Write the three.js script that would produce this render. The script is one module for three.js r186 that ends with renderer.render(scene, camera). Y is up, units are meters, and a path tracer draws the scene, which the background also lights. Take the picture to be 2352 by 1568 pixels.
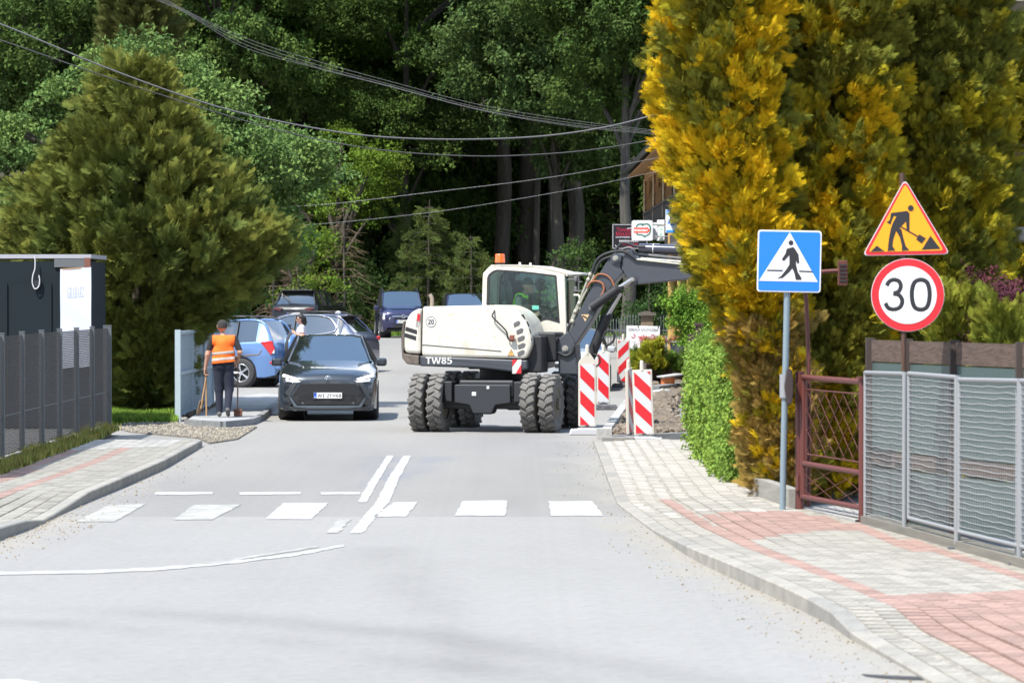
import * as THREE from 'three';
import { RoundedBoxGeometry } from 'three/addons/geometries/RoundedBoxGeometry.js';
import { mergeGeometries, mergeVertices, toCreasedNormals } from 'three/addons/utils/BufferGeometryUtils.js';
import { MarchingCubes } from 'three/addons/objects/MarchingCubes.js';
import { FontLoader } from 'three/addons/loaders/FontLoader.js';
import { TextGeometry } from 'three/addons/geometries/TextGeometry.js';

// ---------------------------------------------------------------- camera, sky, sun, exposure
const scene = new THREE.Scene();
const CAM_H = 2.3, FOCAL = 8500, CX = 1176, CY = 784, HORIZON = 677;      // measured on the photograph scaled to 2352 x 1568
const PITCH = Math.atan((CY - HORIZON) / FOCAL);
const camera = new THREE.PerspectiveCamera(2 * Math.atan(CY / FOCAL) * 180 / Math.PI, 1024 / 682, 1, 1500);
camera.position.set(0, CAM_H, 0);
camera.rotation.x = -PITCH;
camera.focus = 58;
camera.userData.fStop = 5.6;
const renderer = new THREE.WebGLRenderer({ antialias: true });
renderer.toneMapping = THREE.LinearToneMapping;
renderer.toneMappingExposure = 2.22;
renderer.shadowMap.enabled = true;

const SUN = new THREE.Vector3(-0.33, 0.86, 0.40).normalize();
// the sky: summer blue, paler towards the horizon, with scattered white clouds all round
function hash3(i, j, k) { let h = (Math.imul(i, 374761393) + Math.imul(j, 668265263) + Math.imul(k, 1274126177)) | 0; h = Math.imul(h ^ (h >>> 13), 1274126177); return ((h ^ (h >>> 16)) >>> 0) / 4294967296; }
function noise3(x, y, z) {
  const i = Math.floor(x), j = Math.floor(y), k = Math.floor(z), f = x - i, g = y - j, h = z - k;
  const u = f * f * (3 - 2 * f), v = g * g * (3 - 2 * g), w = h * h * (3 - 2 * h);
  const L = (a, b, t) => a + (b - a) * t;
  return L(L(L(hash3(i, j, k), hash3(i + 1, j, k), u), L(hash3(i, j + 1, k), hash3(i + 1, j + 1, k), u), v),
    L(L(hash3(i, j, k + 1), hash3(i + 1, j, k + 1), u), L(hash3(i, j + 1, k + 1), hash3(i + 1, j + 1, k + 1), u), v), w) * 2 - 1;
}
const fbm = (x, y, z = 0, n = 4) => { let s = 0, a = 0.5; for (let i = 0; i < n; i++) { s += a * noise3(x, y, z + i * 17.3); x *= 2.03; y *= 2.03; z *= 2.03; a *= 0.5; } return s; };
{
  const W = 1024, H = 512, d = new Float32Array(W * H * 4);
  for (let j = 0; j < H; j++) for (let i = 0; i < W; i++) {
    const el = ((j + 0.5) / H - 0.5) * Math.PI, az = ((i + 0.5) / W - 0.5) * 2 * Math.PI, y = Math.sin(el), x = Math.cos(el) * Math.cos(az), z = Math.cos(el) * Math.sin(az), k = (j * W + i) * 4;
    let c = [0.30, 0.29, 0.26];
    if (y > 0) {
      const t = Math.pow(1 - y, 3), g = Math.pow(Math.max(0, x * SUN.x + y * SUN.y + z * SUN.z), 24) * 0.35;
      c = [0.21 + 0.38 * t + g, 0.35 + 0.30 * t + g, 0.60 + 0.16 * t + g];
      const q = 1.7 / (y + 0.28), n = fbm(x * q + 5.2, z * q + 1.3, 0.5, 6), m = Math.min(1, Math.max(0, (n - 0.02) / 0.16)), a = m * m * (3 - 2 * m) * 0.92, b = 1.15 - 0.35 * Math.min(1, Math.max(0, (n - 0.2) / 0.3));
      c = [c[0] + (b - c[0]) * a, c[1] + (b - c[1]) * a, c[2] + (b * 1.02 - c[2]) * a];
    }
    d.set([...c, 1], k);
  }
  const t = new THREE.DataTexture(d, W, H, THREE.RGBAFormat, THREE.FloatType); t.mapping = THREE.EquirectangularReflectionMapping; t.magFilter = THREE.LinearFilter; t.needsUpdate = true;
  scene.background = t; scene.environment = t;
}
const sun = new THREE.DirectionalLight(new THREE.Color(1, 0.955, 0.88), 3.9);
sun.position.copy(SUN).multiplyScalar(150).add(new THREE.Vector3(0, 0, -70));
sun.target.position.set(0, 0, -70);
sun.castShadow = true; sun.shadow.radius = 1.5; sun.shadow.mapSize.set(4096, 4096);
Object.assign(sun.shadow.camera, { left: -90, right: 90, top: 90, bottom: -90, near: 1, far: 400 });
scene.add(sun, sun.target);

// ---------------------------------------------------------------- helpers
const V = (x, y, z) => new THREE.Vector3(x, y, z);
function rng(seed) { let a = (seed * 2654435761) >>> 0; return () => { a = (a + 0x6d2b79f5) | 0; let t = Math.imul(a ^ (a >>> 15), 1 | a); t = (t + Math.imul(t ^ (t >>> 7), 61 | t)) ^ t; return ((t ^ (t >>> 14)) >>> 0) / 4294967296; }; }
const clamp = (x, a, b) => Math.min(b, Math.max(a, x)), lerp = (a, b, t) => a + (b - a) * t;
const smooth = (a, b, x) => { const t = clamp((x - a) / (b - a), 0, 1); return t * t * (3 - 2 * t); };

// photograph pixel (2352 x 1568) -> world: on a level at height h, or at a known depth z
function ray(px, py) { const x = (px - CX) / FOCAL, y = -(py - CY) / FOCAL, c = Math.cos(PITCH), s = Math.sin(PITCH); return V(x, y * c - s, -y * s - c); }
function onLevel(px, py, h = 0) { const r = ray(px, py), t = (h - CAM_H) / r.y; return V(r.x * t, h, r.z * t); }
function atDepth(px, py, z) { const r = ray(px, py), t = z / r.z; return V(r.x * t, CAM_H + r.y * t, z); }

// level of the open ground: flat street, rising gently to the car park, then the wooded slope
function groundY(x, z) {
  let e = 0.8 * smooth(-90, -130, z) ;
  if (z < -158) e += Math.pow((-158 - z), 1.25) * 0.16;
  return e;
}

const taken = new Map();
function numbered(name) { const n = taken.get(name) ?? 0; taken.set(name, n + 1); return n ? name + '_' + String(n).padStart(3, '0') : name; }
const col = (r, g, b) => new THREE.Color().setRGB(r, g, b);
function mat(r, g, b, o = {}) { const P = o.clearcoat || o.transmission || o.sheen ? THREE.MeshPhysicalMaterial : THREE.MeshStandardMaterial; return new P({ color: col(r, g, b), roughness: 0.7, ...o }); }
function put(name, geo, m, parent) {
  const o = new THREE.Mesh(geo, m); o.castShadow = o.receiveShadow = true;
  o.name = parent ? name : numbered(name);
  (parent ?? scene).add(o); return o;
}
function tag(o, label, category, group, kind) { o.userData.label = label; o.userData.category = category; if (group) o.userData.group = group; if (kind) o.userData.kind = kind; return o; }
function thing(name, label, category, pos = [0, 0, 0], turn = 0, group) {
  const o = new THREE.Group(); o.name = numbered(name); scene.add(o);
  o.position.set(...(pos.isVector3 ? [pos.x, pos.y, pos.z] : pos)); o.rotation.y = turn; return tag(o, label, category, group);
}
function sub(name, parent, pos = [0, 0, 0]) { const o = new THREE.Group(); o.name = name; parent.add(o); o.position.set(...pos); return o; }
function merge(list) {
  const out = list.map((g) => {
    const n = g.index ? g.toNonIndexed() : g;
    if (!n.attributes.normal) n.computeVertexNormals();
    if (!n.attributes.uv) n.setAttribute('uv', new THREE.BufferAttribute(new Float32Array(n.attributes.position.count * 2), 2));
    for (const k of Object.keys(n.attributes)) if (!['position', 'normal', 'uv'].includes(k)) n.deleteAttribute(k);
    return n;
  });
  return mergeGeometries(out);
}
function place(g, x = 0, y = 0, z = 0, rx = 0, ry = 0, rz = 0) {
  if (rx || ry || rz) g.applyMatrix4(new THREE.Matrix4().makeRotationFromEuler(new THREE.Euler(rx, ry, rz)));
  g.translate(x, y, z); return g;
}
const box = (w, h, d, x, y, z, rx, ry, rz) => place(new THREE.BoxGeometry(w, h, d), x, y, z, rx, ry, rz);
const rbox = (w, h, d, r, x, y, z, rx, ry, rz) => place(new RoundedBoxGeometry(w, h, d, 2, Math.min(r, w / 2.01, h / 2.01, d / 2.01)), x, y, z, rx, ry, rz);
const cyl = (r0, r1, h, x, y, z, rx, ry, rz, n = 16) => place(new THREE.CylinderGeometry(r0, r1, h, n), x, y, z, rx, ry, rz);
const ball = (r, x, y, z, sx = 1, sy = 1, sz = 1, n = 14) => { const g = new THREE.SphereGeometry(r, n, Math.ceil(n * 0.7)); g.scale(sx, sy, sz); return g.translate(x, y, z); };
function bar(a, b, r, n = 8, r2 = r) {                                // round bar between two points
  a = Array.isArray(a) ? V(...a) : a; b = Array.isArray(b) ? V(...b) : b;
  const d = b.clone().sub(a), g = new THREE.CylinderGeometry(r2, r, d.length(), n);
  g.applyQuaternion(new THREE.Quaternion().setFromUnitVectors(V(0, 1, 0), d.clone().normalize()));
  return g.translate((a.x + b.x) / 2, (a.y + b.y) / 2, (a.z + b.z) / 2);
}
function beam(a, b, w, h) {                                           // square bar between two points, w wide, h along up
  a = Array.isArray(a) ? V(...a) : a; b = Array.isArray(b) ? V(...b) : b;
  const d = b.clone().sub(a), L = d.length(), g = new THREE.BoxGeometry(w, h, L);
  const m = new THREE.Matrix4().lookAt(b, a, Math.abs(d.y) > 0.99 * L ? V(0, 0, 1) : V(0, 1, 0)); g.applyMatrix4(m);
  return g.translate((a.x + b.x) / 2, (a.y + b.y) / 2, (a.z + b.z) / 2);
}
function tube(pts, r, n = 6, seg = 24, closed = false) { return new THREE.TubeGeometry(new THREE.CatmullRomCurve3(pts.map((p) => Array.isArray(p) ? V(...p) : p), closed), seg, r, n, closed); }
function shapeOf(pts) { const s = new THREE.Shape(); pts.forEach(([x, y], i) => i ? s.lineTo(x, y) : s.moveTo(x, y)); s.closePath(); return s; }
function extr(pts, depth, bev = 0, holes = []) {                      // outline in xy, thickness along z, centred
  const s = pts.isShape ? pts : shapeOf(pts); for (const h of holes) s.holes.push(h.isPath ? h : shapeOf(h));
  const g = new THREE.ExtrudeGeometry(s, { depth: depth - 2 * bev, bevelEnabled: bev > 0, bevelThickness: bev, bevelSize: bev, bevelOffset: -bev, bevelSegments: 2, curveSegments: 10 });
  return g.translate(0, 0, -(depth - 2 * bev) / 2);
}
function roundPoly(pts, r, n = 5) {                                   // outline with rounded corners
  const out = [], N = pts.length;
  for (let i = 0; i < N; i++) {
    const p = pts[i], a = pts[(i + N - 1) % N], b = pts[(i + 1) % N], rr = Array.isArray(r) ? r[i] : r;
    const da = Math.hypot(a[0] - p[0], a[1] - p[1]), db = Math.hypot(b[0] - p[0], b[1] - p[1]), q = Math.min(rr, da * 0.45, db * 0.45);
    if (q < 1e-4) { out.push(p); continue; }
    const A = [p[0] + (a[0] - p[0]) / da * q, p[1] + (a[1] - p[1]) / da * q], B = [p[0] + (b[0] - p[0]) / db * q, p[1] + (b[1] - p[1]) / db * q];
    for (let k = 0; k <= n; k++) { const t = k / n, u = 1 - t; out.push([u * u * A[0] + 2 * u * t * p[0] + t * t * B[0], u * u * A[1] + 2 * u * t * p[1] + t * t * B[1]]); }
  }
  return out;
}
const ngon = (r, n = 24, cx = 0, cy = 0, a0 = 0) => Array.from({ length: n }, (_, i) => [cx + r * Math.cos(a0 + i / n * 2 * Math.PI), cy + r * Math.sin(a0 + i / n * 2 * Math.PI)]);
function warp(g, f) { const p = g.attributes.position, v = V(0, 0, 0); for (let i = 0; i < p.count; i++) { v.fromBufferAttribute(p, i); f(v); p.setXYZ(i, v.x, v.y, v.z); } g.computeVertexNormals(); return g; }
function canvasTex(w, h, draw) {
  const c = document.createElement('canvas'); c.width = w; c.height = h; const x = c.getContext('2d'); draw(x, w, h);
  const t = new THREE.CanvasTexture(c); t.colorSpace = THREE.SRGBColorSpace; t.magFilter = THREE.LinearFilter; return t;
}
function noiseTex(n, f, o = {}) {                                      // tiling-free grain: value 0..255 from f(u, v, random)
  const d = new Uint8Array(n * n * 4), r = rng(o.seed ?? 7);
  for (let j = 0; j < n; j++) for (let i = 0; i < n; i++) { const c = f(i / n, j / n, r); const k = (j * n + i) * 4; for (let q = 0; q < 3; q++) d[k + q] = clamp(Array.isArray(c) ? c[q] : c, 0, 255); d[k + 3] = 255; }
  const t = new THREE.DataTexture(d, n, n); t.wrapS = t.wrapT = THREE.RepeatWrapping; t.magFilter = THREE.LinearFilter; t.minFilter = THREE.LinearMipmapLinearFilter;
  if (o.srgb) t.colorSpace = THREE.SRGBColorSpace; t.needsUpdate = true; if (o.repeat) t.repeat.set(o.repeat, o.repeat); return t;
}
// periodic noise, so that tiles join
function pn(u, v, f, seed = 0) { const a = u * 2 * Math.PI, b = v * 2 * Math.PI, R = f / 6.283; return noise3(Math.cos(a) * R + seed, Math.sin(a) * R + Math.cos(b) * R + seed * 3.1, Math.sin(b) * R + seed * 1.7); }
// flat printed sheet in the xy plane, facing +z
function decal(w, h, tex, x = 0, y = 0, z = 0, o = {}) { const m = new THREE.MeshStandardMaterial({ map: tex, roughness: o.roughness ?? 0.5, ...(o.m ?? {}) }); return [place(new THREE.PlaneGeometry(w, h), x, y, z, o.rx ?? 0, o.ry ?? 0, o.rz ?? 0), m]; }

const FONT_BOLD = await new FontLoader().loadAsync('fonts/droid/droid_sans_bold.typeface.json');
// lettering as thin solid letters, centred on x and y; w is the width it is fitted to
function letters(txt, w, h, depth = 0.004) {
  const g = new TextGeometry(txt, { font: FONT_BOLD, size: 1, depth: 1, curveSegments: 4 }); g.computeBoundingBox(); const b = g.boundingBox;
  g.translate(-(b.min.x + b.max.x) / 2, -(b.min.y + b.max.y) / 2, -0.5); g.scale(w / (b.max.x - b.min.x), h / (b.max.y - b.min.y), depth); return g;
}
// ---------------------------------------------------------------- ground, road, pavements
const grain = noiseTex(512, (u, v, r) => 205 + 34 * (r() - 0.5) * 2 + 16 * pn(u, v, 24, 3) + 12 * pn(u, v, 70, 9), { seed: 3 });
const grainBump = noiseTex(512, (u, v, r) => 128 + 90 * (r() - 0.5) + 40 * pn(u, v, 60, 5), { seed: 5 });
const soilTex = noiseTex(512, (u, v, r) => 150 + 60 * (r() - 0.5) + 50 * pn(u, v, 14, 2) + 45 * pn(u, v, 48, 8), { seed: 11 });

function gridSheet(xs, zs, yOf, colorOf, uvScale = 1) {
  const nx = xs.length, nz = zs.length, p = new Float32Array(nx * nz * 3), c = new Float32Array(nx * nz * 3), uv = new Float32Array(nx * nz * 2), idx = [];
  for (let j = 0; j < nz; j++) for (let i = 0; i < nx; i++) {
    const k = j * nx + i, x = xs[i], z = zs[j]; p.set([x, yOf(x, z), z], k * 3); c.set(colorOf(x, z), k * 3); uv.set([x * uvScale, z * uvScale], k * 2);
    if (i < nx - 1 && j < nz - 1) idx.push(k, k + nx, k + 1, k + 1, k + nx, k + nx + 1);
  }
  const g = new THREE.BufferGeometry();
  g.setAttribute('position', new THREE.BufferAttribute(p, 3)); g.setAttribute('color', new THREE.BufferAttribute(c, 3)); g.setAttribute('uv', new THREE.BufferAttribute(uv, 2));
  g.setIndex(idx); g.computeVertexNormals(); if (g.attributes.normal.getY(0) < 0) { idx.reverse(); g.setIndex(idx); g.computeVertexNormals(); } return g;
}
const range = (a, b, s) => { const n = Math.max(1, Math.round(Math.abs(b - a) / s)); return Array.from({ length: n + 1 }, (_, i) => a + (b - a) * i / n); };
const joinR = (...l) => l.flatMap((a, i) => i ? a.slice(1) : a);
function distPoly(x, z, pts) { let d = 1e9; for (let i = 0; i + 1 < pts.length; i++) { const a = pts[i], b = pts[i + 1], ux = b.x - a.x, uz = b.z - a.z, t = clamp(((x - a.x) * ux + (z - a.z) * uz) / (ux * ux + uz * uz), 0, 1); d = Math.min(d, Math.hypot(x - a.x - ux * t, z - a.z - uz * t)); } return d; }
function inside(x, z, pts) { let r = false; for (let i = 0, j = pts.length - 1; i < pts.length; j = i++) { const a = pts[i], b = pts[j]; if ((a.z > z) !== (b.z > z) && x < (b.x - a.x) * (z - a.z) / (b.z - a.z) + a.x) r = !r; } return r; }

// kerb lines: where the kerb face meets the road, from far to near, with the height of the kerb there
const kerbR = [[1362, 1016, .05], [1372, 1040, .05], [1395, 1105, .06], [1418, 1160, .03], [1500, 1222, .03], [1590, 1285, .10], [1700, 1337, .12], [1800, 1383, .12], [1900, 1430, .11], [1960, 1473, .05], [2060, 1524, .03], [2150, 1578, .03], [2420, 1740, .03], [3100, 2150, .03]].map(([x, y, h]) => ({ ...onLevel(x, y), h }));
const kerbL = [[464, 1025, .10], [377, 1077, .12], [283, 1119, .12], [203, 1152, .11], [141, 1181, .05], [101, 1202, .04], [61, 1218, .10], [0, 1240, .12], [-120, 1285, .12], [-400, 1390, .12]].map(([x, y, h]) => ({ ...onLevel(x, y), h }));
const backR = [[1604, 1014], [1622, 1032], [1660, 1072], [1720, 1112], [1790, 1150], [1832, 1172], [1978, 1206], [2352, 1312], [2700, 1420], [3700, 1740]].map(([x, y]) => onLevel(x, y, 0.1));
const backL = [[262, 985], [232, 1000], [198, 1016], [100, 1050], [0, 1089], [-120, 1132], [-400, 1235]].map(([x, y]) => onLevel(x, y, 0.1));
const digKerb = [[1386, 1012], [1410, 978], [1440, 935], [1470, 905], [1510, 880]].map(([x, y]) => onLevel(x, y));

{
  const xs = joinR(range(-160, -40, 20), range(-40, 40, 4), range(40, 160, 20)), zs = joinR(range(60, -130, 10), range(-130, -260, 5));
  const g = gridSheet(xs, zs, (x, z) => groundY(x, z) - 0.04, (x, z) => { const n = 0.5 + 0.5 * fbm(x * 0.13, z * 0.13); return [0.05 + 0.03 * n, 0.045 + 0.03 * n, 0.025 + 0.012 * n]; }, 0.5);
  const m = put('ground', g, new THREE.MeshStandardMaterial({ vertexColors: true, map: soilTex, roughness: 1, bumpMap: soilTex, bumpScale: 0.03 }));
  tag(m, 'dark earth and leaf litter under the trees and gardens', 'ground', null, 'structure');
}
const SEAM = -38.35;
// newer pale asphalt of the junction, older dusty asphalt beyond the seam
function tyre(x, z, pts, w) { const d = distPoly(x, z, pts); return Math.exp(-d * d / (w * w)); }
{
  const arcA = [[-60, 1395], [250, 1400], [600, 1425], [1000, 1462], [1500, 1540], [1800, 1600]].map(([a, b]) => onLevel(a, b)), arcB = [[-60, 1425], [300, 1440], [700, 1480], [1150, 1545], [1400, 1600]].map(([a, b]) => onLevel(a, b));
  const arcC = [[880, 1260], [930, 1310], [1000, 1400], [1150, 1560]].map(([a, b]) => onLevel(a, b));
  const newCol = (x, z) => {
    const n = fbm(x * 0.5, z * 0.22, 3), f = fbm(x * 2.3, z * 1.1, 9);
    let t = 1 + 0.07 * n + 0.05 * f - 0.24 * tyre(x, z, arcA, 0.35) * (0.55 + 0.7 * fbm(x * 1.2, z * 0.8, 4)) - 0.2 * tyre(x, z, arcB, 0.3) * (0.5 + 0.8 * fbm(x * 1.5, z, 6)) - 0.2 * tyre(x, z, arcC, 0.3) * (0.5 + 0.8 * fbm(x * 2, z, 7));
    const dust = clamp(1.0 - Math.min(distPoly(x, z, kerbR), distPoly(x, z, kerbL)) / 0.55 + 0.7 * fbm(x * 3, z * 2, 2), 0, 1) * 0.75;
    return [lerp(0.278 * t, 0.31, dust), lerp(0.270 * t, 0.285, dust), lerp(0.256 * t, 0.235, dust)];
  };
  const asphalt = new THREE.MeshStandardMaterial({ vertexColors: true, map: grain, roughness: 0.92, bumpMap: grainBump, bumpScale: 0.004 });
  const xs = joinR(range(-60, -10, 5), range(-10, 10, 0.12), range(10, 60, 5));
  const g = gridSheet(xs, joinR(range(40, -16, 4), range(-16, SEAM, 0.2)), () => 0, newCol, 0.9);
  tag(put('road', g, asphalt), 'pale grey newer asphalt of the street junction', 'road', null, 'structure');
  const stain = [[890, 1050], [905, 1080], [880, 1120], [960, 1060], [930, 1100], [1010, 1050]].map(([a, b]) => onLevel(a, b));
  const oldCol = (x, z) => {
    const n = fbm(x * 0.6, z * 0.12, 13), f = fbm(x * 2.6, z * 0.5, 19);
    const t = 1 + 0.13 * n + 0.09 * f;
    let edge = 1 - Math.min(distPoly(x, z, kerbR), distPoly(x, z, kerbL), distPoly(x, z, digKerb) * 0.6) / 0.9;
    let dust = clamp(edge + 0.8 * fbm(x * 1.7, z * 0.6, 2), 0, 1) * 0.85;
    dust = Math.max(dust, clamp(0.30 + 0.6 * fbm(x * 0.5, z * 0.1, 23) + 0.35 * smooth(-50, -64, z) , 0, 0.9));
    const s = Math.exp(-Math.pow(distPoly(x, z, stain) / 0.25, 2)) * clamp(0.5 + 1.4 * fbm(x * 2, z * 0.6, 31), 0, 1) * 0.5;
    const c = [lerp(0.213 * t, 0.295, dust), lerp(0.208 * t, 0.282, dust), lerp(0.202 * t, 0.255, dust)];
    return [lerp(c[0], 0.15, s), lerp(c[1], 0.165, s), lerp(c[2], 0.22, s)];
  };
  const g2 = gridSheet(joinR(range(-60, -12, 6), range(-12, 12, 0.15), range(12, 60, 6)), joinR(range(SEAM, -75, 0.3), range(-75, -147, 1)), (x, z) => groundY(x, z), oldCol, 0.9);
  tag(put('road', g2, asphalt), 'older dusty asphalt under the crosswalk, the excavator and the car park', 'road', null, 'structure');
}

// painted markings, each an uneven sheet 4 mm above the asphalt
const paintMap = noiseTex(256, (u, v, r) => 212 + 40 * (r() - 0.5) + 38 * pn(u, v, 12, 4) + 18 * pn(u, v, 50, 6), { seed: 21 });
const paint = new THREE.MeshStandardMaterial({ color: col(0.44, 0.44, 0.43), map: paintMap, roughness: 0.8 });
const paintWorn = new THREE.MeshStandardMaterial({ color: col(0.34, 0.335, 0.31), map: paintMap, roughness: 0.9 });
function marking(name, label, quad, m = paint, group) {                // quad: pixel corners, in order
  const c = quad.map(([x, y]) => onLevel(x, y, 0)), pts = [], r = rng(quad[0][0] + quad[0][1]);
  for (let i = 0; i < c.length; i++) { const a = c[i], b = c[(i + 1) % c.length], L = a.distanceTo(b), n = Math.max(1, Math.round(L / 0.12)); for (let k = 0; k < n; k++) { const t = k / n, j = k ? 0.012 : 0; pts.push(new THREE.Vector2(lerp(a.x, b.x, t) + (r() - 0.5) * 2 * j, lerp(a.z, b.z, t) + (r() - 0.5) * 8 * j)); } }
  const tri = THREE.ShapeUtils.triangulateShape(pts, []), g = new THREE.BufferGeometry(), p = [], uv = [];
  for (const q of pts) { p.push(q.x, 0.005, q.y); uv.push(q.x * 0.8, q.y * 0.3); }
  g.setAttribute('position', new THREE.Float32BufferAttribute(p, 3)); g.setAttribute('uv', new THREE.Float32BufferAttribute(uv, 2)); g.setIndex(tri.flat()); g.computeVertexNormals();
  if (g.attributes.normal.getY(0) < 0) { g.setIndex(tri.map(([a, b, d]) => [a, d, b]).flat()); g.computeVertexNormals(); }
  const o = put(name, g, m); tag(o, label, 'road marking', group, 'structure'); return o;
}
[[[336, 1157], [249, 1160], [174, 1199], [262, 1199]], [[553, 1159], [444, 1160], [398, 1194], [488, 1194]], [[755, 1155], [649, 1156], [609, 1193], [715, 1193]], [[960, 1153], [905, 1154], [858, 1187], [932, 1187]], [[1166, 1150], [1063, 1151], [1044, 1185], [1161, 1185]], [[1361, 1151], [1261, 1152], [1265, 1185], [1387, 1185]]].forEach((q, i) =>
  marking('crosswalk_stripe', ['worn white crosswalk stripe covered with sand beside the sloping kerb', 'worn pale crosswalk stripe next to the sandy one', 'white crosswalk stripe between the worn stripe and the double line', 'white crosswalk stripe crossed by the double centre line', 'white crosswalk stripe just past the double centre line', 'clean white crosswalk stripe beside the pale concrete pavement'][i], q, i < 2 ? paintWorn : paint, 'crosswalk stripes'));
[[355, 488], [549, 690], [735, 826]].forEach(([a, b], i) => marking('give_way_dash', ['thin white dash ahead of the two worn crosswalk stripes', 'thin white dash in the middle of the dashed line', 'thin white dash touching the double centre line'][i], [[a, 1136.5], [b, 1135.5], [b, 1130.5], [a, 1131]], paint, 'dashed line before the crosswalk'));
marking('centre_line', 'inner white line of the double centre line, ending before the crosswalk', [[889, 1047], [904, 1047], [871, 1100], [842, 1154], [820, 1154], [853, 1100]]);
marking('centre_line', 'white line of the double centre line that runs into the crosswalk', [[926, 1047], [944, 1047], [916, 1100], [894, 1153], [832, 1225], [802, 1225], [864, 1153], [891, 1100]]);
marking('centre_line', 'short faded white line on the newer asphalt below the crosswalk', [[777, 1193], [806, 1193], [777, 1225], [749, 1225]], paintWorn);
marking('curved_line', 'long curved white edge line across the junction', [[-80, 1314], [0, 1314], [200, 1311], [373, 1303], [559, 1286], [684, 1270], [792, 1251], [790, 1255.5], [684, 1276], [559, 1292], [373, 1310], [200, 1318], [0, 1321], [-80, 1321]]);
marking('curved_line', 'thinner curved white line meeting the long curved line', [[373, 1302], [500, 1289], [621, 1271], [733, 1253.5], [731, 1257], [621, 1275.5], [500, 1293.5], [430, 1300]], paintWorn);
marking('edge_line', 'white line painted on the asphalt farthest from the crosswalk', [[-60, 1560], [40, 1561], [95, 1569], [60, 1575], [-60, 1570]]);

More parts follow.
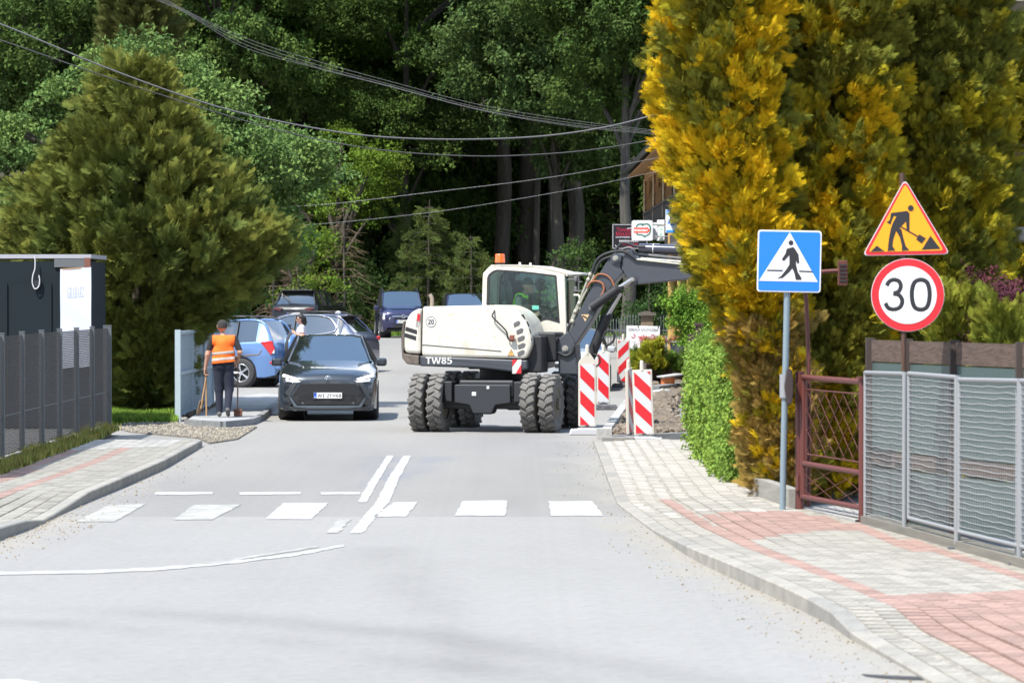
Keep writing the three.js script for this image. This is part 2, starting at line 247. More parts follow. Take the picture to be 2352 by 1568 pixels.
// kerb-parallel pavements of concrete blocks
const concreteTex = noiseTex(256, (u, v, r) => 205 + 44 * (r() - 0.5) + 30 * pn(u, v, 8, 12) + 20 * pn(u, v, 34, 13), { seed: 31 });
const concrete = (r, g, b) => new THREE.MeshStandardMaterial({ color: col(r, g, b), map: concreteTex, roughness: 0.9, bumpMap: grainBump, bumpScale: 0.002 });
function pavement(label, kerb, back, side, zone, order, tones, wide) {
  const cum = [0]; for (let i = 1; i < kerb.length; i++) cum.push(cum[i - 1] + Math.hypot(kerb[i].x - kerb[i - 1].x, kerb[i].z - kerb[i - 1].z));
  const L = cum.at(-1), at = (u) => { let i = 0; while (i < kerb.length - 2 && u > cum[i + 1]) i++; const a = kerb[i], b = kerb[i + 1], t = (u - cum[i]) / (cum[i + 1] - cum[i]); return { x: lerp(a.x, b.x, t), z: lerp(a.z, b.z, t), h: lerp(a.h, b.h, clamp(t, 0, 1)), i, t }; };
  const dirs = (u) => { const a = at(Math.max(0, u - 0.6)), b = at(Math.min(L, u + 0.6)), l = Math.hypot(b.x - a.x, b.z - a.z), dx = (b.x - a.x) / l, dz = (b.z - a.z) / l; return { dx, dz, nx: side * dz, nz: -side * dx }; };
  const poly = [...kerb, ...[...back].reverse()];
  const root = thing('pavement', label, 'pavement'); root.userData.kind = 'structure'; delete root.userData.group;
  const base = new THREE.MeshStandardMaterial({ color: col(0.40, 0.37, 0.31), map: soilTex, roughness: 1 });
  const height = (u, v) => { const p = at(u); return lerp(p.h, 0.11, smooth(0.1, 1.2, v)); };
  // bed of sand under the blocks
  const us = range(0, L, 0.3), bp = [], bi = [];
  us.forEach((u) => { const p = at(u), d = dirs(u); let w = wide; for (let v = 0.1; v <= wide; v += 0.05) if (!inside(p.x + d.nx * v, p.z + d.nz * v, poly)) { w = v; break; } for (const v of [0.13, 0.4, w * 0.6, w + 0.05]) bp.push(p.x + d.nx * v, height(u, v) - 0.004, p.z + d.nz * v); });
  for (let i = 0; i + 1 < us.length; i++) for (let k = 0; k < 3; k++) { const a = i * 4 + k, b = a + 4; bi.push(...(side > 0 ? [a, b, a + 1, a + 1, b, b + 1] : [a, a + 1, b, a + 1, b + 1, b])); }
  const bg = new THREE.BufferGeometry(); bg.setAttribute('position', new THREE.Float32BufferAttribute(bp, 3)); bg.setAttribute('uv', new THREE.Float32BufferAttribute(bp.filter((_, i) => i % 3 !== 1), 2)); bg.setIndex(bi); bg.computeVertexNormals();
  put('bed', bg, base, root);
  // kerb stones, one metre each
  const kerbMats = [concrete(0.30, 0.285, 0.25), concrete(0.27, 0.26, 0.235), concrete(0.33, 0.31, 0.27)], rk = rng(91 + side);
  for (let u = 0; u + 0.5 < L; u += 1) {
    const a = at(u + 0.004), b = at(Math.min(L, u + 0.996)), da = dirs(u), db = dirs(Math.min(L, u + 1)), w = 0.13, p = [];
    for (const [q, d] of [[a, da], [b, db]]) for (const [v, y] of [[0, -0.1], [0, q.h - 0.012], [0.012, q.h], [w, q.h + 0.002], [w, -0.1]]) p.push([q.x + d.nx * v, y, q.z + d.nz * v]);
    const pos = [], quad = (i, j, k, l) => { for (const n of side > 0 ? [i, k, j, i, l, k] : [i, j, k, i, k, l]) pos.push(...p[n]); };
    for (let k = 0; k < 4; k++) quad(k, k + 1, k + 6, k + 5);
    quad(0, 4, 2, 1); quad(4, 3, 2, 2); quad(5, 6, 7, 9); quad(9, 7, 8, 8);
    const g = new THREE.BufferGeometry(); g.setAttribute('position', new THREE.Float32BufferAttribute(pos, 3));
    const uv = []; for (let i = 0; i < pos.length; i += 3) uv.push(pos[i] + pos[i + 2], pos[i + 1] + pos[i]); g.setAttribute('uv', new THREE.Float32BufferAttribute(uv, 2)); g.computeVertexNormals();
    put('kerb_stone', g, kerbMats[Math.floor(rk() * 3)], root);
  }
  // blocks
  const blocks = [], r = rng(17 + side), W = 0.165, B = 0.20;
  for (let row = 0; row * W < wide; row++) for (let k = -1; k * B < L; k++) {
    const v = 0.14 + (row + 0.5) * W, u = (k + (row % 2) * 0.5) * B; if (u < 0.1 || u > L - 0.1) continue;
    const p = at(u), d = dirs(u), x = p.x + d.nx * v, z = p.z + d.nz * v; if (!inside(x, z, poly) || distPoly(x, z, back) < 0.06) continue;
    blocks.push({ x, z, y: height(u, v) - 0.03 + (r() - 0.5) * 0.003, a: Math.atan2(d.dx, d.dz) + (r() - 0.5) * 0.03, tilt: (r() - 0.5) * 0.014, c: zone(u, v, x, z, L, r), k: r(), px: Math.abs(x / z * FOCAL) < 1190 && z < -21.4 });
  }
  blocks.sort((a, b) => (b.px - a.px) || b.z - a.z);
  const geo = box(W - 0.005, 0.06, B - 0.005, 0, 0, 0);
  const mats = tones.map((t) => [0.86, 0.95, 1.04, 1.12].map((f) => concrete(t[0] * f, t[1] * f, t[2] * f)));
  blocks.slice(0, 300).forEach((b) => { const o = put('paver', geo, mats[b.c][Math.floor(b.k * 4)], root); o.position.set(b.x, b.y, b.z); o.rotation.set(b.tilt, b.a, 0); });
  const rest = blocks.slice(300), im = new THREE.InstancedMesh(geo, concrete(1, 1, 1), rest.length), m4 = new THREE.Matrix4(), q = new THREE.Quaternion(), e = new THREE.Euler();
  rest.forEach((b, i) => { e.set(b.tilt, b.a, 0); m4.compose(V(b.x, b.y, b.z), q.setFromEuler(e), V(1, 1, 1)); im.setMatrixAt(i, m4); const t = tones[b.c], f = 0.84 + 0.3 * b.k; im.setColorAt(i, col(t[0] * f, t[1] * f, t[2] * f)); });
  im.name = 'pavers'; im.castShadow = im.receiveShadow = true; im.userData.kind = 'stuff'; root.add(im);
  return root;
}
const tonesR = [[0.325, 0.305, 0.26], [0.34, 0.22, 0.18], [0.41, 0.385, 0.34]];
pavement('grey and pink block pavement along the fences, with a kerb', kerbR, backR, 1, (u, v, x, z, L, r) => {
  const white = z < -40.6 + 0.5 * fbm(x * 2, z, 5); if (white) return 2;
  if (z < -37.6 + v * 0.1) return v > 0.42 && v < 0.62 ? 1 : (r() < 0.35 ? 2 : 0);
  if (z < -32.4 - v * 1.35) return v > 0.42 ? 1 : 0;
  if (z > -26.6 - v * 0.5) return v > 0.42 ? 1 : 0;
  if (v > 0.42 && v < 0.6) return 1;
  return distPoly(x, z, backR) < 0.3 ? 1 : 0;
}, 0, tonesR, 6);
const tonesL = [[0.29, 0.275, 0.235], [0.32, 0.21, 0.175], [0.37, 0.355, 0.33]];
pavement('grey block pavement beside the dark mesh fence, with a thin pink line', kerbL, backL, -1, (u, v, x, z) => {
  if (z < -54 + 1.1 * v && v > 0.3) return 2;
  if (v > 0.78 && v < 0.97) return 1;
  return distPoly(x, z, backL) < 0.3 ? 1 : 0;
}, 0, tonesL, 5);

{ const o = marking('dark_streak', 'narrow black streak on the asphalt beside the dropped kerb', [[1978, 1549], [2040, 1552], [2150, 1556], [2146, 1562], [2050, 1560], [1990, 1554]], new THREE.MeshStandardMaterial({ color: col(0.03, 0.03, 0.032), roughness: 0.8 })); }  // thin flat sheet of near-black colour laid on the asphalt
// ---------------------------------------------------------------- plants
function rawGeo(pos, uv) { const g = new THREE.BufferGeometry(); g.setAttribute('position', new THREE.Float32BufferAttribute(pos, 3)); g.computeVertexNormals(); return g; }
// a leaf: folded pointed oval of four triangles
function leafTris(out, o, dir, side, up, L, W) {
  const p = (a, b, c) => [o.x + dir.x * a + side.x * b + up.x * c, o.y + dir.y * a + side.y * b + up.y * c, o.z + dir.z * a + side.z * b + up.z * c];
  const base = p(0, 0, 0), tip = p(L, 0, -0.12 * L), l = p(L * 0.42, W / 2, 0.10 * L), r = p(L * 0.42, -W / 2, 0.10 * L), mid = p(L * 0.45, 0, 0);
  out.push(...base, ...mid, ...l, ...l, ...mid, ...tip, ...base, ...r, ...mid, ...r, ...tip, ...mid);
}
function randDir(r) { const z = r() * 2 - 1, a = r() * 6.2832, s = Math.sqrt(1 - z * z); return V(s * Math.cos(a), z, s * Math.sin(a)); }
function leafClump(n, R, L, W, seed, flat = 0.6, droop = 0.35) {      // a few twigs full of leaves
  const r = rng(seed), out = [];
  const twigs = Array.from({ length: 7 }, () => { const d = randDir(r); d.y = d.y * flat + 0.05; return d.normalize(); });
  for (let i = 0; i < n; i++) {
    const t = twigs[i % twigs.length], s = Math.pow(r(), 0.6) * R, o = t.clone().multiplyScalar(s).add(randDir(r).multiplyScalar(R * 0.22)); o.y -= s * s / R * droop * 0.5;
    const d = t.clone().multiplyScalar(0.5).add(randDir(r)); d.y -= droop; d.normalize();
    const up0 = V(0, 1, 0).add(randDir(r).multiplyScalar(0.65)), side = d.clone().cross(up0).normalize(), up = side.clone().cross(d);
    const k = 0.7 + 0.6 * r(); leafTris(out, o, d, side, up, L * k, W * k);
  }
  return rawGeo(out);
}
// flat fan of scale-leaved twiglets, as on thuja and cypress
function fan(out, o, dir, nrm, size, r) {
  const side = dir.clone().cross(nrm).normalize(), n = 8;
  const quad = (p, d, w, l) => { const s = d.clone().cross(nrm).normalize().multiplyScalar(w / 2), m = p.clone().addScaledVector(d, l * 0.55), t = p.clone().addScaledVector(d, l); t.addScaledVector(nrm, (r() - 0.5) * l * 0.35);
    const a = p, b = m.clone().add(s), c = m.clone().sub(s); out.push(a.x, a.y, a.z, c.x, c.y, c.z, b.x, b.y, b.z, b.x, b.y, b.z, c.x, c.y, c.z, t.x, t.y, t.z); };
  quad(o, dir, size * 0.045, size * 1.1);
  for (let i = 1; i < n; i++) { const t = i / n, p = o.clone().addScaledVector(dir, size * t * 0.85); for (const s of [-1, 1]) { const d = dir.clone().addScaledVector(side, s * (0.85 - 0.25 * t)).normalize(); quad(p, d, size * 0.05, size * (0.5 - 0.32 * t) * (0.8 + 0.4 * r())); } }
}
function thujaClump(n, size, seed, spread = 0.55) {                    // tuft of fans growing along +y
  const r = rng(seed), out = [];
  for (let i = 0; i < n; i++) { const d = V(0, 1, 0).addScaledVector(randDir(r), spread).normalize(), nr = d.clone().cross(randDir(r)).normalize(); fan(out, V((r() - 0.5) * size * 0.5, (r() - 0.5) * size * 0.5, (r() - 0.5) * size * 0.5), d, nr, size * (0.7 + 0.5 * r()), r); }
  return rawGeo(out);
}
function needleSpray(size, seed) {                                    // drooping spruce branchlet along +y with side shoots
  const r = rng(seed), out = [];
  const shoot = (o, d, l) => { for (let i = 0; i < 16; i++) { const t = i / 16, p = o.clone().addScaledVector(d, l * t), nd = randDir(r).addScaledVector(d, 0.9).normalize(), w = randDir(r).cross(nd).normalize().multiplyScalar(0.006 + 0.004 * r()), e = p.clone().addScaledVector(nd, 0.05 + 0.03 * r());
    out.push(p.x - w.x, p.y - w.y, p.z - w.z, p.x + w.x, p.y + w.y, p.z + w.z, e.x, e.y, e.z); } };
  shoot(V(0, 0, 0), V(0, 1, 0), size);
  for (let i = 1; i < 6; i++) for (const s of [-1, 1]) shoot(V(0, size * i / 6.5, 0), V(s * 0.75, 0.6, (r() - 0.5) * 0.4).normalize(), size * (0.55 - 0.06 * i));
  return rawGeo(out);
}
const leafMat = (o = {}) => new THREE.MeshPhysicalMaterial({ color: col(1, 1, 1), roughness: 0.9, specularIntensity: 0.18, side: THREE.DoubleSide, transmission: o.t ?? 0.0, thickness: 0, ...(o.m ?? {}) });
const M_LEAF = leafMat({ t: 0.3 }), M_SCALE = leafMat(), M_BARK = new THREE.MeshStandardMaterial({ color: col(0.10, 0.085, 0.065), map: soilTex, roughness: 1 }), M_GREYBARK = new THREE.MeshStandardMaterial({ color: col(0.12, 0.112, 0.095), map: soilTex, roughness: 1 });
const CL = {
  leafA: [leafClump(46, 0.55, 0.17, 0.10, 1), leafClump(46, 0.55, 0.17, 0.10, 2)],
  leafB: [leafClump(50, 0.42, 0.12, 0.075, 3), leafClump(50, 0.42, 0.12, 0.075, 4)],
  leafSmall: [leafClump(60, 0.20, 0.05, 0.03, 5, 0.9, 0)],
  thuja: [thujaClump(8, 0.38, 6), thujaClump(8, 0.38, 7)],
  thujaFine: [thujaClump(8, 0.24, 8), thujaClump(8, 0.24, 9)],
  spruce: [needleSpray(0.5, 10)],
};
const UPV = V(0, 1, 0), _m = new THREE.Matrix4(), _q = new THREE.Quaternion(), _q2 = new THREE.Quaternion();
// scatter: list of { p, d (growth direction, or none), s, c }
function scatter(name, parent, geo, m, list) {
  const im = new THREE.InstancedMesh(geo, m, list.length), r = rng(list.length + 5);
  list.forEach((e, i) => {
    _q2.setFromAxisAngle(UPV, r() * 6.2832);
    if (e.d) _q.setFromUnitVectors(UPV, e.d).multiply(_q2); else _q.copy(_q2);
    im.setMatrixAt(i, _m.compose(e.p, _q, V(e.s, e.s, e.s))); im.setColorAt(i, e.c);
  });
  im.name = name; im.castShadow = im.receiveShadow = true; im.userData.kind = 'stuff'; parent.add(im); return im;
}
function crown(parent, geos, m, list, name = 'crown') { geos.forEach((g, i) => scatter(i ? name + '_' + String(i).padStart(3, '0') : name, parent, g, m, list.filter((_, k) => k % geos.length === i))); }
const tint = (c, k, r, v = 0.25) => { const f = k * (1 + (r() - 0.5) * 2 * v), h = (r() - 0.5) * 0.16; return col(c[0] * f * (1 + h), c[1] * f, c[2] * f * (1 - h)); };
function trunkGeo(h, r0, r1, lean = [0, 0], seed = 1) {
  const r = rng(seed), pts = [], n = 6; for (let i = 0; i <= n; i++) { const t = i / n; pts.push(V(lean[0] * t + (r() - 0.5) * r0 * (i ? 0.8 : 0), h * t - 0.1, lean[1] * t + (r() - 0.5) * r0 * (i ? 0.8 : 0))); }
  const c = new THREE.CatmullRomCurve3(pts), g = new THREE.TubeGeometry(c, 14, 1, 9, false), p = g.attributes.position;
  for (let i = 0; i < p.count; i++) { const ring = Math.floor(i / 10), t = ring / 14, ce = c.getPointAt(t), rad = lerp(r0, r1, t) * (t < 0.08 ? 1.35 - t * 4.4 : 1); p.setXYZ(i, ce.x + (p.getX(i) - ce.x) * rad, ce.y + (p.getY(i) - ce.y) * rad, ce.z + (p.getZ(i) - ce.z) * rad); }
  g.computeVertexNormals(); return g;
}
// a broad-leaved tree: boughs of leaf clumps round an ellipsoid crown
function leafTree(name, label, pos, o, group) {
  const t = thing(name, label, 'tree', pos, 0, group), r = rng(o.seed), { H, R, base } = o, lean = o.lean ?? [0, 0];
  const limbs = [trunkGeo(H * 0.82, o.tr ?? 0.22, 0.05, lean, o.seed)], list = [];
  const cy = (base + H) / 2, ry = (H - base) / 2, nb = o.boughs ?? 30, rz = o.Rz ?? R;
  for (let b = 0; b < nb; b++) {
    const d = randDir(r), e = 0.45 + 0.5 * Math.sqrt(r()), bx = lean[0] * 0.7 + d.x * R * e, by = cy + d.y * ry * e, bz = lean[1] * 0.7 + d.z * rz * e, br = (o.br ?? 1.1) * (0.65 + 0.7 * r());
    if (b % 2 === 0 && !o.bare) { const s = V(lean[0] * 0.6, Math.max(base * 0.8, by - 2.2 - r() * 1.5), lean[1] * 0.6); limbs.push(tube([s, V(lerp(s.x, bx, 0.5), lerp(s.y, by, 0.6), lerp(s.z, bz, 0.5)), V(bx, by, bz)], 0.05 + 0.03 * r(), 5, 6)); }
    const n = Math.round((o.dens ?? 26) * br * br);
    for (let i = 0; i < n; i++) { const q = randDir(r), f = 0.35 + 0.65 * Math.cbrt(r()); list.push({ p: V(bx + q.x * br * f * 1.15, by + q.y * br * f * 0.62 - 0.15 * br * Math.abs(q.x), bz + q.z * br * f * 1.15), d: null, s: (o.ls ?? 1) * (0.8 + 0.45 * r()), c: tint(o.c, 1, r) }); }
  }
  put('trunk', merge(limbs), o.bark ?? M_BARK, t);
  crown(t, o.geo ?? CL.leafA, M_LEAF, list);
  return t;
}
// an evergreen with a closed shape: env(h) gives centre and half-widths at height h (0..1)
function columnTree(name, label, pos, o, group) {
  const t = thing(name, label, o.cat ?? 'tree', pos, 0, group), r = rng(o.seed), list = [];
  const pl = o.pl ?? 0.55, per = 8;
  for (let i = 0; i < o.n / per; i++) {                                // plumes: each a run of tufts growing outwards
    const h = o.h0 + (1 - o.h0) * r(), a = r() * 6.2832, e = o.env(h, a), fill = i % 6 === 0, lump = 1 + 0.2 * fbm(Math.cos(a) * 2.2 + o.seed, h * o.H * (o.lf ?? 1.3), Math.sin(a) * 2.2, 3) + 0.16 * (r() - 0.5);
    const rr = Math.min(e.rx, e.rz), deep = Math.max(0.2, lump * (fill ? 0.55 + 0.25 * r() : 1) - pl * 0.85 / Math.max(rr, pl));
    const d = V(Math.cos(a) * 0.8, (o.rise ?? 0.75) + 0.5 * (r() - 0.5), Math.sin(a) * 0.8).addScaledVector(randDir(r), 0.3).normalize(), L = pl * (0.7 + 0.7 * r()), base = V(e.x + Math.cos(a) * e.rx * deep, h * o.H - L * 0.3, e.z + Math.sin(a) * e.rz * deep), hue = r();
    for (let k = 0; k < per; k++) {
      const t = k / (per - 1), j = (1 - 0.6 * t) * 0.24 * pl, p = base.clone().addScaledVector(d, L * t).add(V((r() - 0.5) * 2 * j, (r() - 0.5) * 2 * j, (r() - 0.5) * 2 * j));
      if (p.y < 0.02) continue;
      list.push({ p, d: d.clone().addScaledVector(randDir(r), 0.45).normalize(), s: (o.s ?? 1) * (1.05 - 0.4 * t) * (0.8 + 0.4 * r()), c: o.tone ? o.tone(p, r, a, h, hue) : tint(o.c, 0.8 + 0.4 * hue, r, 0.15) });
    }
  }
  put('trunk', o.trunk ?? trunkGeo(o.H * 0.9, o.tr ?? 0.12, 0.03, [0, 0], o.seed), M_BARK, t);
  crown(t, o.geo ?? CL.thuja, M_SCALE, list);
  return t;
}
function spruce(name, label, pos, o, group) {
  const t = thing(name, label, 'tree', pos, 0, group), r = rng(o.seed), list = [], twigs = [];
  const H = o.H;
  for (let h = o.h0 ?? 0.6; h < H - 0.2; h += 0.22 + 0.16 * r()) {
    const L = (H - h) * (o.taper ?? 0.34) * (0.75 + 0.5 * r()), n = 5;
    for (let k = 0; k < n; k++) {
      const a = r() * 6.2832, d = V(Math.cos(a), o.dead ? 0.05 : 0.12, Math.sin(a)), e = V(d.x * L, h + d.y * L - 0.28 * L, d.z * L), mid = V(d.x * L * 0.5, h + 0.02, d.z * L * 0.5);
      twigs.push(tube([V(0, h, 0), mid, e], o.dead ? 0.007 + 0.004 * r() : 0.012 + 0.006 * r(), 4, 5));
      const m = o.dead ? 0 : Math.ceil(L / 0.22);
      for (let i = 1; i <= m; i++) { const f = i / m, p = V(lerp(0, e.x, f), f < 0.5 ? lerp(h, mid.y, f * 2) : lerp(mid.y, e.y, f * 2 - 1), lerp(0, e.z, f)); for (let q = 0; q < 2; q++) list.push({ p, d: V(d.x, -0.35 + 0.3 * (r() - 0.5), d.z).addScaledVector(randDir(r), 0.55).normalize(), s: (0.6 + 0.5 * r()) * (o.s ?? 1), c: tint(o.c, f > 0.8 ? 1.3 : 0.9, r) }); }
      if (o.dead) for (let i = 0; i < 7; i++) { const f = 0.25 + 0.75 * r(), p = V(e.x * f, lerp(h, e.y, f), e.z * f); twigs.push(bar(p, p.clone().add(V((r() - 0.5) * 0.5 + d.x * 0.2, -0.22 * r(), (r() - 0.5) * 0.5 + d.z * 0.2)), 0.0035, 3)); }
    }
  }
  put('trunk', merge([trunkGeo(H, o.tr ?? 0.07, 0.012, [0, 0], o.seed)]), o.dead ? M_GREYBARK : M_BARK, t);
  put('branches', merge(twigs), o.dead ? new THREE.MeshStandardMaterial({ color: col(0.15, 0.11, 0.07), roughness: 1 }) : M_BARK, t);
  if (list.length) crown(t, CL.spruce, M_SCALE, list);
  return t;
}
function gy(px, z) { const x = (px - CX) / FOCAL * -z; return V(x, groundY(x, z), z); }

// --- the wood behind the car park
{
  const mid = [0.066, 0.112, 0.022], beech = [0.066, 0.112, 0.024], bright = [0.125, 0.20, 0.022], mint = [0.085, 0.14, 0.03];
  const W = 'broad-leaved trees of the wood';
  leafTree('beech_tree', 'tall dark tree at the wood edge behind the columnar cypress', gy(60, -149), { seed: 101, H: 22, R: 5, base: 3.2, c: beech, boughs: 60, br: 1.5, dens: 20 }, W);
  leafTree('beech_tree', 'light green tree rising beside the columnar cypress', gy(500, -147), { seed: 102, H: 20, R: 3.4, base: 4.4, c: mint, boughs: 46, br: 1.25 , dens: 22}, W);
  leafTree('beech_tree', 'bright green tall tree between cypress and the dark mid wood', gy(700, -155), { seed: 103, H: 23, R: 4.4, base: 6, c: [0.075, 0.14, 0.02], boughs: 56, br: 1.4, dens: 20 }, W);
  leafTree('young_maple', 'young lime green tree with open branches above the parked black car', gy(775, -146), { seed: 104, H: 8.2, R: 2.6, base: 3.0, c: bright, boughs: 22, br: 0.8, dens: 22, tr: 0.07, geo: CL.leafB }, W);
  leafTree('young_maple', 'slim lime green sapling between the dead spruces', gy(690, -141), { seed: 105, H: 4.6, R: 1.2, base: 1.1, c: bright, boughs: 12, br: 0.5, dens: 20, tr: 0.04, geo: CL.leafB }, W);
  leafTree('beech_tree', 'small-leaved green tree over the two young spruces', gy(930, -152), { seed: 106, H: 22, R: 4.2, base: 4.2, c: mid, boughs: 60, br: 1.2, dens: 22, geo: CL.leafB, ls: 1.15 }, W);
  leafTree('beech_tree', 'large light green tree with drooping boughs above the excavator', gy(1280, -145), { seed: 107, H: 21, R: 4.3, Rz: 3.4, base: 6.2, c: [0.08, 0.13, 0.035], boughs: 64, br: 1.3, dens: 24, tr: 0.3 }, W);
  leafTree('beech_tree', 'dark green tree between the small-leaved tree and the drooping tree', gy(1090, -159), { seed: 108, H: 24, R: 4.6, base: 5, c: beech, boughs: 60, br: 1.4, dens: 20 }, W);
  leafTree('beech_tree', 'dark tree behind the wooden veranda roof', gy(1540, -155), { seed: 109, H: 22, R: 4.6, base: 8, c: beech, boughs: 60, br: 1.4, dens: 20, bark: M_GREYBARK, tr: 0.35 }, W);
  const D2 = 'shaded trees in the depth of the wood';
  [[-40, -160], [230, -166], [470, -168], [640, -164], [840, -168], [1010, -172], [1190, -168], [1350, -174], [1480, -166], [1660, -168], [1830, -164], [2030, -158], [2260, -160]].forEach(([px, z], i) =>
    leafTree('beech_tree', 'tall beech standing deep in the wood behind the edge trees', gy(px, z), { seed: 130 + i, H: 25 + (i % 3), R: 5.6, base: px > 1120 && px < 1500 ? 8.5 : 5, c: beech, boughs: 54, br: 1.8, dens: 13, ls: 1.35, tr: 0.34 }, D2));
  // lower storey that closes the view at eye level
  const U = 'dark shrubs under the trees';
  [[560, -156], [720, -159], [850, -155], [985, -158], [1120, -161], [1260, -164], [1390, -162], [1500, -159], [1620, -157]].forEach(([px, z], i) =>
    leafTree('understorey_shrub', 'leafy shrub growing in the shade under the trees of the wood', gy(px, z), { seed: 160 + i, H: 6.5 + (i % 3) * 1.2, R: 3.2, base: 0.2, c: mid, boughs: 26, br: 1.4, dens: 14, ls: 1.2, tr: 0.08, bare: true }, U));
  [[1160, -154, 0.35], [1205, -157, 0.45], [1262, -156, 0.2], [1325, -152, 0.36], [1400, -158, 0.28], [1228, -149, 0.13]].forEach(([px, z, r0], i) => {
    const t = thing('tree_trunk', ['straight trunk above the orange beacon of the excavator', 'thickest straight trunk in the shade above the cab', 'slender trunk beside the thickest one above the cab', 'thick trunk over the front edge of the cab roof', 'trunk in the shade above the excavator boom hoses', 'thinnest pole-like trunk above the cab roof'][i], 'tree', gy(px, z), 0, 'bare trunks in the shade');
    put('trunk', trunkGeo(14, r0, r0 * 0.7, [(i % 3 - 1) * 0.3, 0], 50 + i), M_BARK, t);
  });
  leafTree('grey_beech', 'beech with a thick grey trunk beside the wooden veranda', gy(1441, -135), { seed: 111, H: 17, R: 3.0, base: 7.6, c: mid, boughs: 40, br: 1.2, dens: 22, bark: M_GREYBARK, tr: 0.27 }, W);
  const S = 'small spruces at the wood edge';
  spruce('young_spruce', 'bushy young spruce behind the blue van', gy(985, -143.5), { seed: 201, H: 5.3, c: [0.085, 0.11, 0.03], taper: 0.42 }, S);
  spruce('young_spruce', 'pointed young spruce beside the excavator cab', gy(1082, -142), { seed: 202, H: 3.9, c: [0.08, 0.105, 0.03], taper: 0.42 }, S);
  spruce('young_spruce', 'slim young spruce between the bushy spruce and the dead one', gy(940, -147), { seed: 203, H: 4.9, c: [0.07, 0.095, 0.028], taper: 0.3 }, S);
  spruce('dead_spruce', 'bare brown dead spruce beside the black car', gy(790, -143), { seed: 204, H: 5.2, dead: true, taper: 0.36, c: mid, tr: 0.06 }, S);
  spruce('dead_spruce', 'thin bare dead spruce above the dark blue estate car', gy(692, -145), { seed: 205, H: 5.0, dead: true, taper: 0.32, c: mid, tr: 0.05 }, S);
  spruce('dead_spruce', 'thin bare dead spruce next to the thuja and the blue car', gy(628, -139), { seed: 206, H: 4.2, dead: true, taper: 0.34, c: mid, tr: 0.05 }, S);
  leafTree('wood_edge_bush', 'dark bush behind the excavator boom', gy(1330, -130), { seed: 210, H: 3.6, R: 1.1, base: 0.4, c: [0.055, 0.10, 0.022], boughs: 12, br: 0.55, dens: 22, geo: CL.leafB, tr: 0.04, bare: true });
  leafTree('ivy_bush', 'green climbing bush behind the iron railing', gy(1492, -123), { seed: 211, H: 2.9, R: 0.75, base: 0.2, c: [0.04, 0.085, 0.022], boughs: 16, br: 0.5, dens: 26, geo: CL.leafB, ls: 0.8, tr: 0.05, bare: true });
  leafTree('wood_edge_bush', 'low green bush beside the dead spruces', gy(860, -145), { seed: 212, H: 2.6, R: 1.4, base: 0.2, c: [0.055, 0.10, 0.022], boughs: 14, br: 0.55, dens: 22, geo: CL.leafB, tr: 0.04, bare: true });
}
// --- gardens on the side of the dark fence
{
  const olive = (p, r, a, h) => tint(fbm(p.x * 1.4, p.y * 1.1, p.z) > -0.05 ? [0.145, 0.16, 0.032] : [0.10, 0.122, 0.027], 1, r, 0.3);
  const zA = -71;
  const sA = FOCAL / -zA, cxA = (310 - CX) / sA;
  columnTree('thuja', 'big olive green thuja with rounded top behind the dark shed', [cxA, 0, zA], { seed: 301, H: 6.45, h0: 0.05, n: 7000, s: 1.05, tone: olive, lf: 1.6, env: (h) => { const w = h < 0.5 ? lerp(0.75, 2.55, smooth(0.17, 0.46, h)) : 2.55 * Math.pow(Math.max(0, 1 - (h - 0.5) / 0.5), 0.7); return { x: 0.25 * (1 - h), z: 0, rx: w + 0.15, rz: w * 0.85 + 0.1 }; } });
  columnTree('cypress', 'tall dark columnar cypress rising behind the olive thuja', [(318 - CX) / FOCAL * 112, 0.3, -112], { seed: 302, H: 16, h0: 0.1, n: 6500, pl: 0.7, s: 1.0, c: [0.08, 0.09, 0.024], lf: 1.1, env: (h) => { const w = 1.66 * Math.pow(Math.max(0.02, 1 - Math.pow(h, 2.2)), 0.7); return { x: 0, z: 0, rx: w, rz: w }; } });
  leafTree('ash_leaved_maple', 'mint green leafy tree wrapping round the olive thuja', [(385 - CX) / FOCAL * 75.5, 0, -75.5], { seed: 303, H: 7.3, R: 3.5, Rz: 1.9, base: 1.9, c: [0.13, 0.205, 0.055], boughs: 84, br: 0.62, dens: 52, geo: CL.leafB, ls: 0.85, tr: 0.12 });
  columnTree('garden_shrub', 'dark ivy-like shrub under the thuja by the grass', [(300 - CX) / FOCAL * 72.5, 0, -72.5], { seed: 304, H: 1.3, h0: 0.05, n: 500, s: 0.8, cat: 'shrub', pl: 0.25, c: [0.07, 0.14, 0.03], geo: CL.leafSmall, tr: 0.03, rise: 0.2, env: (h) => ({ x: 0, z: 0, rx: 0.7 * (1 - 0.5 * h), rz: 0.5 }) });
}
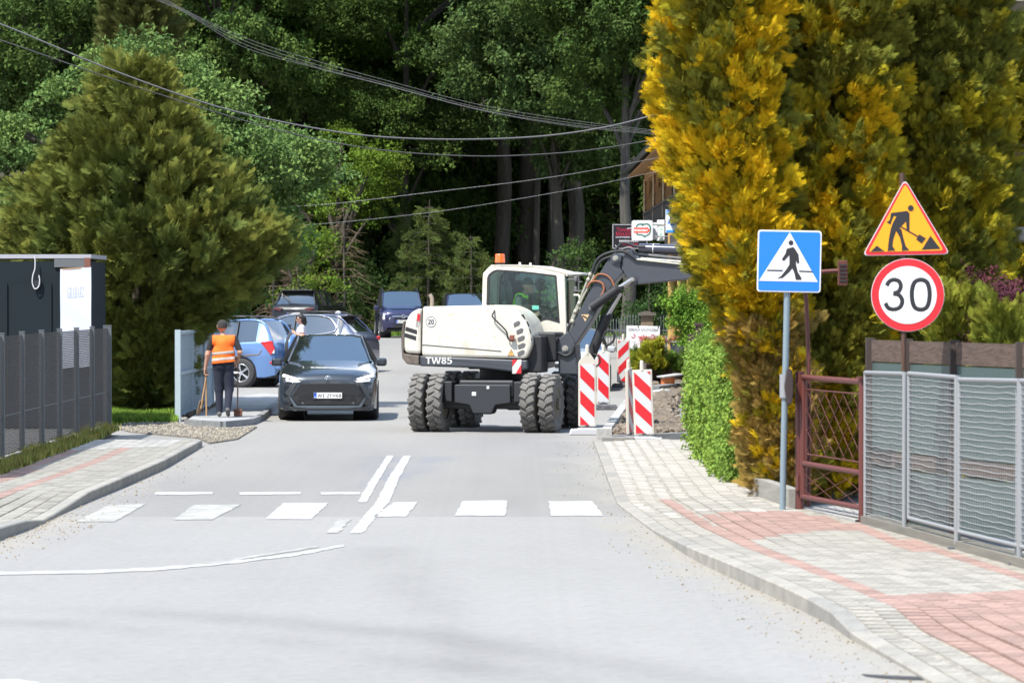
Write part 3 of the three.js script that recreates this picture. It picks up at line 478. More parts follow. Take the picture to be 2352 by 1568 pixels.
// --- golden thujas and hedges along the fences on the pavement side
{
  const gold = [0.54, 0.36, 0.010], golden = [0.31, 0.255, 0.014], green = [0.12, 0.135, 0.02], brown = [0.34, 0.23, 0.06];
  // left outline and right outline of the clipped mass, in photograph pixels, read off at the depth of the trunk
  const look = (t, y) => { for (let i = 0; i + 1 < t.length; i++) if (y <= t[i + 1][0]) return lerp(t[i][1], t[i + 1][1], clamp((y - t[i][0]) / (t[i + 1][0] - t[i][0]), 0, 1)); return t.at(-1)[1]; };
  const inRow = (label, seed, mid, z, H, L, Rr, n, tone, rz) => { const s1 = FOCAL / -z; columnTree('golden_thuja', label, [(mid - CX) / s1, 0, z], { seed, H, h0: 0.02, n, pl: 0.36, s: 0.86, lf: 1.9, trunk: trunkGeo(H * 0.5, 0.12, 0.04, [0, 0], seed), geo: CL.thujaFine, tr: 0.13, rise: 0.7, tone,
    env: (h) => { const y = clamp(677 + (2.3 - h * H) * s1, 0, 1110), a = look(L, y), b = look(Rr, y), top = h > 0.84 ? Math.sqrt(Math.max(0.02, 1 - Math.pow((h - 0.84) / 0.16, 2))) : 1; return { x: ((a + b) / 2 - mid) / s1, z: 0, rx: (b - a) / 2 / s1 * 0.95 * top, rz: rz * top }; } }, 'thujas in a row along the garden'); };
  const pick = (p, r, hue, gA, gB, tones) => { const n = fbm(p.x * 2.1 + 4, p.y * 1.6, p.z * 2.1, 3) + 0.55 * (hue - 0.5) + 0.15 * (r() - 0.5); return n > gA ? tint(tones[0], 1, r, 0.18) : n > gB ? tint(tones[1], 1, r, 0.18) : tint(tones[2], 1, r, 0.18); };
  const olive2 = [0.15, 0.15, 0.02];
  inRow('bright golden thuja leaning over the pavement beside the hedge', 401, 1795, -40.6, 6.6, [[0, 1515], [190, 1500], [330, 1522], [520, 1562], [640, 1600], [760, 1650], [900, 1718], [1110, 1750]], [[0, 1800], [400, 1820], [760, 1850], [1110, 1850]], 8500, (p, r, a, h, hue) => h < 0.3 && hue > 0.35 ? tint(brown, 0.8, r, 0.3) : pick(p, r, hue, 0.0, -0.22, [gold, golden, olive2]), 0.85);
  inRow('olive green thuja with yellow tips behind the blue crossing sign', 404, 1890, -41.6, 6.7, [[0, 1690], [520, 1700], [900, 1760], [1110, 1790]], [[0, 2080], [400, 2090], [760, 2060], [1110, 1990]], 9500, (p, r, a, h, hue) => pick(p, r, hue, 0.33, 0.08, [gold, golden, olive2]), 0.9);
  const zC = -42.6, sC = FOCAL / -zC, xC = (2120 - CX) / sC;
  columnTree('golden_thuja', 'broad green and yellow thuja behind the round speed sign', [xC, 0, zC], {
    seed: 402, H: 6.7, h0: 0.02, n: 12500, pl: 0.36, s: 0.9, lf: 1.7, geo: CL.thujaFine, tr: 0.14, rise: 0.7,
    env: (h) => { const w = (h < 0.3 ? lerp(0.9, 0.98, h / 0.3) : 0.98) * (h > 0.85 ? Math.sqrt(Math.max(0.02, 1 - Math.pow((h - 0.85) / 0.15, 2))) : 1); return { x: 0, z: 0, rx: w * 1.04, rz: w * 0.95 }; },
    tone: (p, r, a, h, hue) => pick(p, r, hue, 0.32, 0.05, [golden, [0.22, 0.2, 0.018], [0.12, 0.13, 0.02]]) }, 'thujas in a row along the garden');
  columnTree('golden_thuja', 'yellow green thuja behind the balcony railing', [(2330 - CX) / FOCAL * 47, 0, -47], {
    seed: 403, H: 8, h0: 0.05, n: 5000, s: 1.05, lf: 1.5, geo: CL.thujaFine, tr: 0.14, rise: 0.7,
    env: (h) => { const w = 0.95 * (h > 0.85 ? 0.6 : 1); return { x: 0, z: 0, rx: w, rz: w }; },
    tone: (p, r, a, h, hue) => pick(p, r, hue, 0.2, 0, [golden, [0.2, 0.185, 0.018], [0.12, 0.13, 0.02]]) }, 'thujas in a row along the garden');
  // clipped bright hedge beside the brown gate
  const h = thing('privet_hedge', 'bright green clipped hedge between the brown gate and the thuja', 'hedge', [0, 0, 0]);
  const r = rng(44), list = [], a = onLevel(1668, 1056, 0.1), b = onLevel(1742, 1112, 0.1), c = onLevel(1664, 1034, 0.1);
  for (let i = 0; i < 2600; i++) { const t = r(), z = lerp(-43.4, -52.5, t), x0 = lerp(2.62, 2.60, t), y = 0.1 + Math.pow(r(), 0.8) * 1.42, f = r(); const face = r() < 0.62; list.push({ p: V(x0 + (face ? 0.04 * r() : 0.75 * f) + 0.16 * fbm(z * 1.1, y * 1.6) + 0.03, face ? y : 1.40 + 0.2 * r() + 0.22 * fbm(z * 0.8, f * 2), z), d: null, s: 0.7 + 0.5 * r(), c: tint([0.19, 0.29, 0.05], 1, r, 0.3) }); }
  for (let i = 0; i < 500; i++) { const y = 0.1 + r() * 1.45; list.push({ p: V(2.62 + 0.8 * r(), y, -43.35 + 0.1 * r()), d: null, s: 0.7 + 0.5 * r(), c: tint([0.19, 0.29, 0.05], 1, r, 0.3) }); }
  for (let i = 0; i < 9; i++) put('stem', bar([2.95, 0, -44 - i], [2.95, 1.2, -44.2 - i], 0.02, 5), M_BARK, h);
  crown(h, CL.leafSmall, M_LEAF, list, 'leaves');
  columnTree('dwarf_thuja', 'small bright green pointed thuja at the foot of the hedge', onLevel(1706, 1098, 0.1), { seed: 405, H: 1.2, h0: 0.03, n: 700, pl: 0.12, s: 0.55, geo: CL.thujaFine, cat: 'shrub', tr: 0.02, rise: 1.2, c: [0.14, 0.26, 0.02], env: (q) => ({ x: 0.05 * q, z: 0, rx: 0.17 * Math.pow(1 - q * 0.97, 0.7), rz: 0.17 * Math.pow(1 - q * 0.97, 0.7) }) });
  columnTree('garden_shrub', 'small leafy weed sprouting at the hedge foot beside the signpost', onLevel(1738, 1118, 0.1), { seed: 406, H: 0.42, h0: 0.1, n: 130, pl: 0.1, s: 0.55, cat: 'shrub', c: [0.12, 0.21, 0.03], geo: CL.leafSmall, tr: 0.01, rise: 0.2, env: () => ({ x: 0, z: 0, rx: 0.17, rz: 0.12 }) });
  // shrubs behind the mesh fence
  columnTree('juniper', 'feathery light green juniper behind the wooden fence', [(2185 - CX) / FOCAL * 36.6, 0, -36.6], { seed: 407, H: 2.2, h0: 0.3, n: 900, pl: 0.3, s: 0.75, geo: CL.thujaFine, cat: 'shrub', tr: 0.03, rise: 1.6, c: [0.20, 0.21, 0.025], env: (q) => ({ x: 0, z: 0, rx: 0.5 * Math.pow(1 - q * 0.9, 0.5), rz: 0.3 }) });
  columnTree('juniper', 'low green juniper next to the dark red maple', [(2300 - CX) / FOCAL * 35.3, 0, -35.3], { seed: 408, H: 2.1, h0: 0.3, n: 900, pl: 0.3, s: 0.75, geo: CL.thujaFine, cat: 'shrub', tr: 0.03, rise: 1.6, c: [0.17, 0.19, 0.025], env: (q) => ({ x: 0, z: 0, rx: 0.55 * Math.pow(1 - q * 0.9, 0.5), rz: 0.3 }) });
  columnTree('red_maple_shrub', 'dark red leaved shrub behind the junipers', [(2345 - CX) / FOCAL * 36.5, 0, -36.5], { seed: 409, H: 2.45, h0: 0.35, n: 320, s: 0.9, geo: CL.leafSmall, cat: 'shrub', tr: 0.03, rise: 0.3, c: [0.07, 0.022, 0.03], env: (q) => ({ x: 0, z: 0, rx: 0.4, rz: 0.4 }) });
}
// ---------------------------------------------------------------- cars
const paintOf = (r, g, b, o = {}) => new THREE.MeshPhysicalMaterial({ color: col(r, g, b), roughness: 0.32, metalness: 0.35, clearcoat: 1, clearcoatRoughness: 0.03, ...o });
const M_GLASS = new THREE.MeshPhysicalMaterial({ color: col(0.012, 0.016, 0.017), roughness: 0.03, clearcoat: 1, clearcoatRoughness: 0.02, ior: 2.7 });
const M_RUBBER = mat(0.035, 0.035, 0.036, { roughness: 0.85 }), M_BLACK = mat(0.012, 0.012, 0.013, { roughness: 0.5 }), M_PLASTIC = mat(0.03, 0.031, 0.033, { roughness: 0.6 }), M_ALLOY = mat(0.55, 0.55, 0.56, { roughness: 0.28, metalness: 0.9 }), M_CHROME = mat(0.75, 0.75, 0.76, { roughness: 0.12, metalness: 1 });
const M_REDLENS = mat(0.45, 0.01, 0.015, { roughness: 0.15, clearcoat: 1 }), M_CLEARLENS = mat(0.62, 0.63, 0.62, { roughness: 0.12, clearcoat: 1 }), M_DARKLENS = mat(0.06, 0.062, 0.066, { roughness: 0.08, clearcoat: 1 });
const M_DRL = new THREE.MeshStandardMaterial({ color: col(0.9, 0.88, 0.85), emissive: col(1, 0.93, 0.86), emissiveIntensity: 0.9, roughness: 0.3 });
function lineAt(t, z) { for (let i = 0; i + 1 < t.length; i++) if (z <= t[i][0] && z >= t[i + 1][0]) return lerp(t[i][1], t[i + 1][1], (t[i][0] - z) / (t[i][0] - t[i + 1][0] || 1)); return z > t[0][0] ? t[0][1] : t.at(-1)[1]; }
function wheelInto(parent, x, y, z, r, w, side, spokes = 5, rimMat = M_ALLOY) {
  const g = sub('wheel', parent, [x, y, z]); if (side < 0) g.rotation.y = Math.PI;
  const prof = [[r * 0.60, -w / 2], [r * 0.9, -w / 2], [r * 0.985, -w * 0.36], [r, -w * 0.2], [r, w * 0.2], [r * 0.985, w * 0.36], [r * 0.9, w / 2], [r * 0.64, w / 2], [r * 0.6, w * 0.4]].map(([a, b]) => new THREE.Vector2(a, b));
  put('tyre', place(new THREE.LatheGeometry(prof, 32), 0, 0, 0, 0, 0, -Math.PI / 2), M_RUBBER, g);
  const rim = [cyl(r * 0.62, r * 0.62, w * 0.5, 0, 0, 0, 0, 0, Math.PI / 2, 28)];
  put('hub', merge(rim), M_BLACK, g);
  const sp = [place(new THREE.TorusGeometry(r * 0.6, r * 0.035, 6, 30), w * 0.44, 0, 0, 0, Math.PI / 2, 0), cyl(r * 0.13, r * 0.15, 0.03, w * 0.42, 0, 0, 0, 0, Math.PI / 2, 14)];
  for (let i = 0; i < spokes; i++) { const a = i / spokes * 6.2832 + 0.3; for (const q of [-0.09, 0.09]) sp.push(bar([w * 0.40, Math.cos(a) * r * 0.1, Math.sin(a) * r * 0.1], [w * 0.43, Math.cos(a + q) * r * 0.6, Math.sin(a + q) * r * 0.6], r * 0.045, 5)); }
  put('rim', merge(sp), rimMat, g); return g;
}
function car(name, label, pos, turn, p, group) {
  const t = thing(name, label, p.cat ?? 'car', pos, turn, group), F = p.L / 2, B = -p.L / 2, W = p.W / 2;
  const zf = F - p.fo, zr = zf - p.wb, ra = p.wr * 1.12;
  const top = p.top ?? [[F, p.noseY - 0.10], [F - 0.06, p.noseY], [F - 0.3, p.noseY + 0.09], [p.cowlZ, p.cowlY], [p.roofZ0, p.H - 0.075], [(p.roofZ0 * 2 + p.roofZ1) / 3, p.H - 0.035], [p.roofZ1, p.H - 0.05 - (p.drop ?? 0)], [p.rearZ, p.tailY], [B + 0.06, p.tailY - 0.07], [B, p.tailY - 0.2]];
  const belt = [[F, p.noseY - 0.16], [F - 0.15, p.noseY - 0.04], [F - 0.4, p.noseY + 0.04], [p.cowlZ, p.belt0], [p.rearZ, p.belt1], [B + 0.1, Math.min(p.belt1, p.tailY - 0.05)], [B, Math.min(p.belt1, p.tailY) - 0.25]];
  const ws = [[F, W * 0.74], [F - 0.07, W * 0.88], [F - 0.3, W * 0.97], [zf, W], [0, W * 0.985], [zr, W], [B + 0.3, W * 0.975], [B + 0.06, W * 0.92], [B, W * 0.84]];
  const wt = [[F, W * 0.6], [F - 0.1, W * 0.72], [p.cowlZ, W * 0.84], [p.roofZ0, p.roofW], [p.roofZ1, p.roofW * 0.97], [p.rearZ, W * 0.82], [B + 0.06, W * 0.80], [B, W * 0.76]];
  const low = [[F, 0.36], [F - 0.05, 0.24], [F - 0.3, 0.2], [B + 0.3, 0.24], [B + 0.05, 0.3], [B, 0.42]];
  let zs = [F, F - 0.03, F - 0.07, F - 0.15, F - 0.3, p.cowlZ, lerp(p.cowlZ, p.roofZ0, 0.5), p.roofZ0, lerp(p.roofZ0, p.roofZ1, 0.25), lerp(p.roofZ0, p.roofZ1, 0.5), lerp(p.roofZ0, p.roofZ1, 0.75), p.roofZ1, lerp(p.roofZ1, p.rearZ, 0.5), p.rearZ, B + 0.15, B + 0.06, B + 0.02, B, p.winEnd ?? lerp(p.roofZ1, p.rearZ, 0.15)];
  for (const c of [zf, zr]) for (const a of [-1, -0.92, -0.7, -0.38, 0, 0.38, 0.7, 0.92, 1]) zs.push(c + a * ra);
  zs.push(zf + ra + 0.01, zf - ra - 0.01, zr + ra + 0.01, zr - ra - 0.01);
  zs = [...new Set(zs.map((z) => Math.round(z * 1000) / 1000))].filter((z) => z <= F && z >= B).sort((a, b) => b - a);
  const rows = 8, P = [];
  for (const z of zs) {
    let yb = lineAt(low, z); for (const c of [zf, zr]) { const d = Math.abs(z - c); if (d <= ra + 0.002) yb = Math.max(yb, p.wr * 0.98 + Math.sqrt(Math.max(0, ra * ra - d * d))); }
    const ys = lineAt(belt, z), yt = Math.max(lineAt(top, z), ys + 0.01), a = lineAt(ws, z), b = Math.min(lineAt(wt, z), a * 0.97), cr = (p.crown ?? 0.045) * (yt > ys + 0.25 ? 1 : 0.8);
    const ym = Math.max(lerp(0.3, ys, 0.55), yb + 0.03);
    P.push([[a * 0.93, yb], [a * 0.985, yb + 0.02], [a * 1.0, Math.max(ym, yb + 0.05)], [a * 0.985, Math.max(ys - 0.05, yb + 0.07)], [a * 0.955, Math.max(ys, yb + 0.08)], [b, Math.max(yt, yb + 0.09)], [b * 0.66, Math.max(yt, yb + 0.09) + cr * 0.8], [0, Math.max(yt, yb + 0.09) + cr]]);
  }
  const bins = { body: [], roof: [], windshield: [], rear_window: [], side_window: [] };
  const vert = (i, k, s) => [s * P[i][k][0], P[i][k][1], zs[i]];
  const winS = p.winStart ?? p.cowlZ - 0.02, winE = p.winEnd ?? lerp(p.roofZ1, p.rearZ, 0.15);
  for (let i = 0; i + 1 < zs.length; i++) {
    const zm = (zs[i] + zs[i + 1]) / 2;
    for (let k = 0; k + 1 < rows; k++) for (const s of [-1, 1]) {
      let bin = 'body';
      if (k >= 5) { if (zm < p.cowlZ && zm > p.roofZ0) bin = 'windshield'; else if (zm < p.roofZ0 && zm > p.roofZ1) bin = 'roof'; else if (zm < p.roofZ1 && zm > p.rearZ && !p.panelBack) bin = 'rear_window'; }
      if (k === 4 && zm < winS && zm > winE) bin = 'side_window';
      const a = vert(i, k, s), b = vert(i, k + 1, s), c = vert(i + 1, k + 1, s), d = vert(i + 1, k, s);
      bins[bin].push(...(s > 0 ? [...a, ...c, ...b, ...a, ...d, ...c] : [...a, ...b, ...c, ...a, ...c, ...d]));
    }
  }
  for (const [i, flip] of [[0, 1], [zs.length - 1, -1]]) for (const s of [-1, 1]) for (let k = 0; k + 1 < rows; k++) { const a = vert(i, k, s), b = vert(i, k + 1, s), c = [0, P[i][k + 1][1], zs[i]], d = [0, P[i][k][1], zs[i]]; bins.body.push(...(s * flip > 0 ? [...a, ...b, ...c, ...a, ...c, ...d] : [...a, ...c, ...b, ...a, ...d, ...c])); }
  const mk = (a) => toCreasedNormals(mergeVertices(rawGeo(a).deleteAttribute('normal'), 1e-4), 0.62);
  put('body', mk(bins.body), p.paint, t);
  put('roof', mk(bins.roof), p.roofPaint ?? p.paint, t);
  put('windshield', mk(bins.windshield), M_GLASS, t); if (bins.rear_window.length) put('rear_window', mk(bins.rear_window), M_GLASS, t);
  for (const s of [1, -1]) { const a = []; for (let i = 0; i < bins.side_window.length; i += 9) if (bins.side_window[i] * s > 0 || bins.side_window[i + 3] * s > 0) a.push(...bins.side_window.slice(i, i + 9)); if (a.length) put('side_window', mk(a), M_GLASS, t); }
  // pillars, sills, floor
  const edge = (z, k, s, o = 0.004) => { const i = zs.findIndex((q) => q <= z + 1e-4); return V(s * (P[i][k][0] + o), P[i][k][1], zs[i]); };
  for (const s of [1, -1]) {
    put('pillar', merge([tube([edge(p.cowlZ, 5, s), edge(lerp(p.cowlZ, p.roofZ0, 0.5), 5, s), edge(p.roofZ0, 5, s), edge(lerp(p.roofZ0, p.roofZ1, 0.5), 5, s), edge(p.roofZ1, 5, s), edge(p.rearZ, 5, s)], 0.028, 6, 30)]), p.paint, t);
    for (const bz of p.bPillars ?? [lerp(p.roofZ0, p.roofZ1, 0.35)]) { const zq = zs.reduce((m, q) => Math.abs(q - bz) < Math.abs(m - bz) ? q : m, 0); put('door_pillar', beam(edge(zq, 4, s, 0.004), edge(zq, 5, s, 0.004), 0.02, 0.09), M_BLACK, t); }
  }
  put('floor', box(p.W * 0.9, 0.08, p.L * 0.9, 0, 0.27, 0), M_BLACK, t);
  for (const z of [zf, zr]) { for (const s of [1, -1]) put('wheel_arch', cyl(ra * 0.99, ra * 0.99, W * 0.45, s * W * 0.72, p.wr, z, 0, 0, Math.PI / 2, 24), M_BLACK, t); for (const s of [1, -1]) wheelInto(t, s * (W - 0.10), p.wr, z, p.wr, 0.215, s, p.spokes ?? 5); }
  // mirrors
  for (const s of [1, -1]) { const m = put('mirror', rbox(0.20, 0.15, 0.11, 0.045, s * (W + 0.06), p.belt0 + 0.06, p.cowlZ - 0.28), p.mirror ?? p.paint, t); }
  t.userData.dims = undefined; delete t.userData.dims;
  return { t, F, B, W, zf, zr, edge, zs, P };
}
function plateTex(txt, o = {}) { return canvasTex(256, 56, (c, w, h) => { c.fillStyle = '#e9e9e4'; c.fillRect(0, 0, w, h); c.strokeStyle = '#333'; c.lineWidth = 3; c.strokeRect(2, 2, w - 4, h - 4); c.fillStyle = '#1f4fb0'; c.fillRect(4, 4, 24, h - 8); c.fillStyle = '#fff'; c.font = 'bold 14px sans-serif'; c.fillText('PL', 7, 48); c.fillStyle = '#16181c'; c.font = 'bold 46px sans-serif'; c.textAlign = 'center'; c.textBaseline = 'middle'; c.fillText(txt, 142, 30, 216); }); }
function plate(parent, txt, x, y, z, ry = 0, rx = 0) { const [g, m] = decal(0.52, 0.114, plateTex(txt), 0, 0, 0.0085); const q = sub('licence_plate', parent, [x, y, z]); q.rotation.set(rx, ry, 0); put('plate_frame', rbox(0.54, 0.13, 0.012, 0.004, 0, 0, 0), M_BLACK, q); put('plate_print', g, m, q); }

// --- dark compact SUV driving towards the crosswalk
{
  const pos = onLevel(752, 963).add(V(0, 0, -1.2)); pos.x -= 0.02;
  const pnt = paintOf(0.03, 0.036, 0.044, { metalness: 0.5 });
  const { t, F, W } = car('compact_suv', 'dark grey compact SUV driving past the excavator with its lights on', [pos.x, 0, pos.z], 0.035, { L: 4.36, W: 1.83, H: 1.56, fo: 0.93, wb: 2.64, wr: 0.345, noseY: 0.80, cowlZ: 0.86, cowlY: 1.05, roofZ0: -0.05, roofZ1: -1.25, rearZ: -1.98, tailY: 1.12, belt0: 0.99, belt1: 1.08, roofW: 0.60, drop: 0.06, paint: pnt, spokes: 5 });
  const up = (t, x) => { for (let i = 0; i + 1 < t.length; i++) if (x <= t[i + 1][0]) return lerp(t[i][1], t[i + 1][1], clamp((x - t[i][0]) / (t[i + 1][0] - t[i][0]), 0, 1)); return t.at(-1)[1]; };
  const bend = (g) => warp(g, (v) => { v.z += F + 0.004 - Math.max(up([[0, 0], [0.6, 0.012], [0.68, 0.03], [0.80, 0.10], [0.89, 0.30]], Math.abs(v.x)), 0) - up([[0, 0], [0.69, 0], [0.80, 0.075], [0.89, 0.31]], v.y) * 0.9; });
  const fr = (name, pts, d, m, parent = t) => put(name, bend(warpSub(extr(pts, d, 0.004))), m, parent);
  const mir = (pts) => pts.map(([x, y]) => [-x, y]).reverse();
  const fascia = mat(0.02, 0.022, 0.025, { roughness: 0.45 });
  fr('grille', [[-0.50, 0.688], [0.50, 0.688], [0.66, 0.44], [0.56, 0.30], [-0.56, 0.30], [-0.66, 0.44]], 0.055, M_BLACK);
  const slats = t.children.at(-1);
  for (let k = 0; k < 4; k++) { const y = 0.36 + k * 0.035, w = 0.57 + (k < 3 ? k * 0.02 : 0.02); put('grille_slat', bend(warpSub(extr([[-w, y], [w, y], [w, y + 0.012], [-w, y + 0.012]], 0.055))), M_PLASTIC, slats); }
  for (const f of [(q) => q, mir]) {
    fr('headlight_housing', f([[0.44, 0.745], [0.86, 0.86], [0.87, 0.80], [0.80, 0.70], [0.50, 0.70]]), 0.06, M_DARKLENS);
    const hl = t.children.at(-1);
    fr('daylight_lamp', f([[0.52, 0.775], [0.82, 0.855], [0.84, 0.815], [0.56, 0.745]]), 0.075, M_DRL, hl);
    fr('headlight', f([[0.50, 0.735], [0.78, 0.775], [0.76, 0.725], [0.53, 0.705]]), 0.072, M_CLEARLENS, hl);
    fr('bumper_blade', f([[0.56, 0.70], [0.64, 0.70], [0.84, 0.46], [0.80, 0.38], [0.70, 0.44]]), 0.06, mat(0.045, 0.05, 0.056, { roughness: 0.4 }));
    fr('fog_lamp', f(ngon(0.024, 12, 0.46, 0.33)), 0.06, M_DARKLENS);
  }
  fr('bumper_lip', [[-0.70, 0.44], [-0.66, 0.42], [-0.56, 0.285], [0.56, 0.285], [0.66, 0.42], [0.70, 0.44], [0.62, 0.26], [0.34, 0.235], [-0.34, 0.235], [-0.62, 0.26]], 0.08, mat(0.10, 0.12, 0.14, { roughness: 0.35, metalness: 0.4 }));
  fr('skirt', [[-0.84, 0.30], [-0.6, 0.25], [0.6, 0.25], [0.84, 0.30], [0.82, 0.19], [-0.82, 0.19]], 0.07, fascia);
  put('badge', place(new THREE.TorusGeometry(0.055, 0.009, 6, 24), 0, 0.765, F - 0.02).scale(1, 1, 1), M_CHROME, t);
  put('badge_bar', merge([warp(new THREE.TorusGeometry(0.03, 0.007, 6, 20), (v) => { v.y = v.y * 0.6; }).translate(0, 0.765, F - 0.02), warp(new THREE.TorusGeometry(0.02, 0.006, 6, 16), (v) => { v.y = v.y * 1.6 ; }).translate(0, 0.76, F - 0.02)]), M_CHROME, t);
  plate(t, 'WE 2FH68', 0, 0.47, F + 0.035);
  for (const s of [-0.25, 0.25]) put('wiper', bar([s - 0.18, 1.075, 0.83], [s + 0.22, 1.14, 0.66], 0.008, 5), M_BLACK, t);
}
function warpSub(g) {                                                  // enough vertices across for bending
  const p = g.index ? g.toNonIndexed() : g, out = [], q = p.attributes.position, v = [V(0, 0, 0), V(0, 0, 0), V(0, 0, 0)];
  const split = (a, b, c, d) => { const l = [a.distanceTo(b), b.distanceTo(c), c.distanceTo(a)], m = Math.max(...l); if (m < 0.14 || d > 5) { out.push(a.x, a.y, a.z, b.x, b.y, b.z, c.x, c.y, c.z); return; } const T = [a, b, c], i = l.indexOf(m), x = T[i], y = T[(i + 1) % 3], z = T[(i + 2) % 3], h = x.clone().add(y).multiplyScalar(0.5); split(x, h, z, d + 1); split(h, y, z, d + 1); };
  for (let i = 0; i < q.count; i += 3) split(...[0, 1, 2].map((k) => V(q.getX(i + k), q.getY(i + k), q.getZ(i + k))), 0);
  return rawGeo(out);
}
// --- light blue off-roader with a spare wheel on its tail, parked behind the gate
{
  const c = onLevel(560, 890), turn = -Math.PI / 2 - 0.33;              // nose away to the side of the thuja
  const pnt = paintOf(0.105, 0.20, 0.40);
  const q = new THREE.Vector3(0.80, 0, -1.28).applyAxisAngle(UPV, turn);
  const { t, F, B, W } = car('off_roader', 'light blue off-roader with a spare wheel on its tail', [c.x - q.x, groundY(0, c.z), c.z - q.z], turn, { L: 4.35, W: 1.82, H: 1.69, fo: 0.86, wb: 2.56, wr: 0.36, noseY: 0.90, cowlZ: 0.95, cowlY: 1.12, roofZ0: 0.25, roofZ1: -1.72, rearZ: -2.02, tailY: 1.10, belt0: 1.05, belt1: 1.14, roofW: 0.66, drop: 0.03, paint: pnt, bPillars: [-0.3, -1.15], winEnd: -1.62, spokes: 5 });
  for (const s of [1, -1]) { const l = put('tail_light', extr(roundPoly([[-0.28, 0], [0.05, 0.02], [0.12, -0.2], [0.02, -0.34]], 0.03), 0.05, 0.01).rotateY(s * Math.PI / 2).translate(s * (W - 0.05), 1.14, B + 0.16), M_REDLENS, t); put('reverse_lamp', rbox(0.04, 0.1, 0.09, 0.01, s * (W - 0.045), 0.9, B + 0.09), M_CLEARLENS, l);
    put('reflector', rbox(0.05, 0.07, 0.14, 0.015, s * (W - 0.075), 0.62, B + 0.13), M_REDLENS, t); put('roof_rail', tube([[s * 0.62, 1.67, 0.1], [s * 0.63, 1.735, -0.1], [s * 0.62, 1.735, -1.4], [s * 0.6, 1.68, -1.62]], 0.02, 6, 16), M_PLASTIC, t); }
  const sw = put('spare_wheel_cover', place(new THREE.LatheGeometry([[0, 0.10], [0.2, 0.11], [0.3, 0.09], [0.345, 0.02], [0.345, -0.1]].map(([a, b]) => new THREE.Vector2(a, b)), 30), 0.02, 0.98, B - 0.10, -Math.PI / 2, 0, 0), pnt, t);
  put('spare_tyre', place(new THREE.TorusGeometry(0.31, 0.06, 8, 30), 0.02, 0.98, B - 0.06), M_RUBBER, sw);
  put('rear_bumper', rbox(1.66, 0.24, 0.16, 0.06, 0, 0.55, B - 0.02), pnt, t);
  plate(t, '', -0.45, 0.62, B - 0.11, Math.PI);
}
// --- dark blue estate with an open front door
{
  const turn = -Math.PI / 2 - 0.30, z = -101, x = (826 - CX) / FOCAL * 101, off = new THREE.Vector3(0.75, 0, -2.2).applyAxisAngle(UPV, turn);
  const pnt = paintOf(0.052, 0.07, 0.135);
  const { t, F, B, W } = car('crossover', 'dark blue crossover with its front door open beside the woman', [x - off.x, groundY(0, z) - 0.02, z - off.z], turn, { L: 4.48, W: 1.85, H: 1.66, fo: 0.88, wb: 2.67, wr: 0.35, noseY: 0.92, cowlZ: 0.92, cowlY: 1.10, roofZ0: 0.1, roofZ1: -1.55, rearZ: -2.02, tailY: 1.10, belt0: 1.03, belt1: 1.12, roofW: 0.63, drop: 0.05, paint: pnt, bPillars: [-0.35], winEnd: -1.72 });
  for (const s of [1, -1]) { put('tail_light', rbox(0.07, 0.12, 0.42, 0.03, s * (W - 0.07), 0.98, B + 0.22), M_REDLENS, t); put('window_trim', tube([[s * 0.86, 1.06, 0.85], [s * 0.66, 1.56, 0.1], [s * 0.645, 1.62, -0.6], [s * 0.68, 1.54, -1.3], [s * 0.84, 1.22, -1.55], [s * 0.875, 1.11, -1.2], [s * 0.885, 1.06, -0.2]], 0.016, 5, 40), M_CHROME, t); put('roof_rail', tube([[s * 0.6, 1.63, 0], [s * 0.6, 1.69, -0.2], [s * 0.58, 1.68, -1.3], [s * 0.56, 1.6, -1.5]], 0.018, 6, 16), M_BLACK, t); }
  put('spoiler', rbox(1.16, 0.045, 0.34, 0.02, 0, 1.575, B + 0.60, 0.16), M_BLACK, t);
  put('antenna', ball(0.07, 0, 1.67, -1.3, 0.4, 0.8, 1.4), M_ALLOY, t);
  const opening = put('door_opening', box(0.03, 1.0, 0.95, W - 0.012, 0.86, 0.22), M_BLACK, t);
  put('seat', merge([rbox(0.5, 0.14, 0.5, 0.05, W - 0.42, 0.62, 0.15), rbox(0.48, 0.62, 0.14, 0.05, W - 0.42, 0.95, -0.16, -0.2)]), M_PLASTIC, opening);
  const door = sub('door', t, [W, 0, 0.78]); door.rotation.y = -1.05;
  put('door_panel', rbox(0.07, 0.72, 1.02, 0.03, 0, 0.70, -0.52), pnt, door);
  put('door_lining', rbox(0.03, 0.6, 0.9, 0.02, -0.05, 0.7, -0.52), M_PLASTIC, door);
  put('window_frame', merge([tube([[-0.02, 1.05, -0.02], [-0.14, 1.42, -0.42], [-0.17, 1.52, -0.75], [-0.16, 1.5, -1.0], [-0.02, 1.05, -1.0]], 0.02, 6, 24)]), M_BLACK, door);
  put('door_glass', extr([[-0.06, 1.06], [-0.43, 1.40], [-0.75, 1.49], [-0.98, 1.47], [-0.98, 1.06]], 0.008).rotateY(Math.PI / 2 ).rotateZ(0.2).translate(0.16, 0.0, 0), new THREE.MeshPhysicalMaterial({ color: col(0.6, 0.75, 0.72), transmission: 1, roughness: 0.02, thickness: 0 }), door);
}
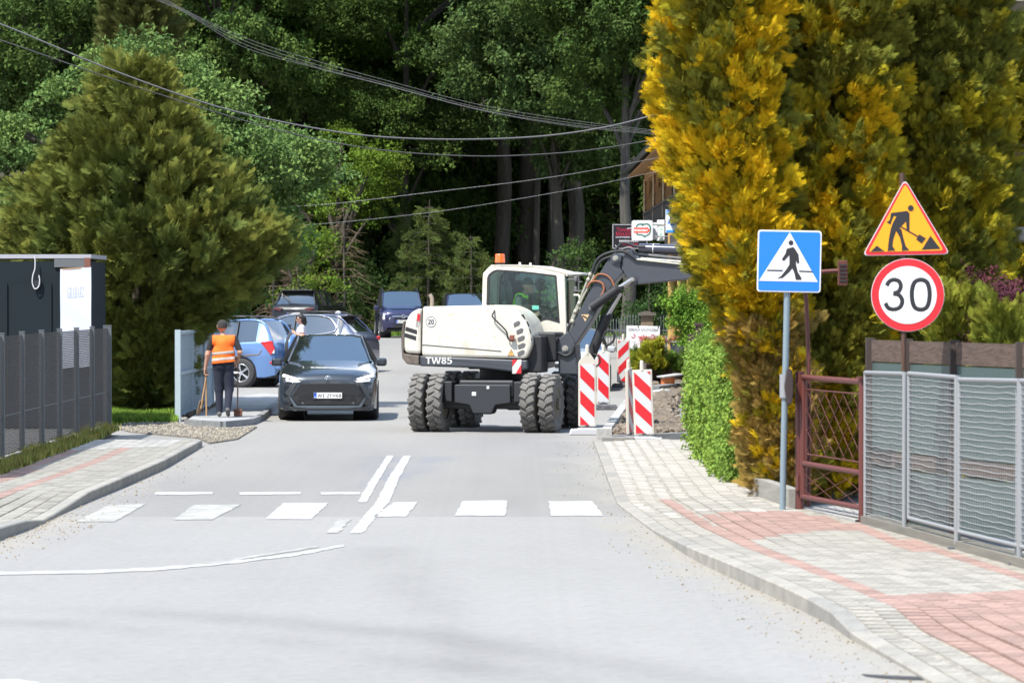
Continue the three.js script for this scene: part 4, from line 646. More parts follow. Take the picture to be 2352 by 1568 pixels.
// --- black SUV with its tail towards the street
{
  const s = 61.5, z = -FOCAL / s, x = (688 - CX) / s, turn = Math.PI - 0.20;
  const pnt = paintOf(0.012, 0.014, 0.017, { metalness: 0, specularIntensity: 0.3, clearcoat: 0.5 });
  const { t, B, W } = car('large_suv', 'black SUV parked with its tail to the street under the trees', [x + 0.25, groundY(0, z - 2), z - 2.2], turn, { L: 4.7, W: 1.88, H: 1.70, fo: 0.9, wb: 2.79, wr: 0.36, noseY: 0.95, cowlZ: 1.0, cowlY: 1.14, roofZ0: 0.2, roofZ1: -1.75, rearZ: -2.15, tailY: 1.08, belt0: 1.06, belt1: 1.12, roofW: 0.64, drop: 0.03, paint: pnt, bPillars: [-0.3, -1.1], winEnd: -1.6 });
  put('spoiler', rbox(1.24, 0.05, 0.3, 0.02, 0, 1.665, B + 0.55, 0.1), M_BLACK, t);
  for (const q of [1, -1]) put('tail_light', extr(roundPoly([[0, 0], [0.3, 0.02], [0.36, -0.04], [0.1, -0.1]], 0.02).map(([a, b]) => [q * a, b]).slice().sort(() => 0), 0.06).rotateY(Math.PI).translate(-q * 0.42 - q * 0, 1.0, B - 0.005), mat(0.09, 0.012, 0.016, { roughness: 0.12, clearcoat: 1 }), t);
  put('rear_wiper', bar([-0.25, 1.16, B + 0.17], [0.22, 1.19, B + 0.16], 0.012, 5), M_BLACK, t);
  put('bumper_trim', extr(roundPoly([[-0.62, 0.72], [0.62, 0.72], [0.5, 0.5], [-0.5, 0.5]], 0.04), 0.04, 0.008).rotateY(Math.PI).translate(0, 0, B - 0.015), mat(0.03, 0.033, 0.037, { roughness: 0.4 }), t);
  plate(t, 'KK 57929', 0, 0.78, B - 0.045, Math.PI);
}
// --- dark blue small van facing the street
{
  const s = 66, z = -FOCAL / s, x = (907 - CX) / s;
  const pnt = paintOf(0.016, 0.017, 0.062);
  const { t, F, W } = car('small_van', 'dark blue tall small van facing the street at the wood edge', [x + 0.12, groundY(0, z - 1.2), z - 1.75], 0.10, { L: 3.54, W: 1.62, H: 1.66, fo: 0.72, wb: 2.36, wr: 0.285, noseY: 0.90, cowlZ: 0.98, cowlY: 1.10, roofZ0: 0.30, roofZ1: -1.45, rearZ: -1.68, tailY: 1.0, belt0: 0.98, belt1: 1.0, roofW: 0.62, crown: 0.035, paint: pnt, bPillars: [-0.1, -0.9], winEnd: -1.4 });
  const bend = (g) => warp(warpSub(g), (v) => { v.z += F + 0.01 - 0.20 * v.x * v.x - Math.max(0, v.y - 0.72) * 0.3; });
  for (const q of [1, -1]) { put('headlight', bend(extr(roundPoly([[0.44, 0.82], [0.70, 0.86], [0.73, 0.64], [0.47, 0.64]].map(([a, b]) => [q * a, b]), 0.05), 0.08, 0.01)), M_CLEARLENS, t); put('fog_lamp', bend(extr(ngon(0.05, 14, q * 0.58, 0.42), 0.06)), M_CLEARLENS, t); put('roof_rail', tube([[q * 0.6, 1.62, 0.15], [q * 0.61, 1.70, 0.0], [q * 0.6, 1.70, -1.2], [q * 0.58, 1.62, -1.4]], 0.022, 6, 16), M_BLACK, t); }
  put('grille', bend(extr([[-0.44, 0.80], [0.44, 0.80], [0.46, 0.68], [-0.46, 0.68]], 0.03)), M_BLACK, t);
  put('grille_bar', bend(extr(roundPoly([[-0.45, 0.765], [0.45, 0.765], [0.45, 0.735], [-0.45, 0.735]], 0.01), 0.06, 0.006)), M_CHROME, t);
  put('badge', place(new THREE.TorusGeometry(0.06, 0.012, 6, 24), 0, 0.75, F + 0.04), M_CHROME, t);
  put('badge_bolt', bar([-0.06, 0.745, F + 0.045], [0.06, 0.755, F + 0.045], 0.01, 5), M_CHROME, t);
  put('lower_grille', bend(extr([[-0.46, 0.47], [0.46, 0.47], [0.44, 0.37], [-0.44, 0.37]], 0.03)), M_BLACK, t);
  plate(t, 'KMY 04130', 0, 0.57, F + 0.025);
  for (const q of [-0.22, 0.28]) put('wiper', bar([q - 0.2, 1.11, 0.98], [q + 0.2, 1.14, 0.94], 0.01, 5), M_BLACK, t);
}
// --- dark blue saloon, its roof just above the excavator's engine cover
car('saloon_car', 'dark blue car behind the excavator, only its roof above the engine cover', [(1068 - CX) / FOCAL * 131, groundY(0, -131), -131], 0.1, { L: 4.2, W: 1.74, H: 1.56, fo: 0.85, wb: 2.6, wr: 0.31, noseY: 0.82, cowlZ: 0.9, cowlY: 1.0, roofZ0: 0.05, roofZ1: -1.2, rearZ: -1.7, tailY: 1.0, belt0: 0.95, belt1: 1.0, roofW: 0.6, paint: paintOf(0.02, 0.024, 0.08) });
// --- pale silver hatchback behind the boom
{
  const z = -88, x = (1322 - CX) / FOCAL * 88;
  const { t, F } = car('hatchback', 'silver hatchback parked behind the excavator boom', [x, 0, z - 1.9], -0.05, { L: 4.0, W: 1.72, H: 1.50, fo: 0.82, wb: 2.5, wr: 0.30, noseY: 0.80, cowlZ: 0.88, cowlY: 0.98, roofZ0: 0.05, roofZ1: -1.3, rearZ: -1.75, tailY: 0.98, belt0: 0.93, belt1: 0.98, roofW: 0.59, paint: paintOf(0.52, 0.54, 0.56, { metalness: 0.5 }) });
  for (const q of [1, -1]) put('headlight', rbox(0.3, 0.16, 0.1, 0.04, q * 0.62, 0.72, F - 0.08, 0, q * 0.4), M_CLEARLENS, t);
  put('grille', rbox(0.8, 0.1, 0.06, 0.02, 0, 0.62, F - 0.01), M_BLACK, t);
  plate(t, '3X', 0, 0.46, F + 0.02);
}
// ---------------------------------------------------------------- wheeled excavator
const EX_POS = (() => { const p = onLevel(1150, 992); return V(p.x, 0, p.z - 1.1); })(), EX_TURN = -0.225;
const ex = (px, py) => [(px - 1150) / 131.5, 2.3 - (py - 677) / 135];
const exz = (zx, zy) => ex(928.5 + zx * 0.3070, 550.2 + zy * 0.3070);       // measured on an enlarged crop
const exb = (zx, zy) => ex(1272.4 + zx * 0.1974, 550.2 + zy * 0.1974);      // another crop: boom
{
  const t = thing('excavator', 'white wheeled excavator with a dark grey boom working beside the dug pavement', 'excavator', [EX_POS.x, 0, EX_POS.z], EX_TURN);
  const grime = noiseTex(512, (u, v, r) => { const d = clamp((pn(u, v, 10, 4) + 0.6 * pn(u, v, 40, 7) - 0.35) * 1.6, 0, 1), k = clamp((pn(u, v, 90, 3) - 0.55) * 4, 0, 1); return [246 - 34 * d - 60 * k, 244 - 44 * d - 70 * k, 240 - 58 * d - 80 * k]; }, { seed: 41, repeat: 0.45 });
  const cream = new THREE.MeshPhysicalMaterial({ color: col(0.60, 0.575, 0.50), map: grime, roughness: 0.42, clearcoat: 0.35, clearcoatRoughness: 0.2 });
  const slate = new THREE.MeshPhysicalMaterial({ color: col(0.055, 0.062, 0.075), roughness: 0.45, clearcoat: 0.3, clearcoatRoughness: 0.3, map: grain });
  const slateDirty = new THREE.MeshStandardMaterial({ color: col(0.20, 0.16, 0.13), roughness: 0.8, map: soilTex });
  const black = new THREE.MeshStandardMaterial({ color: col(0.016, 0.017, 0.019), roughness: 0.6 });
  const grey = mat(0.11, 0.11, 0.115, { roughness: 0.6 }), steel = mat(0.5, 0.5, 0.5, { roughness: 0.22, metalness: 0.9 });
  const tyreM = new THREE.MeshStandardMaterial({ color: col(0.22, 0.21, 0.195), map: soilTex, roughness: 0.95 });
  const decalM = mat(0.55, 0.55, 0.53, { roughness: 0.5 }), ink = mat(0.02, 0.02, 0.022, { roughness: 0.6 });
  const E = (pts, f = exz) => pts.map(([a, b]) => f(a, b));
  // engine cover and counterweight
  const hood = put('engine_cover', extr(roundPoly(E([[248, 868], [252, 500], [860, 487], [960, 530], [1030, 610], [1062, 720], [1062, 790], [1020, 884]]), [0.07, 0.07, 0.4, 0.3, 0.3, 0.15, 0.15, 0.07]), 1.12, 0.045).translate(0, 0, 0.60), cream, t);
  const cw = put('counterweight', extr(roundPoly(E([[246, 852], [246, 505], [160, 545], [118, 640], [100, 720], [104, 800], [130, 845]]), [0.08, 0.08, 0.3, 0.3, 0.2, 0.2, 0.15]), 2.26, 0.05).translate(0, 0, 0.03), cream, t);
  put('rear_guard', extr(roundPoly(E([[232, 862], [232, 935], [140, 925], [105, 880], [97, 700], [112, 610], [125, 605], [108, 700], [112, 840], [140, 852]]), 0.02), 2.3, 0.02).translate(0, 0, 0.03), slateDirty, t);
  put('skirt', extr(roundPoly(E([[234, 862], [1030, 893], [1030, 960], [935, 985], [880, 975], [700, 955], [234, 940]]), 0.02), 2.24, 0.03).translate(0, 0, 0.03), slate, t);
  const zs = 1.165;
  put('panel_seam', merge([beam(V(...exz(256, 505), 1.157), V(...exz(244, 850), 1.157), 0.012, 0.012), beam(V(...exz(256, 782), 1.162), V(...exz(840, 828), 1.162), 0.008, 0.012)]), ink, hood);
  // louvres
  for (const [a, b] of [[172, 676], [166, 722]]) put('vent', extr(roundPoly(E([[a - 40, b - 28], [a + 44, b - 2], [a + 43, b + 30], [a - 44, b + 2]]), 0.01), 0.02, 0.003).translate(0, 0, 1.155), black, cw);
  for (const [a, b, w] of [[955, 628, 26], [977, 682, 28], [987, 736, 29], [990, 790, 30], [986, 842, 29]]) put('vent', extr(roundPoly(E([[a - w, b - 6], [a + w * 0.4, b - 26], [a + w, b - 16], [a + w * 0.7, b + 10], [a - w * 0.8, b + 26]]), 0.015), 0.03, 0.004).translate(0, 0, 1.150), mat(0.10, 0.10, 0.10, { roughness: 0.7 }), hood);
  for (const [a, b] of [[996, 578], [1027, 630], [1040, 682], [1046, 732]]) put('vent', extr(roundPoly(E([[a - 22, b - 18], [a + 4, b - 22], [a + 18, b + 12], [a - 8, b + 22]]), 0.015), 0.03, 0.004).translate(0, 0, 1.125), black, hood);
  // lettering and stickers
  { const [x, y] = exz(378, 898); put('model_lettering', letters('TW85', 0.455, 0.115, 0.004).translate(x, y, 1.152), decalM, t); }
  { const [x, y] = exz(320, 613); const d = put('speed_sticker', cyl(0.088, 0.088, 0.004, x, y, 1.161, Math.PI / 2, 0, 0, 30), decalM, hood); put('sticker_ring', place(new THREE.TorusGeometry(0.086, 0.004, 5, 36), x, y, 1.163), ink, d); put('sticker_number', letters('20', 0.10, 0.085, 0.003).translate(x, y, 1.164), ink, d); }
  { const [x, y] = exz(912, 838); const d = put('warning_sticker', extr([[-0.062, -0.055], [0.062, -0.055], [0, 0.06]], 0.004).translate(x, y, 1.161), ink, hood); put('sticker_face', extr([[-0.05, -0.048], [0.05, -0.048], [0, 0.046]], 0.004).translate(x, y, 1.163), mat(0.62, 0.36, 0.10), d); put('sticker_mark', merge([box(0.008, 0.045, 0.003, x, y + 0.0, 1.166), box(0.009, 0.009, 0.003, x, y - 0.034, 1.166)]), ink, d); }
  const redM = mat(0.5, 0.02, 0.03, { roughness: 0.4 });
  { const a = sub('reflector_board', t, [...exz(955, 940), 1.166]); put('board', box(0.155, 0.235, 0.004, 0, 0, 0), decalM, a); put('red_stripe', merge([extr([[-0.077, 0.117], [0.01, 0.117], [-0.077, 0.0]], 0.004).translate(0, 0, 0.004), extr([[0.077, 0.04], [0.077, -0.117], [-0.02, -0.117]], 0.004).translate(0, 0, 0.004)]), redM, a); }
  { const a = put('rear_reflector', box(0.055, 0.25, 0.006, ...exz(222, 600), 1.157, 0, 0, -0.1), decalM, cw); put('red_stripe', box(0.05, 0.12, 0.006, ...exz(228, 580), 1.162, 0, 0, -0.1), redM, a); }
  put('exhaust_pipe', tube([[...exz(276, 505), 0.7], [...exz(278, 470), 0.7], [...exz(276, 440), 0.7], [...exz(262, 408), 0.7]], 0.034, 10, 12), mat(0.26, 0.21, 0.16, { roughness: 0.7 }), t);
  put('lamp_stalk', tube([[...exz(790, 515), 1.1], [...exz(787, 545), 1.2], [...exz(778, 565), 1.22], [...exz(885, 685), 1.22], [...exz(893, 730), 1.22], [...exz(915, 750), 1.22], [...exz(940, 745), 1.22]], 0.014, 6, 30), ink, t);
  put('side_lamp', rbox(0.075, 0.09, 0.06, 0.01, ...exz(925, 728), 1.22), mat(0.20, 0.06, 0.04), t);
  put('stalk_knob', ball(0.035, ...exz(792, 513), 1.12), grey, t);
  // cab
  const cab = sub('cab', t), zN = -0.10, zF = -1.06;
  const outer = roundPoly(E([[576, 860], [572, 480], [578, 250], [640, 188], [830, 187], [1000, 198], [1160, 236], [1192, 250], [1204, 640], [1206, 860]]), [0, 0.1, 0.2, 0.25, 0.2, 0.3, 0.05, 0.03, 0.1, 0]);
  const hole = roundPoly(E([[600, 700], [600, 480], [606, 262], [668, 216], [900, 232], [1137, 262], [1163, 636], [1052, 602], [985, 640], [960, 700]]), [0.02, 0.1, 0.2, 0.2, 0.3, 0.04, 0.02, 0.1, 0.05, 0.02]);
  const gasket = roundPoly(E([[622, 690], [622, 480], [628, 270], [680, 236], [900, 250], [1118, 278], [1142, 606], [1050, 570], [975, 630], [950, 690]]), [0.02, 0.1, 0.2, 0.2, 0.3, 0.04, 0.02, 0.1, 0.05, 0.02]);
  const glass = new THREE.MeshPhysicalMaterial({ color: col(0.84, 0.96, 0.93), transmission: 1, roughness: 0.02, thickness: 0, ior: 1.45 });
  for (const z of [zN, zF]) {
    put('cab_side', extr(outer, 0.06, 0.012, [hole]), cream, cab).position.z = z;
    const gk = put('window_gasket', extr(hole, 0.03, 0, [gasket]), ink, cab); gk.position.z = z + (z === zN ? 0.01 : -0.01);
    put('side_pane', extr(gasket, 0.006), glass, gk);
  }
  const roofPts = E([[640, 187], [830, 186], [1000, 197], [1160, 235], [1196, 250], [1196, 262], [1160, 250], [1000, 214], [830, 203], [640, 204]]);
  put('cab_roof', extr(roofPts, 1.02).translate(0, 0, (zN + zF) / 2), cream, cab);
  put('cab_rear', extr(E([[572, 480], [578, 250], [640, 187], [640, 204], [592, 262], [590, 480]]), 0.95).translate(0, 0, (zN + zF) / 2), cream, cab);
  put('cab_floor', box(1.4, 0.08, 0.95, exz(890, 850)[0], exz(890, 850)[1], (zN + zF) / 2), black, cab);
  put('front_frame', merge([beam(V(...exz(1200, 262), zN), V(...exz(1200, 262), zF), 0.05, 0.05), beam(V(...exz(1204, 640), zN), V(...exz(1204, 640), zF), 0.05, 0.05)]), cream, cab);
  put('windshield', box(0.006, exz(0, 262)[1] - exz(0, 640)[1] - 0.06, 0.86, exz(1200, 0)[0], (exz(0, 262)[1] + exz(0, 640)[1]) / 2, (zN + zF) / 2), glass, cab);
  put('lower_windshield', box(0.006, 0.42, 0.86, exz(1203, 0)[0], exz(0, 720)[1], (zN + zF) / 2), glass, cab);
  put('wiper_frame', merge([bar([...exz(1204, 280), zN - 0.1], [...exz(1208, 640), zN - 0.1], 0.014, 5), bar([...exz(1204, 280), zF + 0.12], [...exz(1208, 640), zF + 0.12], 0.014, 5)]), ink, cab);
  put('sun_visor', extr(E([[1168, 258], [1200, 240], [1310, 252], [1312, 260], [1215, 268]]), 0.9, 0.01).translate(0, 0, (zN + zF) / 2), mat(0.45, 0.45, 0.44, { roughness: 0.5 }), cab);
  put('grab_handle', tube([[...exz(1262, 415), zN + 0.02], [...exz(1300, 418), zN + 0.06], [...exz(1308, 440), zN + 0.06], [...exz(1306, 520), zN + 0.06]], 0.02, 6, 16), cream, cab);
  put('front_mirror', merge([bar([...exz(1210, 300), zN], [...exz(1300, 292), zN + 0.05], 0.012, 5), bar([...exz(1300, 285), zN + 0.05], [...exz(1300, 390), zN + 0.05], 0.012, 5), bar([...exz(1300, 318), zN + 0.05], [...exz(1335, 316), zN + 0.2], 0.012, 5), bar([...exz(1275, 385), zN + 0.05], [...exz(1330, 384), zN + 0.05], 0.012, 5), rbox(0.06, 0.09, 0.09, 0.02, ...exz(1278, 295), zN + 0.05), rbox(0.05, 0.09, 0.05, 0.01, ...exz(1274, 370), zN + 0.03)]), grey, cab);
  put('seat', merge([rbox(0.5, 0.14, 0.5, 0.05, exz(800, 0)[0], exz(0, 640)[1], -0.58), rbox(0.14, 0.75, 0.5, 0.05, exz(712, 0)[0], exz(0, 500)[1], -0.58, 0, 0, 0.1), rbox(0.1, 0.2, 0.28, 0.04, exz(705, 0)[0], exz(0, 345)[1], -0.58)]), mat(0.03, 0.045, 0.045), cab);
  put('steering_column', merge([bar([...exz(1075, 640), -0.58], [...exz(1040, 545), -0.58], 0.03, 8), place(new THREE.TorusGeometry(0.17, 0.014, 6, 24), ...exz(1035, 535), -0.58, Math.PI / 2, 0.5, 0)]), ink, cab);
  put('interior_sticker', box(0.12, 0.07, 0.002, ...exz(970, 508), zN - 0.012), mat(0.25, 0.62, 0.52), cab);
  for (const [a, b] of [[835, 180], [915, 184]]) put('roof_knob', cyl(0.02, 0.025, 0.06, ...exz(a, b), -0.3), cream, cab);
  { const [x, y] = exz(660, 140), b = sub('beacon', t, [x, y, -0.55]); put('beacon_base', cyl(0.085, 0.075, 0.09, 0, -0.11, 0), ink, b); put('beacon_lens', merge([cyl(0.085, 0.092, 0.13, 0, 0, 0, 0, 0, 0, 22), cyl(0.075, 0.085, 0.02, 0, 0.075, 0, 0, 0, 0, 22)]), mat(0.75, 0.12, 0.01, { roughness: 0.2, clearcoat: 1 }), b); }
  // revolving frame, turntable
  put('revolving_frame', merge([rbox(1.0, 0.34, 2.0, 0.04, 0.15, 1.22, 0), rbox(0.5, 0.5, 0.7, 0.04, ...exz(1080, 800), 0.2), rbox(0.32, 0.62, 0.5, 0.03, ...exz(1055, 850), 0.75)]), black, t);
  put('turntable', cyl(0.42, 0.40, 0.34, 0.05, 0.93, 0, 0, 0, 0, 28), black, t);
  // boom foot
  const Bm = (pts) => E(pts, exb), zb = 0.22;
  put('boom_bracket', extr(roundPoly(Bm([[-60, 1130], [110, 1150], [220, 1060], [300, 1190], [310, 1300], [330, 1560], [110, 1560], [110, 1400], [-60, 1430]]), 0.03), 0.42, 0.02).translate(0, 0, zb), slate, t);
  put('bracket_plate', extr(roundPoly(Bm([[-90, 1120], [120, 1130], [120, 1180], [-90, 1190]]), 0.02), 0.62, 0.02).translate(0, 0, zb), black, t);
  // boom
  const boom = put('boom', extr(roundPoly(Bm([[150, 1330], [120, 1230], [240, 1050], [480, 560], [700, 190], [768, 150], [835, 215], [812, 330], [850, 385], [740, 505], [680, 600], [560, 800], [480, 950], [300, 1215], [280, 1310], [210, 1350]]), [0.05, 0.1, 0.1, 0.1, 0.12, 0.1, 0.1, 0.04, 0.03, 0.06, 0.1, 0.2, 0.2, 0.1, 0.1, 0.1]), 0.34, 0.015).translate(0, 0, zb), slate, t);
  const pin = (f, r = 0.06, parent = boom, d = 0.46) => { const [x, y] = f; put('pin', merge([cyl(r, r, d, x, y, zb, Math.PI / 2, 0, 0, 16), cyl(r * 0.6, r * 0.6, d + 0.03, x, y, zb, Math.PI / 2, 0, 0, 10)]), mat(0.34, 0.33, 0.29, { roughness: 0.5, metalness: 0.5 }), parent); const p2 = put('boss', cyl(r * 1.8, r * 1.8, d * 0.9, x, y, zb, Math.PI / 2, 0, 0, 22), slate, parent); };
  pin(exb(190, 1262), 0.055); pin(exb(768, 220), 0.05); pin(exb(490, 788), 0.04);
  put('sticker', extr(E([[368, 868], [462, 868], [415, 950]], exb), 0.004).translate(0, 0, zb + 0.173), mat(0.55, 0.38, 0.2), boom);
  put('sticker_mark', beam(V(...exb(385, 880), zb + 0.177), V(...exb(432, 908), zb + 0.177), 0.012, 0.02), ink, boom);
  const arm = put('intermediate_boom', extr(roundPoly(Bm([[815, 330], [868, 150], [905, 112], [1000, 225], [1640, 300], [2180, 420], [2180, 560], [1600, 462], [1010, 522], [930, 520], [850, 380]]), [0.05, 0.06, 0.05, 0.1, 0.1, 0.05, 0.05, 0.1, 0.04, 0.04, 0.05]), 0.30, 0.015).translate(0, 0, zb), slate, t);
  pin(exb(955, 470), 0.042, arm);
  put('wear_strip', beam(V(...exb(1040, 218), zb + 0.1), V(...exb(1500, 258), zb + 0.1), 0.02, 0.03), mat(0.55, 0.55, 0.53), arm);
  // hydraulic rams
  const rods = (name, a, b, c, r, m, z = zb) => { const g = put(name, merge([bar(V(...exb(...a), z), V(...exb(...b), z), r, 16), cyl(r * 1.12, r * 1.12, 0.05, ...exb(...b), z)]), m, t); put('piston_rod', bar(V(...exb(...b), z), V(...exb(...c), z), r * 0.52, 12), steel, g); return g; };
  rods('lift_ram', [440, 1390], [640, 890], [790, 620], 0.088, black, zb + 0.0);
  rods('adjust_ram', [490, 790], [812, 562], [955, 470], 0.08, black, zb + 0.24);
  rods('arm_ram', [1010, 108], [1640, 132], [2150, 330], 0.085, mat(0.03, 0.03, 0.045, { roughness: 0.2, clearcoat: 1 }), zb);
  put('ram_clamp', bar(V(...exb(1170, 114), zb), V(...exb(1180, 114.5), zb), 0.09, 16), decalM, t);
  // hoses and pipes along the boom
  const hose = (pts, r, m, z = zb + 0.18) => put('hose', tube(pts.map(([a, b, dz = 0]) => [...exb(a, b), z + dz]), r, 6, 34), m, boom);
  const pipeM = mat(0.33, 0.32, 0.26, { roughness: 0.45, metalness: 0.4 }), rust = mat(0.26, 0.10, 0.05, { roughness: 0.8 });
  hose([[490, 380], [560, 230], [680, 160], [860, 145], [1000, 235]], 0.026, black);
  hose([[520, 400], [600, 250], [760, 175], [780, 110], [840, 45], [920, 55], [1000, 85], [1100, 90]], 0.024, black);
  hose([[820, 120], [900, 100], [940, 110], [980, 170], [1060, 180], [1640, 235]], 0.026, grey, zb + 0.08);
  hose([[1000, 235], [1300, 268], [1580, 300]], 0.02, pipeM);
  hose([[490, 370], [440, 470], [340, 720], [280, 860], [240, 960]], 0.026, pipeM, zb + 0.12);
  hose([[520, 410], [470, 520], [400, 650], [330, 800], [260, 960]], 0.022, pipeM, zb + 0.17);
  hose([[440, 560], [480, 500], [550, 485], [620, 520], [630, 600], [580, 680]], 0.02, rust, zb + 0.2);
  hose([[510, 470], [560, 410], [640, 410], [710, 460], [750, 540]], 0.018, rust, zb + 0.19);
  hose([[60, 1280], [120, 1310], [200, 1345], [270, 1310], [300, 1240]], 0.026, black, zb + 0.24);
  hose([[260, 960], [220, 1010], [210, 1080]], 0.026, black, zb + 0.16);
  hose([[600, 1150], [640, 1070], [700, 1050], [740, 1100], [720, 1180], [650, 1230]], 0.02, black, zb + 0.1);
  hose([[490, 1190], [500, 1320], [560, 1350], [575, 1420], [520, 1475], [490, 1460]], 0.016, black, zb + 0.12);
  for (const [a, b] of [[470, 410], [450, 470], [345, 745], [300, 840], [270, 950], [60, 1280], [95, 1295]]) put('hose_fitting', ball(0.04, ...exb(a, b), zb + 0.17, 1, 1.2, 1, 8), pipeM, boom);
  // dipper arm and bucket reaching down into the dug strip, behind the garden trees
  { const e = exb(2165, 490), f = [e[0] + 0.15, 0.95]; put('dipper_arm', extr(roundPoly([[e[0] - 0.12, e[1] + 0.35], [e[0] + 0.16, e[1] + 0.2], [f[0] + 0.1, f[1]], [f[0] - 0.1, f[1]]], 0.04), 0.24, 0.015).translate(0, 0, zb), slate, t);
    put('bucket', extr(roundPoly([[f[0] + 0.1, f[1]], [f[0] + 0.25, f[1] - 0.35], [f[0] - 0.05, f[1] - 0.75], [f[0] - 0.5, f[1] - 0.72], [f[0] - 0.42, f[1] - 0.62], [f[0] - 0.15, f[1] - 0.2], [f[0] - 0.12, f[1]]], 0.05), 0.7, 0.02).translate(0, 0, zb), slateDirty, t); }
  // undercarriage
  put('chassis', merge([rbox(0.95, 0.30, 2.2, 0.04, 0, 0.72, 0), extr(roundPoly([[-0.48, 0.80], [0.48, 0.80], [0.48, 0.50], [0.22, 0.46], [0.16, 0.32], [-0.16, 0.32], [-0.22, 0.46], [-0.48, 0.50]], 0.03), 0.12, 0.015).translate(0, 0, 1.32)]), new THREE.MeshStandardMaterial({ color: col(0.022, 0.024, 0.028), roughness: 0.55 }), t);
  put('front_axle', merge([rbox(1.7, 0.17, 0.2, 0.04, 0, 0.47, 1.1), rbox(0.34, 0.3, 0.34, 0.08, 0, 0.45, 1.12), bar([-0.9, 0.5, 1.24], [0.9, 0.5, 1.24], 0.03, 8)]), black, t);
  put('rear_axle', merge([rbox(1.7, 0.17, 0.2, 0.04, 0, 0.47, -1.15), rbox(0.34, 0.3, 0.34, 0.08, 0, 0.45, -1.15)]), black, t);
  for (const s of [-1, 1]) put('support_box', rbox(0.14, 0.34, 0.5, 0.02, s * 0.6, 0.68, 1.1), black, t);
  put('blank_plate', merge([rbox(0.075, 0.065, 0.01, 0.01, -0.14, 0.645, 1.386), box(0.045, 0.05, 0.008, 0.10, 0.755, 1.386)]), decalM, t);
  const R = 0.49, w = 0.25;
  const prof = [[0.27, -w * 0.42], [R * 0.8, -w / 2], [R * 0.92, -w * 0.47], [R * 0.955, -w * 0.3], [R * 0.96, 0], [R * 0.955, w * 0.3], [R * 0.92, w * 0.47], [R * 0.8, w / 2], [0.27, w * 0.42], [0.25, w * 0.3]].map(([a, b]) => new THREE.Vector2(a, b));
  const tyreGeo = () => { const g = [place(new THREE.LatheGeometry(prof, 36), 0, 0, 0, 0, 0, -Math.PI / 2)]; for (let i = 0; i < 20; i++) for (const s of [-1, 1]) { const a = (i + (s > 0 ? 0.5 : 0)) / 20 * 6.2832, q = rbox(w * 0.52, 0.045, 0.085, 0.012, 0, 0, 0, 0, s * 0.45, 0); q.translate(s * w * 0.24, R * 0.965, 0); q.applyMatrix4(new THREE.Matrix4().makeRotationX(a)); g.push(q); } return merge(g); };
  const TG = tyreGeo(), RG = merge([cyl(0.265, 0.265, w * 0.7, 0, 0, 0, 0, 0, Math.PI / 2, 28), place(new THREE.TorusGeometry(0.255, 0.02, 6, 28), w * 0.38, 0, 0, 0, Math.PI / 2, 0)]), HG = merge([cyl(0.24, 0.2, 0.02, w * 0.36, 0, 0, 0, 0, -Math.PI / 2, 24), cyl(0.09, 0.1, 0.1, w * 0.4, 0, 0, 0, 0, Math.PI / 2, 14)]);
  const rimM = new THREE.MeshStandardMaterial({ color: col(0.25, 0.22, 0.17), map: soilTex, roughness: 0.9 });
  for (const z of [1.1, -1.15]) for (const s of [-1, 1]) for (const x of [0.80, 1.12]) { const g = sub('wheel', t, [s * x, R * 0.985, z]); g.rotation.y = s < 0 ? Math.PI : 0; g.rotation.x = x + z; put('tyre', TG, tyreM, g); const rim = put('rim', RG, rimM, g); put('hub', HG, rimM, rim); }
}
// ---------------------------------------------------------------- people
function sdfGeo(bones, o = {}) {                                       // bones: [ax, ay, az, ra, bx, by, bz, rb]
  const c = o.c ?? [0, 0.9, 0], half = o.half ?? 0.95, n = o.res ?? 96, k = o.k ?? 0.03;
  const mc = new MarchingCubes(n, new THREE.MeshStandardMaterial(), false, false, 90000); mc.isolation = 0;
  const B = bones.map(([a, b, d, r, e, f, g, s]) => ({ a, b, d, r, x: e - a, y: f - b, z: g - d, s, l: (e - a) ** 2 + (f - b) ** 2 + (g - d) ** 2 || 1e-9 }));
  const hs = n / 2;
  for (let z = 0; z < n; z++) for (let y = 0; y < n; y++) for (let x = 0; x < n; x++) {
    const X = c[0] + (x - hs) / hs * half, Y = c[1] + (y - hs) / hs * half, Z = c[2] + (z - hs) / hs * half; let d = 1e3;
    for (const q of B) { const px = X - q.a, py = Y - q.b, pz = Z - q.d, t = clamp((px * q.x + py * q.y + pz * q.z) / q.l, 0, 1), e = Math.hypot(px - q.x * t, py - q.y * t, (pz - q.z * t) * (o.zs ?? 1)) - (q.r + (q.s - q.r) * t); if (d > 900) d = e; else { const h = clamp(0.5 + 0.5 * (d - e) / k, 0, 1); d = d + (e - d) * h - k * h * (1 - h); } }
    if (o.clip) d = Math.max(d, o.clip(X, Y, Z));
    mc.field[z * n * n + y * n + x] = -d;
  }
  mc.update();
  const pos = new Float32Array(mc.count * 3), nor = new Float32Array(mc.count * 3);
  for (let i = 0; i < mc.count * 3; i++) { pos[i] = c[i % 3] + mc.positionArray[i] * half; nor[i] = mc.normalArray[i]; }
  const g = new THREE.BufferGeometry(); g.setAttribute('position', new THREE.BufferAttribute(pos, 3)); 
  const m = mergeVertices(g, 1e-5); m.computeVertexNormals(); return m;
}
const M_SKIN = mat(0.42, 0.235, 0.165, { roughness: 0.6 });
